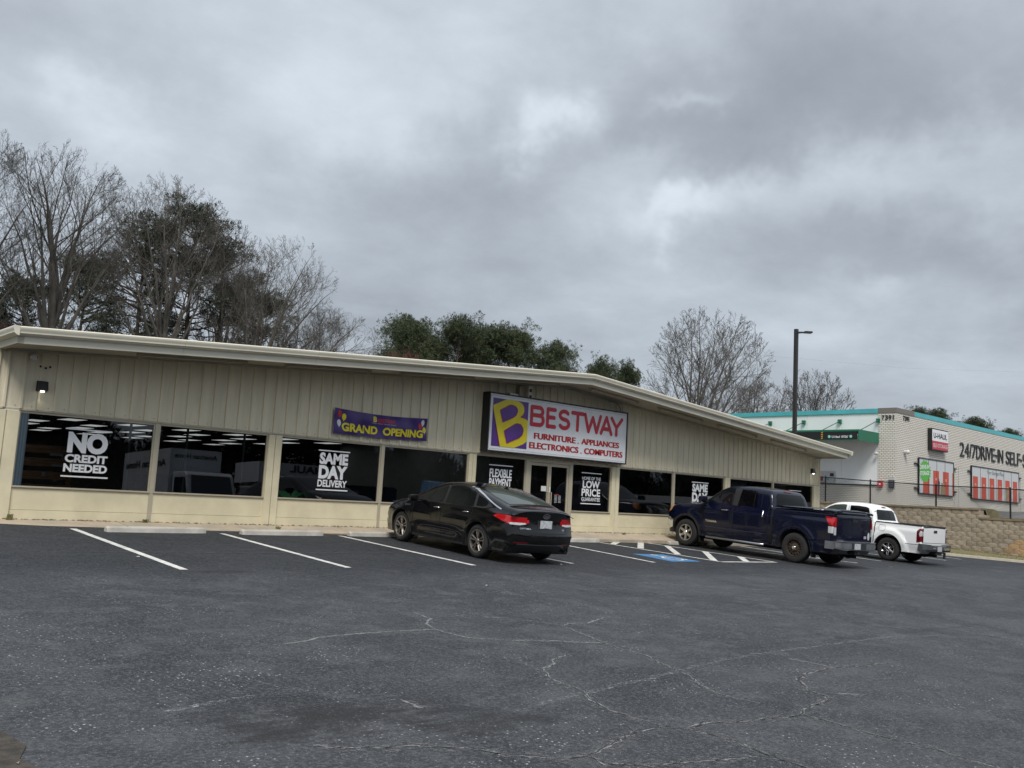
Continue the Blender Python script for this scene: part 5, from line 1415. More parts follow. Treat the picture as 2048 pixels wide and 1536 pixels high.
# ------------------------------------------------------------------ sedan
def make_sedan(label, paint, group=None):
    root = thing('parked_car', label, 'car', group=group)
    WB, R = 2.805, .335
    top = [(-.88, .215, .12, .05), (-1.0, .30, .16, .05), (-1.065, .42, .19, .06), (-1.085, .52, .20, .06), (-1.07, .61, .19, .05), (-1.02, .70, .17, .05), (-.995, .82, .16, .05), (-1.0, .92, .15, .05), (-1.02, 1.0, .13, .05),
           (-1.005, 1.045, .11, .05), (-.94, 1.065, .07, .05), (-.80, 1.085, .045, .07), (-.58, 1.115, .035, .07), (-.30, 1.205, .05, .06), (.05, 1.31, .06, .06), (.40, 1.395, .06, .07), (.75, 1.445, .05, .08), (1.10, 1.465, .045, .08), (1.42, 1.455, .045, .08),
           (1.72, 1.41, .05, .07), (2.05, 1.30, .06, .06), (2.38, 1.155, .06, .06), (2.66, 1.03, .05, .07), (2.80, .995, .045, .09), (3.10, .95, .05, .10), (3.38, .88, .08, .10), (3.58, .79, .14, .09), (3.70, .69, .20, .08), (3.76, .56, .24, .07), (3.765, .42, .24, .06), (3.72, .28, .22, .05), (3.60, .21, .18, .04)]
    def W(x, z):
        w = .925
        if z > .93: w = .875-.40*(z-.93) - .55*max(0, z-1.30)**1.5
        elif z > .70: w = .925-.05*smooth01((z-.70)/.23)
        else: w = .925-.055*smooth01((.62-z)/.42)
        if z < .93:
            w -= .018*math.exp(-((z-.44)/.07)**2)*smooth01((x-.55)/.3)*smooth01((2.35-x)/.3)
            for cx in (0, WB): 
                d = math.hypot(x-cx, z-.335); w += .018*math.exp(-((d-.40)/.06)**2)
        if x < -.1: w -= .13*((-.1-x)/1.0)**2*(1 if z < .95 else 1.3)
        if x > 2.9: w -= .17*((x-2.9)/.86)**2
        if x < .6 and z > .95: w -= .03*smooth01((.6-x)/1.0)
        return w
    S = Shell(top, (0, WB, R), .385, .20, W)
    body = link('body', S.mesh('body', paint, M_well), root)
    # glass
    fd = [(2.30, 1.00), (1.98, 1.135), (1.66, 1.26), (1.38, 1.335), (1.36, 1.335), (1.33, .985)]
    rd = [(1.25, .985), (1.27, 1.345), (1.0, 1.372), (.72, 1.358), (.45, 1.31), (.34, 1.28), (.28, 1.0), (.40, .985)]
    qw = [(.20, 1.02), (.25, 1.235), (-.02, 1.16), (-.14, 1.10), (-.10, 1.04), (.0, 1.02)]
    trim = [(2.36, .985), (1.98, 1.155), (1.66, 1.28), (1.36, 1.362), (1.0, 1.392), (.72, 1.378), (.42, 1.325), (.1, 1.225), (-.18, 1.11), (-.30, 1.03), (-.05, .985), (1.3, .965)]
    side_patch(S, root, 'window_trim', trim, M_blkp, .003)
    w1 = side_patch(S, root, 'window', fd, M_cg, .007); w2 = side_patch(S, root, 'window', rd, M_cg, .007); side_patch(S, root, 'quarter_window', qw, M_cg, .007)
    face_patch(S, root, 'rear_window', [(-.66, .70+.0)]+[], 'top', M_cg) if False else None
    rw_ = [(-.52, -.56), (-.50, .56), (-.10, .60), (.30, .55), (.47, .46), (.50, 0), (.47, -.46), (.30, -.55), (-.10, -.60)]
    face_patch(S, root, 'rear_window', rw_, 'top', M_cgl, .005, step=.07)
    ws_ = [(1.62, -.50), (1.60, .50), (1.85, .60), (2.55, .66), (2.62, 0), (2.55, -.66), (1.85, -.60)]
    face_patch(S, root, 'windscreen', ws_, 'top', M_cg, .005, step=.07)
    # bright line along the roof rail
    side_patch(S, root, 'chrome_strip', offset_ring([(1.30, 1.378), (1.0, 1.403), (.72, 1.392), (.42, 1.342), (.12, 1.248), (-.16, 1.145), (-.40, 1.06), (-.55, 1.015)], .022), M_chr, .010, step=.03)
    # doors: skins with a shadow gap, creases, handles
    for pts in ([(2.42, .96), (2.36, .75), (2.30, .45), (2.25, .24)], [(1.32, .98), (1.30, .70), (1.28, .24)], [(.30, 1.0), (.22, .85), (.36, .62), (.42, .40), (.44, .25)], [(2.42, .262), (1.3, .258), (.46, .262)]):
        side_patch(S, root, 'door_seam', offset_ring(pts, .012), M_seam, .003, step=.04)
    side_patch(S, root, 'body_crease', offset_ring([(2.15, .33), (2.05, .45), (1.8, .47), (1.0, .475), (.62, .44), (.45, .36)], .016), mat('crease_highlight', (.12, .12, .13), .25, .6), .004, step=.03)  # lighter strip: a highlight painted along the crease
    side_patch(S, root, 'sill_trim', [(2.36, .205), (2.36, .25), (.47, .245), (.47, .205)], M_blkp, .006)
    for hx in (1.55, .52):
        for sd in (1, -1):
            p = Vector(S.on(hx, .865, 'side', .012, sd)); q = Vector(S.on(hx-.17, .872, 'side', .012, sd)); mb = MB(); off = Vector((0, sd*.028, 0))
            mb.tube([p, p+off, q+off, q], [.008, .011, .011, .008], 8); part('door_handle', mb, M_chr, root, smooth=60)
    side_patch(S, root, 'fuel_door', offset_ring([(-.02, .83), (.13, .83), (.13, .95), (-.02, .95), (-.02, .83)], .006), M_seam, .003) if False else None
    side_patch(S, root, 'fender_vent', [(2.70, .80), (2.48, .82), (2.52, .86), (2.72, .845)], M_chr, .006, step=.03)
    # lamps: wrap from the flank to the rear
    side_patch(S, root, 'tail_light', [(-.42, .885), (-.52, .93), (-.75, .925), (-.95, .90), (-.93, .79), (-.72, .80), (-.55, .845)], M_red, .008, step=.03)
    for sd in (1, -1):
        face_patch(S, root, 'tail_light', [(sd*.40, .80), (sd*.40, .855), (sd*.55, .885), (sd*.70, .90), (sd*.84, .905), (sd*.84, .77), (sd*.62, .765), (sd*.48, .775)], 'rear', M_red, .008, step=.03)
        face_patch(S, root, 'reversing_light', [(sd*.46, .772), (sd*.48, .797), (sd*.62, .795), (sd*.82, .795), (sd*.80, .755), (sd*.60, .750)], 'rear', M_clr, .010, step=.03)
        face_patch(S, root, 'reflector', [(sd*.42, .405), (sd*.72, .405), (sd*.72, .435), (sd*.44, .435)], 'rear', M_redd, .007, step=.03)
        face_patch(S, root, 'headlight', [(sd*.45, .66), (sd*.72, .74), (sd*.72, .66), (sd*.5, .60)], 'front', M_clr, .006, step=.04)
    side_patch(S, root, 'headlight', [(3.30, .80), (3.46, .78), (3.60, .68), (3.50, .66), (3.36, .72)], M_amb, .007, step=.03)
    face_patch(S, root, 'rear_diffuser', [(-.72, .235), (-.74, .34), (-.60, .385), (.60, .385), (.74, .34), (.72, .235)], 'rear', mat('satin_black', (.02, .02, .022), .4), .006)
    face_patch(S, root, 'chrome_strip', [(-.66, .385), (-.64, .400), (.64, .400), (.66, .385)], 'rear', mat('satin_grey', (.25, .25, .26), .3, .8), .009, step=.04)
    face_patch(S, root, 'trunk_lid_seam', offset_ring([(-.66, .95), (-.60, .62), (.60, .62), (.66, .95)], .012), 'rear', M_seam, .003)
    face_patch(S, root, 'plate_recess', [(-.20, .70), (-.20, .86), (.20, .86), (.20, .70)], 'rear', M_blkp, .003)
    p = S.on(0, .785, 'rear', .012); plate(root, p[0], 0, .785, .30, .155)
    # oval badge, name and trim lettering on the boot lid
    el = [(.085*math.cos(a), .945+.042*math.sin(a)) for a in np.linspace(0, 6.2832, 25)]
    face_patch(S, root, 'badge', halves(el, .011), 'rear', M_chr, .006, step=.02, label='oval chrome KIA badge on the boot lid')
    surf_text(S, root, 'badge_lettering', 'KIA', 'rear', .055, -.055, .925, .962, M_chr, .007, .03)
    surf_text(S, root, 'badge_lettering', 'OPTIMA', 'rear', .60, .36, .675, .705, M_chr, .007, .01)
    surf_text(S, root, 'badge_lettering', 'EX', 'rear', -.46, -.54, .675, .705, M_chr, .007, .01)
    for sd in (1, -1):
        mirror_part(root, 2.18, sd*.90, 1.0, paint, sd, .95)
    mb = MB(); p = S.on(.42, 0, 'top', 0); mb.add([(.42, -.018, p[2]-.01), (.42, .018, p[2]-.01), (.30, 0, p[2]+.055), (.24, 0, p[2]-.03), (.28, .012, p[2]-.035), (.28, -.012, p[2]-.035)], [(0, 1, 2), (1, 4, 2), (4, 3, 2), (3, 5, 2), (5, 0, 2)]); part('antenna', mb, paint, root)
    for yy_ in (-.58,):
        mb = MB(); mb.tube([(-.80, yy_, .285), (-1.02, yy_, .285)], .045, 16, cap=False); mb.tube([(-.80, yy_, .285), (-1.0, yy_, .285)], .038, 16, mi=1); o = part('exhaust_tip', mb, [M_chr, M_well], root, smooth=60); o.scale = (1, 1, 1)
    mb = MB(); mb.box(-.6, 3.3, -.7, .7, .19, .30); part('underbody', mb, M_well, root)
    for x in (0, WB):
        for sd in (1, -1): wheel(root, x, sd*.905, R, .225, .215, 'alloy10', sd)
    return root, S

# ------------------------------------------------------------------ pickups
def make_pickup(kind, label, paint):
    big = kind == 'big'
    root = thing('pickup_truck', label, 'pickup truck')
    if big:
        WB, R, AR, zs = 3.70, .40, .475, .36
        top = [(-1.12, .44, .03, .03), (-1.14, .60, .03, .03), (-1.15, .80, .03, .04), (-1.15, 1.10, .03, .05), (-1.155, 1.30, .03, .05), (-1.13, 1.405, .02, .03), (-1.08, 1.425, .01, .04), (-.9, 1.43, .02, .05), (-.2, 1.425, .02, .05), (.72, 1.42, .02, .05), (.78, 1.43, .02, .04), (.80, 1.50, .02, .04), (.83, 1.66, .03, .05), (.89, 1.80, .03, .06), (.98, 1.885, .03, .07), (1.2, 1.925, .03, .09),
               (1.6, 1.945, .03, .09), (2.05, 1.935, .03, .09), (2.38, 1.895, .03, .08), (2.62, 1.80, .04, .07), (2.88, 1.62, .05, .06), (3.12, 1.44, .05, .06), (3.28, 1.345, .04, .08), (3.5, 1.325, .05, .12), (4.0, 1.29, .06, .14), (4.35, 1.235, .09, .13), (4.50, 1.15, .12, .10), (4.57, 1.0, .14, .06), (4.60, .80, .15, .05), (4.62, .62, .15, .05), (4.58, .48, .14, .04), (4.45, .40, .10, .03)]
        def W(x, z):
            w = 1.0
            zb = 1.30
            if z > zb and x > .7: w = .955-.30*(z-zb)-.5*max(0, z-1.72)**1.6
            elif z > 1.15: w = 1.0-.045*smooth01((z-1.15)/.15)
            else: w = 1.0-.05*smooth01((.70-z)/.35)
            for cx in (0, WB):
                d = math.hypot(x-cx, z-.42); w += .035*math.exp(-((d-.55)/.11)**2)*(1 if z < 1.2 else .3)
            if .55 < x < .95 and z < 1.42: w -= .0
            if x > 3.9: w -= .12*((x-3.9)/.72)**2
            if .85 < x < 3.1 and z < 1.1: w -= .014*math.exp(-((z-.66)/.09)**2)
            return w
        S = Shell(top, (0, WB, .42), AR, zs, W)
    else:
        WB, R, AR, zs = 3.236, .375, .455, .34
        top = [(-1.08, .42, .02, .03), (-1.10, .60, .02, .03), (-1.105, .80, .02, .04), (-1.105, 1.05, .02, .04), (-1.10, 1.18, .02, .03), (-1.07, 1.205, .01, .03), (-.9, 1.21, .0, .03), (-.2, 1.22, .0, .03), (.44, 1.225, .0, .03), (.50, 1.235, .02, .04), (.525, 1.32, .03, .04), (.55, 1.45, .04, .05), (.62, 1.62, .05, .06), (.74, 1.72, .05, .07), (.95, 1.765, .04, .09),
               (1.35, 1.785, .04, .09), (1.75, 1.775, .04, .09), (2.02, 1.735, .04, .08), (2.25, 1.64, .05, .07), (2.48, 1.49, .05, .06), (2.70, 1.335, .05, .06), (2.84, 1.24, .05, .08), (3.05, 1.215, .05, .10), (3.5, 1.17, .07, .12), (3.85, 1.09, .12, .11), (4.0, .98, .15, .07), (4.07, .80, .17, .05), (4.09, .60, .17, .05), (4.04, .46, .15, .04), (3.9, .37, .10, .03)]
        def W(x, z):
            w = .90; zb = 1.14
            if z > zb and x > .45: w = .865-.28*(z-zb)-.5*max(0, z-1.56)**1.6
            elif z > 1.02: w = .90-.035*smooth01((z-1.02)/.12)
            else: w = .90-.045*smooth01((.66-z)/.30)
            for cx in (0, WB):
                d = math.hypot(x-cx, z-.40); w += .055*smooth01((.66-d)/.06)*(1 if z < 1.1 else .2)
            if x > 3.5: w -= .13*((x-3.5)/.6)**2
            return w
        S = Shell(top, (0, WB, .40), AR, zs, W, dip=(-1.06, .45, .42, 1.1))
    link('body', S.mesh('body', paint, M_well), root)
    if big:
        f_ = [(3.02, 1.375), (2.86, 1.54), (2.60, 1.735), (2.42, 1.80), (2.20, 1.825), (2.13, 1.82), (2.10, 1.37)]
        r_ = [(1.93, 1.37), (1.90, 1.81), (1.60, 1.825), (1.40, 1.81), (1.34, 1.70), (1.30, 1.37)]
        trim = [(2.10, 1.35), (1.93, 1.35), (1.90, 1.84), (2.13, 1.84)]
        side_patch(S, root, 'window_trim', trim, M_blkp, .005); side_patch(S, root, 'window', f_, M_cg, .006); side_patch(S, root, 'window', r_, M_cgd, .006)
        side_patch(S, root, 'window_gasket', offset_ring([(1.40, 1.38), (1.43, 1.82)], .012), M_seam, .010)
        face_patch(S, root, 'rear_window', [(-.70, 1.47), (-.64, 1.74), (-.56, 1.79), (.56, 1.79), (.64, 1.74), (.70, 1.47)], 'rear', M_cgd, .006, step=.07)
        face_patch(S, root, 'windscreen', [(2.50, -.58), (2.50, .58), (3.20, .72), (3.24, 0), (3.20, -.72)], 'top', M_cg, .006, step=.08)
        face_patch(S, root, 'brake_light', [(-.17, 1.845), (-.17, 1.885), (.17, 1.885), (.17, 1.845)], 'rear', M_redd, .014, step=.04)
        # doors, creases
        for pts in ([(3.12, 1.36), (3.10, .95), (3.06, .50)], [(2.02, 1.36), (2.02, .48)], [(.86, 1.84), (.88, 1.36), (.88, .49)], [(3.08, .50), (.90, .49)], [(1.18, 1.84), (1.15, 1.37)]):
            side_patch(S, root, 'door_seam', offset_ring(pts, .014), M_seam, .004, step=.05)
        side_patch(S, root, 'cab_gap', [(.70, .45), (.80, .45), (.765, 1.0), (.775, 1.40), (.745, 1.44), (.715, 1.40)], M_seam, .006)
        side_patch(S, root, 'body_crease', offset_ring([(3.0, .66), (2.0, .655), (.95, .66)], .018), mat('navy_highlight', (.045, .055, .10), .3, .4), .005, step=.05)  # paler navy strip paints the light caught by this crease
        for hx in (2.20, 1.02):
            for sd in (1, -1):
                vert = hx < 1.5; p = Vector(S.on(hx, 1.19, 'side', .014, sd)); q = Vector(S.on(hx+(.0 if vert else .19), 1.19+(.13 if vert else .0), 'side', .014, sd)); o_ = Vector((0, sd*.035, 0)); mb = MB()
                if vert: p = Vector(S.on(hx, 1.12, 'side', .014, sd)); q = Vector(S.on(hx, 1.27, 'side', .014, sd))
                mb.tube([p, p+o_, q+o_, q], [.012, .019, .019, .012], 8); part('door_handle', mb, M_chr, root, smooth=60)
        # bed cover
        mb = MB(); n = 10; V = []
        ring = []
        for x, zz in ((-1.13, 1.428), (-1.145, 1.44), (-1.14, 1.475), (-.98, 1.50), (.62, 1.475), (.68, 1.462), (.70, 1.43)):
            ring.append([(x, -.955+.02*(zz > 1.46), zz-.002), (x, -.90, zz+.012*(zz > 1.45)), (x, -.4, zz+.03*(zz > 1.45)), (x, 0, zz+.036*(zz > 1.45)), (x, .4, zz+.03*(zz > 1.45)), (x, .90, zz+.012*(zz > 1.45)), (x, .955-.02*(zz > 1.46), zz-.002)])
        for rr in ring: V += rr
        k = 7; mb.add(V, [(i*k+j, i*k+j+1, (i+1)*k+j+1, (i+1)*k+j) for i in range(len(ring)-1) for j in range(k-1)]+[(i*k, (i+1)*k, (i+1)*k+0, i*k) for i in range(0)])
        for sd in (1, -1): mb.box(-1.12, .69, sd*.93, sd*.965, 1.428, 1.452)
        o = part('bed_cover', mb, paint, root, smooth=40)
        mb = MB(); V = [(-1.16, -.62, 1.445), (-1.16, .62, 1.445), (-1.12, .58, 1.515), (-1.12, -.58, 1.515), (-.90, -.56, 1.535), (-.90, .56, 1.535)]; mb.add(V, [(0, 1, 2, 3), (3, 2, 5, 4), (0, 3, 4), (1, 5, 2)]); part('spoiler', mb, paint, o)
        side_patch(S, root, 'bed_rail', offset_ring([(-1.12, 1.405), (.72, 1.405)], .016), M_seam, .004)
        # tailgate
        for pts in ([(-.86, .66), (-.86, 1.40)], [(.86, .66), (.86, 1.40)], [(-.86, .66), (.86, .66)], [(-.86, 1.405), (.86, 1.405)]):
            face_patch(S, root, 'tailgate_seam', offset_ring(pts, .014), 'rear', M_seam, .004)
        face_patch(S, root, 'tailgate_handle', [(-.14, 1.22), (-.14, 1.30), (.14, 1.30), (.14, 1.22)], 'rear', M_blkp, .010)
        surf_text(S, root, 'badge_lettering', 'TUNDRA', 'rear', .82, .50, .71, .76, M_chr, .008, .015, shear=.1, label='chrome TUNDRA lettering low on the tailgate')
        surf_text(S, root, 'badge_lettering', 'TOYOTA', 'rear', .80, .64, .785, .805, M_chr, .008, .01)
        surf_text(S, root, 'badge_lettering', '5.7L', 'rear', -.56, -.66, .98, 1.015, M_chr, .008, .01)
        surf_text(S, root, 'badge_lettering', 'TUNDRA', 'side', 2.98, 2.58, .80, .855, M_chr, .008, .015, 1, label='chrome TUNDRA lettering on the front door')
        surf_text(S, root, 'badge_lettering', 'TUNDRA', 'side', 2.58, 2.98, .80, .855, M_chr, .008, .015, -1)
        face_patch(S, root, 'sticker', [(-.76+.062*math.cos(a), .87+.105*math.sin(a)) for a in np.linspace(0, 6.2832, 17)[:-1]], 'rear', mat('sticker_white', (.60, .62, .66), .5), .008, step=.03, label='white oval sticker on the tailgate')
        face_patch(S, root, 'sticker', [(-.50, .80), (-.50, .87), (-.64, .87), (-.64, .80)], 'rear', mat('sticker_grey', (.42, .42, .45), .5), .008, step=.03)
        # lamps
        side_patch(S, root, 'tail_light', [(-.86, 1.325), (-1.12, 1.31), (-1.12, 1.09), (-1.0, 1.11), (-.94, 1.20)], M_red, .010, step=.03)
        side_patch(S, root, 'reversing_light', [(-.985, 1.08), (-1.12, 1.075), (-1.12, .90), (-.99, .91)], M_clr, .010, step=.03)
        for sd in (1, -1):
            face_patch(S, root, 'tail_light', [(sd*.87, 1.07), (sd*.87, 1.32), (sd*.955, 1.32), (sd*.965, 1.07)], 'rear', M_red, .010, step=.03)
            face_patch(S, root, 'reversing_light', [(sd*.87, .86), (sd*.87, 1.06), (sd*.965, 1.06), (sd*.965, .86)], 'rear', M_clr, .010, step=.03)
        side_patch(S, root, 'headlight', [(4.22, 1.19), (4.38, 1.16), (4.48, 1.02), (4.44, .93), (4.30, 1.02)], M_amb, .010, step=.03)
        side_patch(S, root, 'front_bumper', [(4.16, .80), (4.50, .84), (4.60, .80), (4.58, .50), (4.44, .42), (4.19, .52)], M_chr, .012, step=.04)
        side_patch(S, root, 'wheel_arch_lip', offset_ring([(0+.50*math.cos(a), .42+.50*math.sin(a)) for a in np.linspace(.05, math.pi-.05, 22)], .03), paint, .012, step=.04)
        bx, bw, bz0, bz1 = -1.17, .99, .50, .70
        mb = MB(); V = []
        prof = [(-.98, -.02, .0), (-1.0, -.10, .03), (-.86, -.17, .0), (-.60, -.19, -.02), (-.38, -.19, .0), (0, -.19, 0), (.38, -.19, .0), (.60, -.19, -.02), (.86, -.17, .0), (1.0, -.10, .03), (.98, -.02, .0)]
        for y, dx, dz in prof:
            lo = .055 if abs(y) < .5 else 0
            V += [(bx+.05+dx, y, bz1-.0), (bx+.03+dx, y, bz1+.01), (bx+.12, y, bz1+.01), (bx+.12, y, bz0+dz), (bx+.05+dx, y, bz0+dz-.0), (bx+.04+dx+lo*0, y, bz0+.05+dz)]
        k = 6; mb.add(V, [(i*k+j, i*k+(j+1) % k, (i+1)*k+(j+1) % k, (i+1)*k+j) for i in range(len(prof)-1) for j in range(k)]+[tuple(range(k)), tuple(reversed(range((len(prof)-1)*k, len(prof)*k)))])
        # stretch the corners round the flank
        o = link('rear_bumper', recalc(mb.mesh('rear_bumper', M_gbump)), root)
        mb = MB(); mb.box(bx-.150, bx-.142, -.36, .36, .525, .68); part('bumper_recess', mb, mat('bumper_dark', (.06, .062, .068), .45, .5), o)
        for sd in (1, -1):
            mb = MB(); V = [(bx+.04, sd*.965, bz1), (bx+.04, sd*1.0, bz1-.01), (bx+.04, sd*1.0, bz0), (bx+.24, sd*.97, bz0+.02), (bx+.24, sd*1.0, bz0+.02), (bx+.24, sd*1.0, bz1-.01)]
            mb.box(bx+.0, bx+.26, sd*.955, sd*1.005, bz0+.0, bz1-.0); part('bumper_corner', mb, M_gbump, o)
        plate(root, bx-.160, .10, .60, .30, .155)
        mb = MB(); mb.box(-1.28, -1.0, -.12, .12, .38, .46); mb.box(-1.30, -1.24, -.04, .04, .40, .46); part('tow_hitch', mb, M_blkp, root)
        for sd in (1, -1):
            mb = MB(); mb.tube([(3.0, sd*.90, .36), (2.9, sd*1.0, .36), (2.3, sd*1.02, .36), (1.1, sd*1.02, .36), (1.0, sd*.92, .36)], .036, 10); part('side_step', mb, mat('satin_steel', (.40, .40, .41), .3, .9), root, smooth=60)
            mirror_part(root, 2.98, sd*.98, 1.44, paint, sd, 1.25)
            for x in (-.52, WB-.52):
                mb = MB(); mb.add([(x+.03, sd*.74, .52), (x+.03, sd*.99, .56), (x, sd*.99, .20), (x, sd*.74, .20)], [(0, 1, 2, 3)]); part('mud_flap', mb, M_blkp, root)
        face_patch(S, root, 'grille', [(-.6, .85), (-.55, 1.12), (.55, 1.12), (.6, .85)], 'front', M_chr, .008)
        wy, styles = 1.0, ('steel', 'alloy6'); rim = .235
    else:
        f_ = [(2.55, 1.235), (2.40, 1.40), (2.18, 1.56), (2.02, 1.625), (1.72, 1.665), (1.60, 1.665), (1.58, 1.23)]
        r_ = [(1.42, 1.23), (1.44, 1.655), (1.20, 1.66), (.90, 1.645), (.80, 1.61), (.72, 1.40), (.70, 1.24)]
        side_patch(S, root, 'window', f_, M_cgl, .006); side_patch(S, root, 'window', r_, M_cgd, .006)
        side_patch(S, root, 'window_gasket', halves(r_+[r_[0]], .022), M_blkp, .005, step=.04)
        side_patch(S, root, 'window_gasket', halves(f_+[f_[0]], .022), M_blkp, .005, step=.04)
        face_patch(S, root, 'rear_window', [(-.64, 1.27), (-.60, 1.52), (-.52, 1.60), (.52, 1.60), (.60, 1.52), (.64, 1.27)], 'rear', M_cgd, .006, step=.07)
        for y in (-.20, .20): face_patch(S, root, 'window_divider', offset_ring([(y, 1.28), (y, 1.60)], .03), 'rear', M_blkp, .010)
        face_patch(S, root, 'windscreen', [(2.10, -.55), (2.10, .55), (2.72, .68), (2.78, 0), (2.72, -.68)], 'top', M_cg, .006, step=.08)
        face_patch(S, root, 'brake_light', [(-.13, 1.665), (-.13, 1.70), (.13, 1.70), (.13, 1.665)], 'rear', M_redd, .014, step=.04)
        for pts in ([(2.62, 1.2), (2.60, .9), (2.55, .45)], [(1.50, 1.70), (1.49, 1.2), (1.49, .44)], [(.62, 1.62), (.60, 1.2), (.60, .95), (.72, .65), (.74, .46)], [(2.56, .46), (.75, .45)]):
            side_patch(S, root, 'door_seam', offset_ring(pts, .010), mat('seam_grey', (.10, .10, .10), .8), .003, step=.05)
        side_patch(S, root, 'cab_gap', [(.465, .42), (.495, .42), (.495, 1.23), (.465, 1.23)], M_seam, .004)
        side_patch(S, root, 'fuel_door', halves([(.32, .94), (.14, .94), (.10, 1.0), (.14, 1.12), (.30, 1.14), (.34, 1.10), (.32, .94)], .009), MATS['seam_grey'], .004, step=.03)
        side_patch(S, root, 'body_crease', offset_ring([(-.58, .62), (-1.08, .63)], .014), MATS['seam_grey'], .003)
        for hx in (1.64, .78):
            for sd in (1, -1):
                p = Vector(S.on(hx, 1.08, 'side', .014, sd)); q = Vector(S.on(hx+.17, 1.08, 'side', .014, sd)); o_ = Vector((0, sd*.03, 0)); mb = MB(); mb.tube([p, p+o_, q+o_, q], .014, 8); part('door_handle', mb, M_blkp, root, smooth=60)
        for sd in (1, -1):
            mb = MB(); mb.box(-1.07, .46, sd*.80, sd*.872, 1.205, 1.235); part('bed_rail', mb, M_blkp, root)
        mb = MB(); mb.box(-1.108, -1.06, -.77, .77, 1.19, 1.222); part('bed_rail', mb, M_blkp, root)
        for pts in ([(-.79, .62), (-.79, 1.19)], [(.79, .62), (.79, 1.19)], [(-.79, .62), (.79, .62)]):
            face_patch(S, root, 'tailgate_seam', offset_ring(pts, .014), 'rear', M_seam, .004)
        face_patch(S, root, 'tailgate_handle', [(-.12, 1.03), (-.12, 1.105), (.12, 1.105), (.12, 1.03)], 'rear', M_blkp, .012)
        face_patch(S, root, 'tailgate_crease', offset_ring([(-.76, .70), (.76, .70)], .012), 'rear', MATS['seam_grey'], .004)
        tl_ = [(-.93, 1.06), (-1.00, 1.13), (-1.085, 1.15), (-1.085, .73), (-.93, .70)]
        side_patch(S, root, 'tail_light', tl_, M_redd, .010, step=.03)
        side_patch(S, root, 'reversing_light', [(-1.0, .98), (-1.05, 1.06), (-1.085, 1.06), (-1.085, .90), (-1.03, .88)], M_clr, .014, step=.03)
        for sd in (1, -1):
            face_patch(S, root, 'tail_light', [(sd*.80, .70), (sd*.80, 1.12), (sd*.86, 1.15), (sd*.895, 1.10), (sd*.895, .73)], 'rear', M_redd, .010, step=.03)
            face_patch(S, root, 'reversing_light', [(sd*.805, .90), (sd*.81, 1.06), (sd*.875, 1.04), (sd*.87, .90)], 'rear', M_clr, .014, step=.03)
        side_patch(S, root, 'headlight', [(3.60, 1.02), (3.85, .98), (3.98, .84), (3.90, .78), (3.65, .90)], M_clr, .010, step=.03)
        side_patch(S, root, 'wheel_arch_lip', offset_ring([(0+.485*math.cos(a), .40+.485*math.sin(a)) for a in np.linspace(.02, math.pi-.02, 24)], .03), paint, .014, step=.04)
        bx = -1.12; mb = MB(); V = []
        prof = [(-.92, .10), (-.93, -.02), (-.86, -.12), (-.60, -.15), (-.36, -.155), (.36, -.155), (.60, -.15), (.86, -.12), (.93, -.02), (.92, .10)]
        for y, dx in prof:
            low = .05 if abs(y) < .5 else 0
            V += [(bx+dx, y, .655-low), (bx+.10+dx*.2, y, .665-low), (bx+.14, y, .46), (bx+dx+.02, y, .44), (bx+dx-.01, y, .50)]
        k = 5; mb.add(V, [(i*k+j, i*k+(j+1) % k, (i+1)*k+(j+1) % k, (i+1)*k+j) for i in range(len(prof)-1) for j in range(k)]+[tuple(range(k)), tuple(reversed(range((len(prof)-1)*k, len(prof)*k)))])
        o = link('rear_bumper', recalc(mb.mesh('rear_bumper', mat('grey_plastic', (.075, .08, .088), .5, .2))), root)
        mb = MB(); mb.box(bx-.170, bx-.156, -.70, -.30, .50, .585); mb.box(bx-.170, bx-.156, .30, .5, .53, .57); part('bumper_step', mb, M_chr, o)
        plate(root, bx-.165, .02, .53, .30, .155)
        mb = MB(); mb.box(-1.25, -1.0, -.2, .2, .34, .42); mb.box(-1.20, -1.17, -.62, -.50, .22, .42); part('tow_hitch', mb, M_blkp, root)
        for sd in (1, -1):
            mirror_part(root, 2.50, sd*.86, 1.28, M_blkp, sd, 1.1)
            mb = MB(); mb.add([(-.47, sd*.66, .50), (-.47, sd*.90, .55), (-.52, sd*.90, .20), (-.52, sd*.66, .20)], [(0, 1, 2, 3)]); part('mud_flap', mb, M_blkp, root)
        face_patch(S, root, 'grille', [(-.5, .70), (-.5, .95), (.5, .95), (.5, .70)], 'front', M_blkp, .008)
        wy, styles = .915, ('alloyc', 'alloyc'); rim = .215
    mb = MB(); mb.box(-1.0, WB+.6, -.75, .75, zs-.02, zs+.14); mb.box(-1.0, WB+.7, -.45, -.35, zs-.10, zs); mb.box(-1.0, WB+.7, .35, .45, zs-.10, zs); mb.tube([(0, -.8, R), (0, .8, R)], .07, 8); mb.tube([(WB, -.8, R), (WB, .8, R)], .05, 8)
    part('underbody', mb, M_well, root)
    for sd in (1, -1):
        wheel(root, 0, sd*wy, R, rim, .27 if big else .25, styles[0] if sd == 1 or not big else 'alloy6', sd)
        wheel(root, WB, sd*wy, R, rim, .27 if big else .25, styles[1], sd)
    return root, S

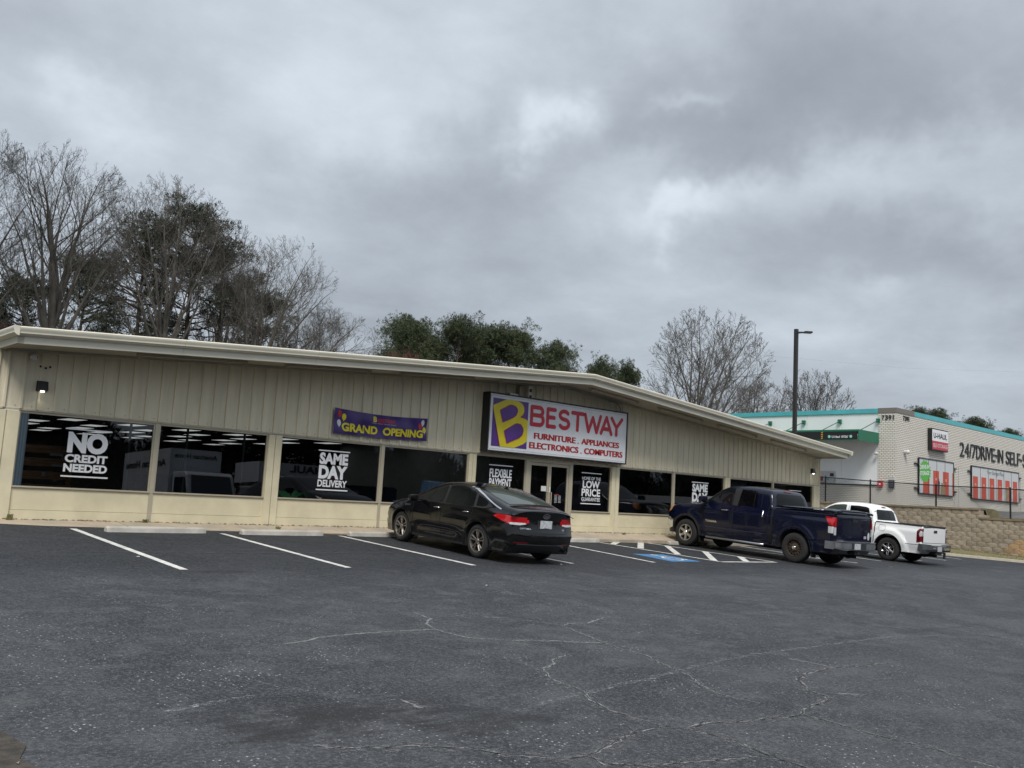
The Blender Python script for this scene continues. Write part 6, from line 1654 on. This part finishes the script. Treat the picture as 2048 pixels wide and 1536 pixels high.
P_black = paint_mat('black_car_paint', (.0022, .0023, .0030), .0, .18)
P_navy = paint_mat('navy_truck_paint', (.0022, .0042, .019), .1, .25)
P_white = paint_mat('white_truck_paint', (.86, .87, .87), .0, .35, .2)
sedan, S1 = make_sedan('black four door sedan parked nose to the wheel stop in front of the shop door', P_black)
place(sedan, 12.40, 13.42, math.atan2(2.68, .16), .955)
tun, S2 = make_pickup('big', 'dark blue double cab pickup with covered bed, parked between the sedan and the white pickup', P_navy)
place(tun, 23.28, 13.12, math.atan2(3.74, .15), .985)
tac, S3 = make_pickup('small', 'white crew cab pickup with open bed, parked furthest right by the block wall', P_white)
place(tac, 30.05, 13.86, math.atan2(3.2, .06), .985)
# ================================================================== trees
def tubes(P, r0, r1, k):
    """P (N, n, 3) polylines -> vertex and face arrays"""
    N, n, _ = P.shape
    D = np.empty_like(P); D[:, 1:-1] = P[:, 2:]-P[:, :-2]; D[:, 0] = P[:, 1]-P[:, 0]; D[:, -1] = P[:, -1]-P[:, -2]
    D /= np.linalg.norm(D, axis=2, keepdims=True)+1e-9
    ref = np.where(np.abs(D[..., 2:3]) > .9, np.array([1., 0, 0]), np.array([0, 0, 1.]))
    U = np.cross(D, ref); U /= np.linalg.norm(U, axis=2, keepdims=True)+1e-9; Vv = np.cross(D, U)
    tt = np.linspace(0, 1, n)[None, :, None]; r = r0[:, None, None]*(1-tt)+r1[:, None, None]*tt
    a = 2*np.pi*np.arange(k)/k
    ring = P[:, :, None, :]+r[..., None]*(U[:, :, None, :]*np.cos(a)[None, None, :, None]+Vv[:, :, None, :]*np.sin(a)[None, None, :, None])
    V = ring.reshape(-1, 3)
    i = np.arange(N)[:, None, None]*n*k+np.arange(n-1)[None, :, None]*k; j = np.arange(k)[None, None, :]; j2 = (j+1) % k
    F = np.stack([i+j, i+j2, i+k+j2, i+k+j], -1).reshape(-1, 4)
    return V, F
def np_mesh(name, V, F, mats, mi=None, smooth=False):
    V = np.ascontiguousarray(V, np.float32); F = np.ascontiguousarray(F, np.int32); me = bpy.data.meshes.new(name)
    me.vertices.add(len(V)); me.vertices.foreach_set('co', V.ravel()); k = F.shape[1]
    me.loops.add(F.size); me.loops.foreach_set('vertex_index', F.ravel()); me.polygons.add(len(F))
    me.polygons.foreach_set('loop_start', np.arange(0, F.size, k, dtype=np.int32)); me.polygons.foreach_set('loop_total', np.full(len(F), k, np.int32))
    if mi is not None: me.polygons.foreach_set('material_index', mi.astype(np.int32))
    if smooth: me.polygons.foreach_set('use_smooth', np.ones(len(F), bool))
    for m_ in mats: me.materials.append(m_)
    me.update(calc_edges=True); return me
def polyl(start, d, L, n, rng, curve, trop):
    N = len(L); P = np.empty((N, n+1, 3)); P[:, 0] = start; d = d.copy()
    for s in range(n):
        d = d+rng.normal(0, curve, (N, 3))+np.array([0, 0, trop]); d /= np.linalg.norm(d, axis=1, keepdims=True); P[:, s+1] = P[:, s]+d*(L/n)[:, None]
    return P
def env_len(p, d, c, rad):
    """distance from p along d to the crown ellipsoid"""
    q = (p-c)/rad; e = d/rad; A = (e*e).sum(1); B = (q*e).sum(1); C = (q*q).sum(1)-1
    disc = np.maximum(B*B-A*C, 0); t_ = (-B+np.sqrt(disc))/A; return np.where((C > 0) & (t_ < .3), .01, np.maximum(t_, .01))
M_bark = mat('grey_bark', (.085, .078, .07), .9, vscale=1.5, col2=(.048, .043, .038), rnd=.1)
M_barkb = mat('pale_bark', (.135, .123, .108), .9, vscale=1.5, col2=(.07, .063, .055), rnd=.1)
M_barkp = mat('pine_bark', (.085, .06, .045), .95, vscale=2, col2=(.13, .10, .08))
M_need = mat('pine_needles', (.036, .052, .022), .7, vscale=.9, col2=(.070, .088, .036), rnd=.15)
M_needd = mat('dark_needles', (.026, .034, .020), .75, vscale=.9, col2=(.044, .052, .030), rnd=.15)
M_bud = mat('red_buds', (.12, .035, .030), .8, vscale=2, col2=(.16, .06, .05))

def bare_tree(x, y, z, label, H, crown, seed, fork=.35, limbs=5, r=.28, lean=(0, 0), dens=(7, 7, 5, 3), bark=None, group='bare winter trees behind the shop', spread=.42, twig=.0062, buds=None):
    """crown: (dx, dy, centre height, rx, ry, rz)"""
    rng = np.random.default_rng(seed); bark = bark or M_bark
    c = np.array([crown[0], crown[1], crown[2]]); rad = np.array(crown[3:6])
    root = thing('bare_tree', label, 'tree', (x, y, z), group=group)
    hf = H*fork; top = np.array([lean[0], lean[1], hf])
    P0 = np.linspace([0, 0, -.2], top, 7)[None]; P0 = P0+np.concatenate([np.zeros((1, 1, 3)), rng.normal(0, .05, (1, 5, 3)), np.zeros((1, 1, 3))], 1)
    V, F = tubes(P0, np.array([r]), np.array([r*.62]), 10)
    link('trunk', np_mesh('trunk', V, F, [bark], smooth=True), root)
    # main limbs sweep from the trunk to points spread over the crown
    nm_ = limbs*2+3; gi = np.arange(nm_)+.5; ph = np.arccos(1-1.30*gi/nm_); th = np.pi*(1+5**.5)*gi+rng.uniform(0, 6)
    E_ = np.stack([np.sin(ph)*np.cos(th), np.sin(ph)*np.sin(th), np.cos(ph)], 1)*rad*rng.uniform(.78, .90, (nm_, 1))+c+rng.normal(0, .25, (nm_, 3))
    fz = np.clip((E_[:, 2]-c[2])/rad[2]*.5+.5, 0, 1); order = np.argsort(fz)
    hs = np.empty(nm_); hs[order] = np.linspace(.66, 1.0, nm_); hs = np.clip(hs+rng.normal(0, .04, nm_), .45, 1)
    start = np.array([lean[0], lean[1], hf])[None]*hs[:, None]
    ctl = start+(E_-start)*np.array([.30, .30, .52])+rng.normal(0, .3, (nm_, 3)); t9 = np.linspace(0, 1, 11)[None, :, None]
    P = (1-t9)**2*start[:, None]+2*t9*(1-t9)*ctl[:, None]+t9**2*E_[:, None]
    wv_ = rng.normal(0, 1, (nm_, 11, 3)).cumsum(1)*.055; wv_ -= wv_[:, :1]; P = P+wv_
    L = np.linalg.norm(np.diff(P, axis=1), axis=2).sum(1)
    R0 = r*(.20+.30*fz)*rng.uniform(.75, 1.1, nm_); R1 = np.full(nm_, twig*1.2); levels = []
    levels.append((P, R0, R1, 7))
    par = (P, R0, R1, L)
    ang = [.85, .74, .70, .70]; cur = [.085, .11, .13, .15]; seg = [6, 4, 3, 2]
    for lv, nb in enumerate(dens):
        P, R0, R1, L = par; N, n, _ = P.shape
        cnt = nb; tpos = (np.arange(cnt)+rng.uniform(0, 1, (N, cnt)))/cnt
        lo = .36 if lv == 0 else .24; tpos = lo+(.97-lo)*tpos; f = tpos*(n-1); i0 = np.minimum(f.astype(int), n-2); w = (f-i0)[..., None]
        ii = np.arange(N)[:, None]; S = P[ii, i0]*(1-w)+P[ii, i0+1]*w; T = P[ii, i0+1]-P[ii, i0]; T /= np.linalg.norm(T, axis=2, keepdims=True)+1e-9
        rr = R0[:, None]*(1-tpos)+R1[:, None]*tpos
        rnd_ = rng.normal(0, 1, (N, cnt, 3)); perp = np.cross(T, rnd_); perp /= np.linalg.norm(perp, axis=2, keepdims=True)+1e-9
        a = np.abs(rng.normal(ang[lv], .14, (N, cnt)))[..., None]; D = T*np.cos(a)+perp*np.sin(a); D[..., 2] += [.10, .14, .16, .16][lv];  D /= np.linalg.norm(D, axis=2, keepdims=True)
        S = S.reshape(-1, 3); D = D.reshape(-1, 3); want = (L[:, None]*(([.72, .60, .58, .55][lv])-.34*tpos)*rng.uniform(.7, 1.15, (N, cnt))).ravel()
        lim = env_len(S, D, c, rad)*rng.uniform(.84, 1.0, len(S)); keep = lim > np.minimum(want*.30, .45); S, D, want, lim = S[keep], D[keep], want[keep], lim[keep]; rr = rr.ravel()[keep]; Lc = np.minimum(want, lim)
        r0 = rr.ravel()*(.46 if lv == 0 else .6); r0 = np.maximum(r0, twig*(1.15-.1*lv)); r1 = np.maximum(r0*.25, twig*.55)
        Pn = polyl(S, D, Lc, seg[lv], rng, cur[lv], [.085, .06, .05, .04][lv]); levels.append((Pn, r0, r1, 5 if lv == 0 else 3)); par = (Pn, r0, r1, Lc)
    for nm, lvls in (('branches', levels[:2]), ('twigs', levels[2:])):
        Vs = []; Fs = []; o = 0
        for P, a0, a1, k in lvls:
            V, F = tubes(P, a0, a1, k); Vs.append(V); Fs.append(F+o); o += len(V)
        link(nm, np_mesh(nm, np.concatenate(Vs), np.concatenate(Fs), [buds if (buds and nm == 'twigs') else bark], smooth=(nm == 'branches')), root, kind='stuff' if nm == 'twigs' else None)
    return root

def pine_mesh(seed, H, base, rx, nclump=150, per=110, shape=.5, r=.22, needle=.26, needm=None, top_sharp=.55, flat=.62):
    rng = np.random.default_rng(seed)
    P0 = np.linspace([0, 0, -.2], [rng.normal(0, .3), rng.normal(0, .3), H*.97], 9)[None]; P0[0, 1:-1, :2] += rng.normal(0, .08, (7, 2))
    Vt, Ft = tubes(P0, np.array([r]), np.array([.04]), 8)
    nl = 52; f = np.sort(rng.uniform(0, 1, nl)); zb = base+(H*.95-base)*f
    reach = rx*np.sqrt(np.clip(1-((f-.38)/.66)**2, .06, 1))*rng.uniform(.55, 1.08, nl)
    az = rng.uniform(0, 2*np.pi, nl)+np.arange(nl)*2.4; el = .02+.50*f+rng.normal(0, .12, nl)
    d = np.stack([np.cos(az)*np.cos(el), np.sin(az)*np.cos(el), np.sin(el)], 1)
    fi = zb/(H*.97)*8; i0 = np.clip(fi.astype(int), 0, 7); w = (fi-i0)[:, None]; S = P0[0, i0]*(1-w)+P0[0, i0+1]*w
    PL = polyl(S, d, reach, 5, rng, .10, .05); Vl, Fl = tubes(PL, np.full(nl, .055), np.full(nl, .018), 4)
    # dead lower limbs
    nd = 16; zd = rng.uniform(base*.45, base, nd); az = rng.uniform(0, 6.28, nd); d = np.stack([np.cos(az), np.sin(az), rng.normal(.05, .2, nd)], 1)
    fi = zd/(H*.97)*8; i0 = np.clip(fi.astype(int), 0, 7); w = (fi-i0)[:, None]; S = P0[0, i0]*(1-w)+P0[0, i0+1]*w
    PD = polyl(S, d, rng.uniform(.8, 3.2, nd), 4, rng, .14, .02); Vd, Fd = tubes(PD, np.full(nd, .035), np.full(nd, .01), 4)
    # tufts gather in clumps on the outer part of each limb
    li = rng.integers(0, nl, nclump); tp = rng.uniform(.42, 1.0, nclump)**.8; fi = tp*5; i0 = np.minimum(fi.astype(int), 4); w = (fi-i0)[:, None]
    C = PL[li, i0]*(1-w)+PL[li, i0+1]*w+rng.normal(0, .26, (nclump, 3)); C[:, 2] += .1
    nt = max(6, nclump//14); C = np.concatenate([C, P0[0, -1]+rng.normal(0, 1, (nt, 3))*np.array([rx*.22, rx*.22, H*.035])])
    nc = len(C); cr_ = rng.uniform(.34, .72, nc)
    # every clump is a cushion of tufts, every tuft a fan of needles
    nk = 8; tf = max(8, per//nk)
    Q = rng.normal(0, 1, (nc, tf, 3)); Q /= np.linalg.norm(Q, axis=2, keepdims=True); rad_ = rng.uniform(.15, 1, (nc, tf, 1))**.55
    pos = C[:, None]+Q*rad_*cr_[:, None, None]*np.array([1.15, 1.15, flat])
    nd_ = (Q*.7+np.array([0, 0, .45]))[:, :, None]+rng.normal(0, .62, (nc, tf, nk, 3)); nd_ /= np.linalg.norm(nd_, axis=3, keepdims=True)
    side = np.cross(nd_, rng.normal(0, 1, nd_.shape)); side /= np.linalg.norm(side, axis=3, keepdims=True)+1e-9
    ln = needle*rng.uniform(.75, 1.25, (nc, tf, nk, 1)); pb = pos[:, :, None]
    a = (pb+nd_*ln*.15).reshape(-1, 3); b_ = (pb+nd_*ln*.6+side*ln*.13).reshape(-1, 3); e = (pb+nd_*ln).reshape(-1, 3)
    VN = np.stack([a, b_, e], 1).reshape(-1, 3); FN = np.arange(len(VN)).reshape(-1, 3)
    trunk = np_mesh('trunk', Vt, Ft, [M_barkp], smooth=True)
    limb = np_mesh('branches', np.concatenate([Vl, Vd]), np.concatenate([Fl, Fd+len(Vl)]), [M_barkp])
    ned = np_mesh('needles', VN, FN, [needm or M_need])
    return trunk, limb, ned
def pine(x, y, z, label, meshes, group, s=1.0, rz=0.0, sz=1.0):
    root = thing('pine_tree', label, 'tree', (x, y, z), (0, 0, rz), group, (s, s, s*sz))
    for nm, me in zip(('trunk', 'branches', 'needles'), meshes): link(nm, me, root, kind='stuff' if nm == 'needles' else None)
    return root

ZG = -1.6
G1 = 'bare winter trees behind the shop'
bare_tree(9.4, 48, ZG, 'bare tree cut off by the left edge of the photo, tallest twigs', 17.8, (-.6, 0, 12.4, 4.0, 3.4, 5.5), 21, .42, 5, .30, dens=(7, 7, 5, 3), group=G1)
bare_tree(13.2, 48, ZG, 'large round-crowned bare tree, second from the left edge', 17.9, (-.3, 0, 12.9, 4.1, 3.6, 5.2), 7, .50, 6, .34, dens=(7, 7, 5, 3), group=G1)
bare_tree(19.6, 50.2, ZG, 'bare tree with a dense rounded top in front of the tall dark pines', 18.6, (-.3, 0, 13.6, 4.3, 3.4, 4.9), 33, .48, 7, .30, dens=(7, 7, 5, 3), group=G1, bark=M_barkb)
bare_tree(23.4, 51.0, ZG, 'slender bare tree between the tall pines and the leaning tree', 17.2, (.2, 0, 12.2, 2.5, 2.6, 4.9), 37, .42, 4, .22, dens=(7, 7, 5, 3), group=G1, bark=M_barkb)
bare_tree(24.2, 49.5, ZG, 'broad bare tree right of the tall dark pines', 16.6, (1.9, 0, 11.4, 4.3, 3.2, 5.3), 12, .40, 7, .27, lean=(.5, 0), dens=(7, 6, 5, 3), group=G1, bark=M_barkb, spread=.6)
bare_tree(24.6, 48.2, ZG, 'bare tree leaning far right with low spreading branches over the roof', 12.8, (4.2, 0, 9.2, 4.2, 2.6, 3.3), 51, .48, 6, .22, lean=(2.1, 0), dens=(7, 7, 5, 3), group=G1, bark=M_barkb, spread=.95)
bare_tree(60.6, 44.6, .5, 'wide bare tree alone between the small pines and the lamp post', 16.0, (2.2, 0, 9.6, 7.2, 4.6, 6.6), 63, .22, 7, .34, lean=(.2, 0), dens=(7, 6, 5, 3), group='bare winter trees beside the storage building', bark=M_barkb, spread=.62, twig=.011)
bare_tree(72.0, 46.5, .5, 'low brown bare tree behind the eave just left of the lamp post', 11.2, (.0, 0, 7.6, 5.6, 4, 4.2), 71, .25, 6, .22, dens=(7, 5, 4, 2), group='bare winter trees beside the storage building', bark=M_barkb, spread=.7, twig=.012)
bare_tree(82.0, 46.5, .5, 'bare tree standing behind the storage building right of the lamp post', 13.2, (.0, 0, 9.2, 4.9, 4, 4.5), 83, .28, 6, .22, dens=(7, 5, 4, 2), group='bare winter trees beside the storage building', spread=.6, twig=.013)
bare_tree(35.5, 50, ZG, 'small reddish budding tree in front of the middle pines', 11.2, (0, 0, 8.0, 2.0, 2, 3.2), 91, .3, 5, .14, dens=(7, 7, 5, 3), group=None, buds=M_bud)
bare_tree(11.6, 51, ZG, 'small reddish budding tree low at the far left behind the roof', 9.9, (-1.2, 0, 6.8, 2.4, 2, 3.2), 92, .3, 5, .14, dens=(7, 7, 5, 3), group=None, buds=M_bud)
rngb = random.Random(5)
for i, (x, y, h, rx) in enumerate(((12.0, 55, 10.8, 3.0), (16.5, 53, 9.6, 2.4))):
    bare_tree(x, y, ZG, ['grey bare tree low behind the leftmost large tree', 'short bare tree between the two left round crowns', 'thin bare tree low behind the dense-topped tree', 'small bare tree low behind the leaning tree'][i], h, (0, 0, h*.66, rx, 2.4, h*.34), 120+i, .3, 5, .15, dens=(6, 5, 4, 2), group=G1)

G2 = 'tall dark pines behind the left half of the shop'
T1 = pine_mesh(1, 18.0, 9.6, 3.9, 150, 190, r=.27, needm=M_needd)
T2 = pine_mesh(2, 16.8, 8.6, 3.6, 125, 190, r=.24, needm=M_needd)
T3 = pine_mesh(3, 15.0, 6.4, 3.2, 140, 190, r=.20, needm=M_needd)
pine(22.0, 53.0, ZG, 'tallest dark pine of the left group with a broken crown', T1, G2)
pine(19.0, 53.0, ZG, 'dark pine just left of the tallest pine', T2, G2, .96)
pine(24.6, 54.5, ZG, 'dark pine just right of the tallest pine', T2, G2, .97, 2.1)
pine(28.3, 58, ZG, 'dark pine furthest right in the left group', T3, G2, .98, 1.0)
pine(17.6, 60, ZG, 'lower dark pine between the two left round-crowned trees', T3, G2, 1.0, 0)
pine(15.4, 61, ZG, 'lower dark pine behind the trunk of the large round-crowned tree', T3, G2, .90, 2.5)
pine(13.2, 62, ZG, 'shortest dark pine at the far left behind the bare trees', T3, G2, .80, 5.5)
G3 = 'green pines behind the middle of the shop roof'
Q1 = pine_mesh(11, 16.4, 4.5, 3.7, 460, 150, r=.2, flat=.85); Q2 = pine_mesh(12, 16.0, 4.0, 4.0, 480, 150, r=.2, flat=.85); Q3 = pine_mesh(13, 14.5, 4.0, 3.2, 420, 150, r=.18, flat=.9)
pine(41.0, 59, ZG-.9, 'leftmost green pine of the middle group with an open crown', Q3, G3, 1.04, 0)
pine(43.0, 60, ZG-.9, 'second green pine from the left in the middle group', Q1, G3, .97, 1.2)
pine(46.4, 58, ZG-.9, 'tallest green pine of the middle group', Q1, G3, 1.0, 2.9)
pine(50.0, 58, ZG-.9, 'green pine in the centre of the middle group', Q2, G3, 1.02, 0)
pine(53.2, 58, ZG-.9, 'broad green pine right of centre in the middle group', Q2, G3, 1.02, 2.0)
pine(56.0, 56.5, ZG-.9, 'rightmost green pine of the middle group', Q1, G3, .96, 4.0)
pine(48.4, 61, ZG-.9, 'green pine standing behind the gap in the middle group', Q3, G3, 1.04, 3.0)
pine(38.6, 62, ZG-.9, 'small green pine tip at the left end of the middle group', Q3, G3, .80, 3.0)
pine(44.8, 61.5, ZG-.9, 'green pine behind the second and the tallest of the middle group', Q2, G3, .98, 5.0)
pine(51.8, 60.5, ZG-.9, 'green pine behind the two right of centre in the middle group', Q1, G3, .98, 1.1)
G4 = 'small distant pines behind the ridge'
pine(53.0, 48.8, ZG-.2, 'small distant pine peeking over the roof ridge', Q3, G4, .62, 1.0, 1.39)
pine(50.9, 49.5, ZG-.2, 'lowest distant pine peeking over the roof ridge', Q3, G4, .55, 2.0, 1.49)
pine(57.6, 49, ZG-1.0, 'distant pine standing alone right of the roof ridge', Q3, G4, .66, 4.4, 1.39)
G5 = 'pine tops behind the storage building'
for i, (x, y, ztop, s) in enumerate(((99.5, 45, 12.45, .55), (107.0, 45, 12.6, .75), (110.0, 45.5, 12.3, .6), (117.0, 45, 12.7, .75), (120.0, 45.5, 12.2, .6), (129.3, 45, 12.5, .62), (103.5, 46, 12.0, .6))):
    H = (15.8 if i % 2 else 14.5)*s
    pine(x, y, ztop-H-.7, ['pine top over the taupe corner cap of the storage building', 'broad pine top over the teal trim right of the corner', 'low pine top beside the broad one over the teal trim', 'dark round pine top over the middle of the teal trim',
        'lower pine top beside the dark round one', 'rightmost pine top over the teal trim', 'small pine top between the corner cap and the broad one'][i], (Q1, Q3)[i % 2 == 0], G5, s*1.25, i*1.3, .8)

# ================================================================== what the windows mirror: the far side of the lot
def box_truck(x, y, head, label, text, band, cw=2.3, ch=2.35, clen=5.2, attic=False):
    t_ = thing('box_truck', label, 'truck')
    M_tw = mat('truck_white', (.62, .64, .66), .4, vscale=1, var=.05)
    mb = MB(); mb.box(-1.2, clen-1.2, -cw/2, cw/2, .95, .95+ch); part('cargo_box', mb, M_tw, t_)
    if attic: mb = MB(); mb.box(clen-1.2, clen-.1, -cw/2, cw/2, .95+ch*.55, .95+ch); part('attic', mb, M_tw, t_)
    x0 = clen-1.1; mb = MB()
    sec = [(x0, .55), (x0+1.85, .55), (x0+1.95, 1.15), (x0+1.75, 1.35), (x0+1.45, 2.15), (x0+1.2, 2.28), (x0, 2.3)]
    if attic: sec = [(x0, .5), (x0+2.4, .5), (x0+2.45, .95), (x0+1.5, 1.2), (x0+.95, 1.85), (x0+.7, 1.95), (x0, 1.95)]
    mb.prism(sec, lambda u, v, q: (u, q, v), -cw/2+.12, cw/2-.12); o = link('cab', recalc(mb.mesh('cab', M_tw)), t_); bv = o.modifiers.new('round', 'BEVEL'); bv.width = .07; bv.segments = 3
    a, c_ = (sec[3], sec[4]); mb = MB(); ex = .01
    mb.add([(a[0]+ex, -cw/2+.25, a[1]+.03), (a[0]+ex, cw/2-.25, a[1]+.03), (c_[0]+ex+.01, cw/2-.3, c_[1]-.02), (c_[0]+ex+.01, -cw/2+.3, c_[1]-.02)], [(0, 1, 2, 3)]); part('windscreen', mb, M_cg, t_)
    for sd in (1, -1):
        mb = MB(); yy_ = sd*(cw/2-.115); mb.add([(x0+.25, yy_, 1.35), (a[0]-.2, yy_, 1.35), (c_[0]-.15, yy_, c_[1]-.1), (x0+.25, yy_, c_[1]-.1)], [(0, 1, 2, 3)]); part('window', mb, M_cg, t_)
        mb = MB(); mb.box(x0+1.5, x0+1.55, sd*(cw/2+.1)-.1, sd*(cw/2+.1)+.1, 1.3, 1.75); part('mirror', mb, M_blkp, t_)
        mb = MB(); put_text(mb, text, lambda u, v, q: ((-.9+(clen-.7)*u) if sd < 0 else (clen-1.6-(clen-.7)*u), sd*(cw/2+.012), 2.55+.33*v), offset=.03); part('lettering', mb, M_num, t_, label='lettering reading '+text)
        if band: mb = MB(); mb.box(-1.2, clen-1.2, sd*(cw/2+.002), sd*(cw/2+.008), 2.0, 2.42); part('band', mb, band, t_)
    if not attic:
        mb = MB(); put_text(mb, text, lambda u, v, q: (clen-1.2+.006, .95-1.9*u if True else 0, 2.9+.22*v), offset=.03); mb.v = [(p[0], -p[1], p[2]) for p in mb.v]; part('lettering', mb, M_num, t_)
    for xx in (.3, x0+1.0):
        for sd in (1, -1): wheel(t_, xx, sd*(cw/2-.05), .40, .22, .25, 'plain', sd)
    place(t_, x, y, head, 1.0); return t_
box_truck(17.1, -6.6, R_(90), 'white box truck with dark lettering, seen mirrored in the second shop window', 'American Home', None)
box_truck(22.4, -2.4, R_(180), 'white moving truck with a red band, seen mirrored in the third shop window', 'U-HAUL', mat('uh_red', (.50, .03, .05), .4), attic=True, ch=2.0, clen=3.1)
P_silver = paint_mat('silver_paint', (.36, .37, .38), .6, .3)
sv, _ = make_pickup('small', 'silver crew cab pickup seen mirrored in the window right of the door', P_silver); place(sv, 29.75, 8.4, R_(0), .98)
sv2, _ = make_sedan('silver sedan seen mirrored in the window left of the blue pickup', P_silver); place(sv2, 42.0, -4.0, R_(10), 1.0)
fb = thing('far_building', 'low tan building with a maroon awning mirrored in the fourth shop window', 'building', (80, -52, -2.7))
mb = MB(); mb.prism([(-14, 0), (14, 0), (14, 3.2), (0, 5.2), (-14, 3.2)], lambda u, v, q: (u, q, v), -8, 8); part('wall', mb, M_tan, fb)
mb = MB(); mb.prism([(8, 2.2), (9.6, 2.0), (9.6, 2.7), (8, 3.3)], lambda u, v, q: (q, u, v), -10, 12); part('awning', mb, mat('maroon', (.16, .02, .03), .6), fb)
G6 = 'pines across the road behind the photographer'
for i in range(9):
    pine(-8+i*17+rngb.uniform(-2, 2), -34-rngb.uniform(0, 12)-(22 if 4 <= i <= 5 else 0), -3.0, 'dark pine across the road, number '+['one', 'two', 'three', 'four', 'five', 'six', 'seven', 'eight', 'nine'][i]+' from the left, mirrored in the shop windows', (T3, Q2, T2)[i % 3], G6, rngb.uniform(.8, 1.05), i*1.7)
# added wood, out of view: dense and dark so the panes mirror less sky
rng = np.random.default_rng(77); nc = 7000; per = 42
cx1 = rng.uniform(-25, 150, nc); hh_ = 5.2+2.6*np.sin(cx1*.21)+1.6*np.sin(cx1*.63+1)+rng.normal(0, .5, nc)
C = np.stack([cx1, -29-rng.uniform(0, 5, nc), -2.6+rng.uniform(0, 1, nc)**.75*(hh_+2.2)], 1); Q = rng.normal(0, 1, (nc, per, 3)); Q /= np.linalg.norm(Q, axis=2, keepdims=True)
pos = C[:, None]+Q*rng.uniform(.2, .8, (nc, per, 1)); side = np.cross(Q, rng.normal(0, 1, Q.shape)); side /= np.linalg.norm(side, axis=2, keepdims=True); ln = .42
VN = np.stack([pos-side*.10, pos+side*.10, pos+(Q+np.array([0, 0, .5]))*ln], 2).reshape(-1, 3)
link('added_treeline', np_mesh('added_treeline', VN, np.arange(len(VN)).reshape(-1, 3), [mat('shaded_wood_green', (.012, .017, .010), .9)]), kind='stuff', label='dark wood added behind the photographer to darken the view mirrored in the shop windows')
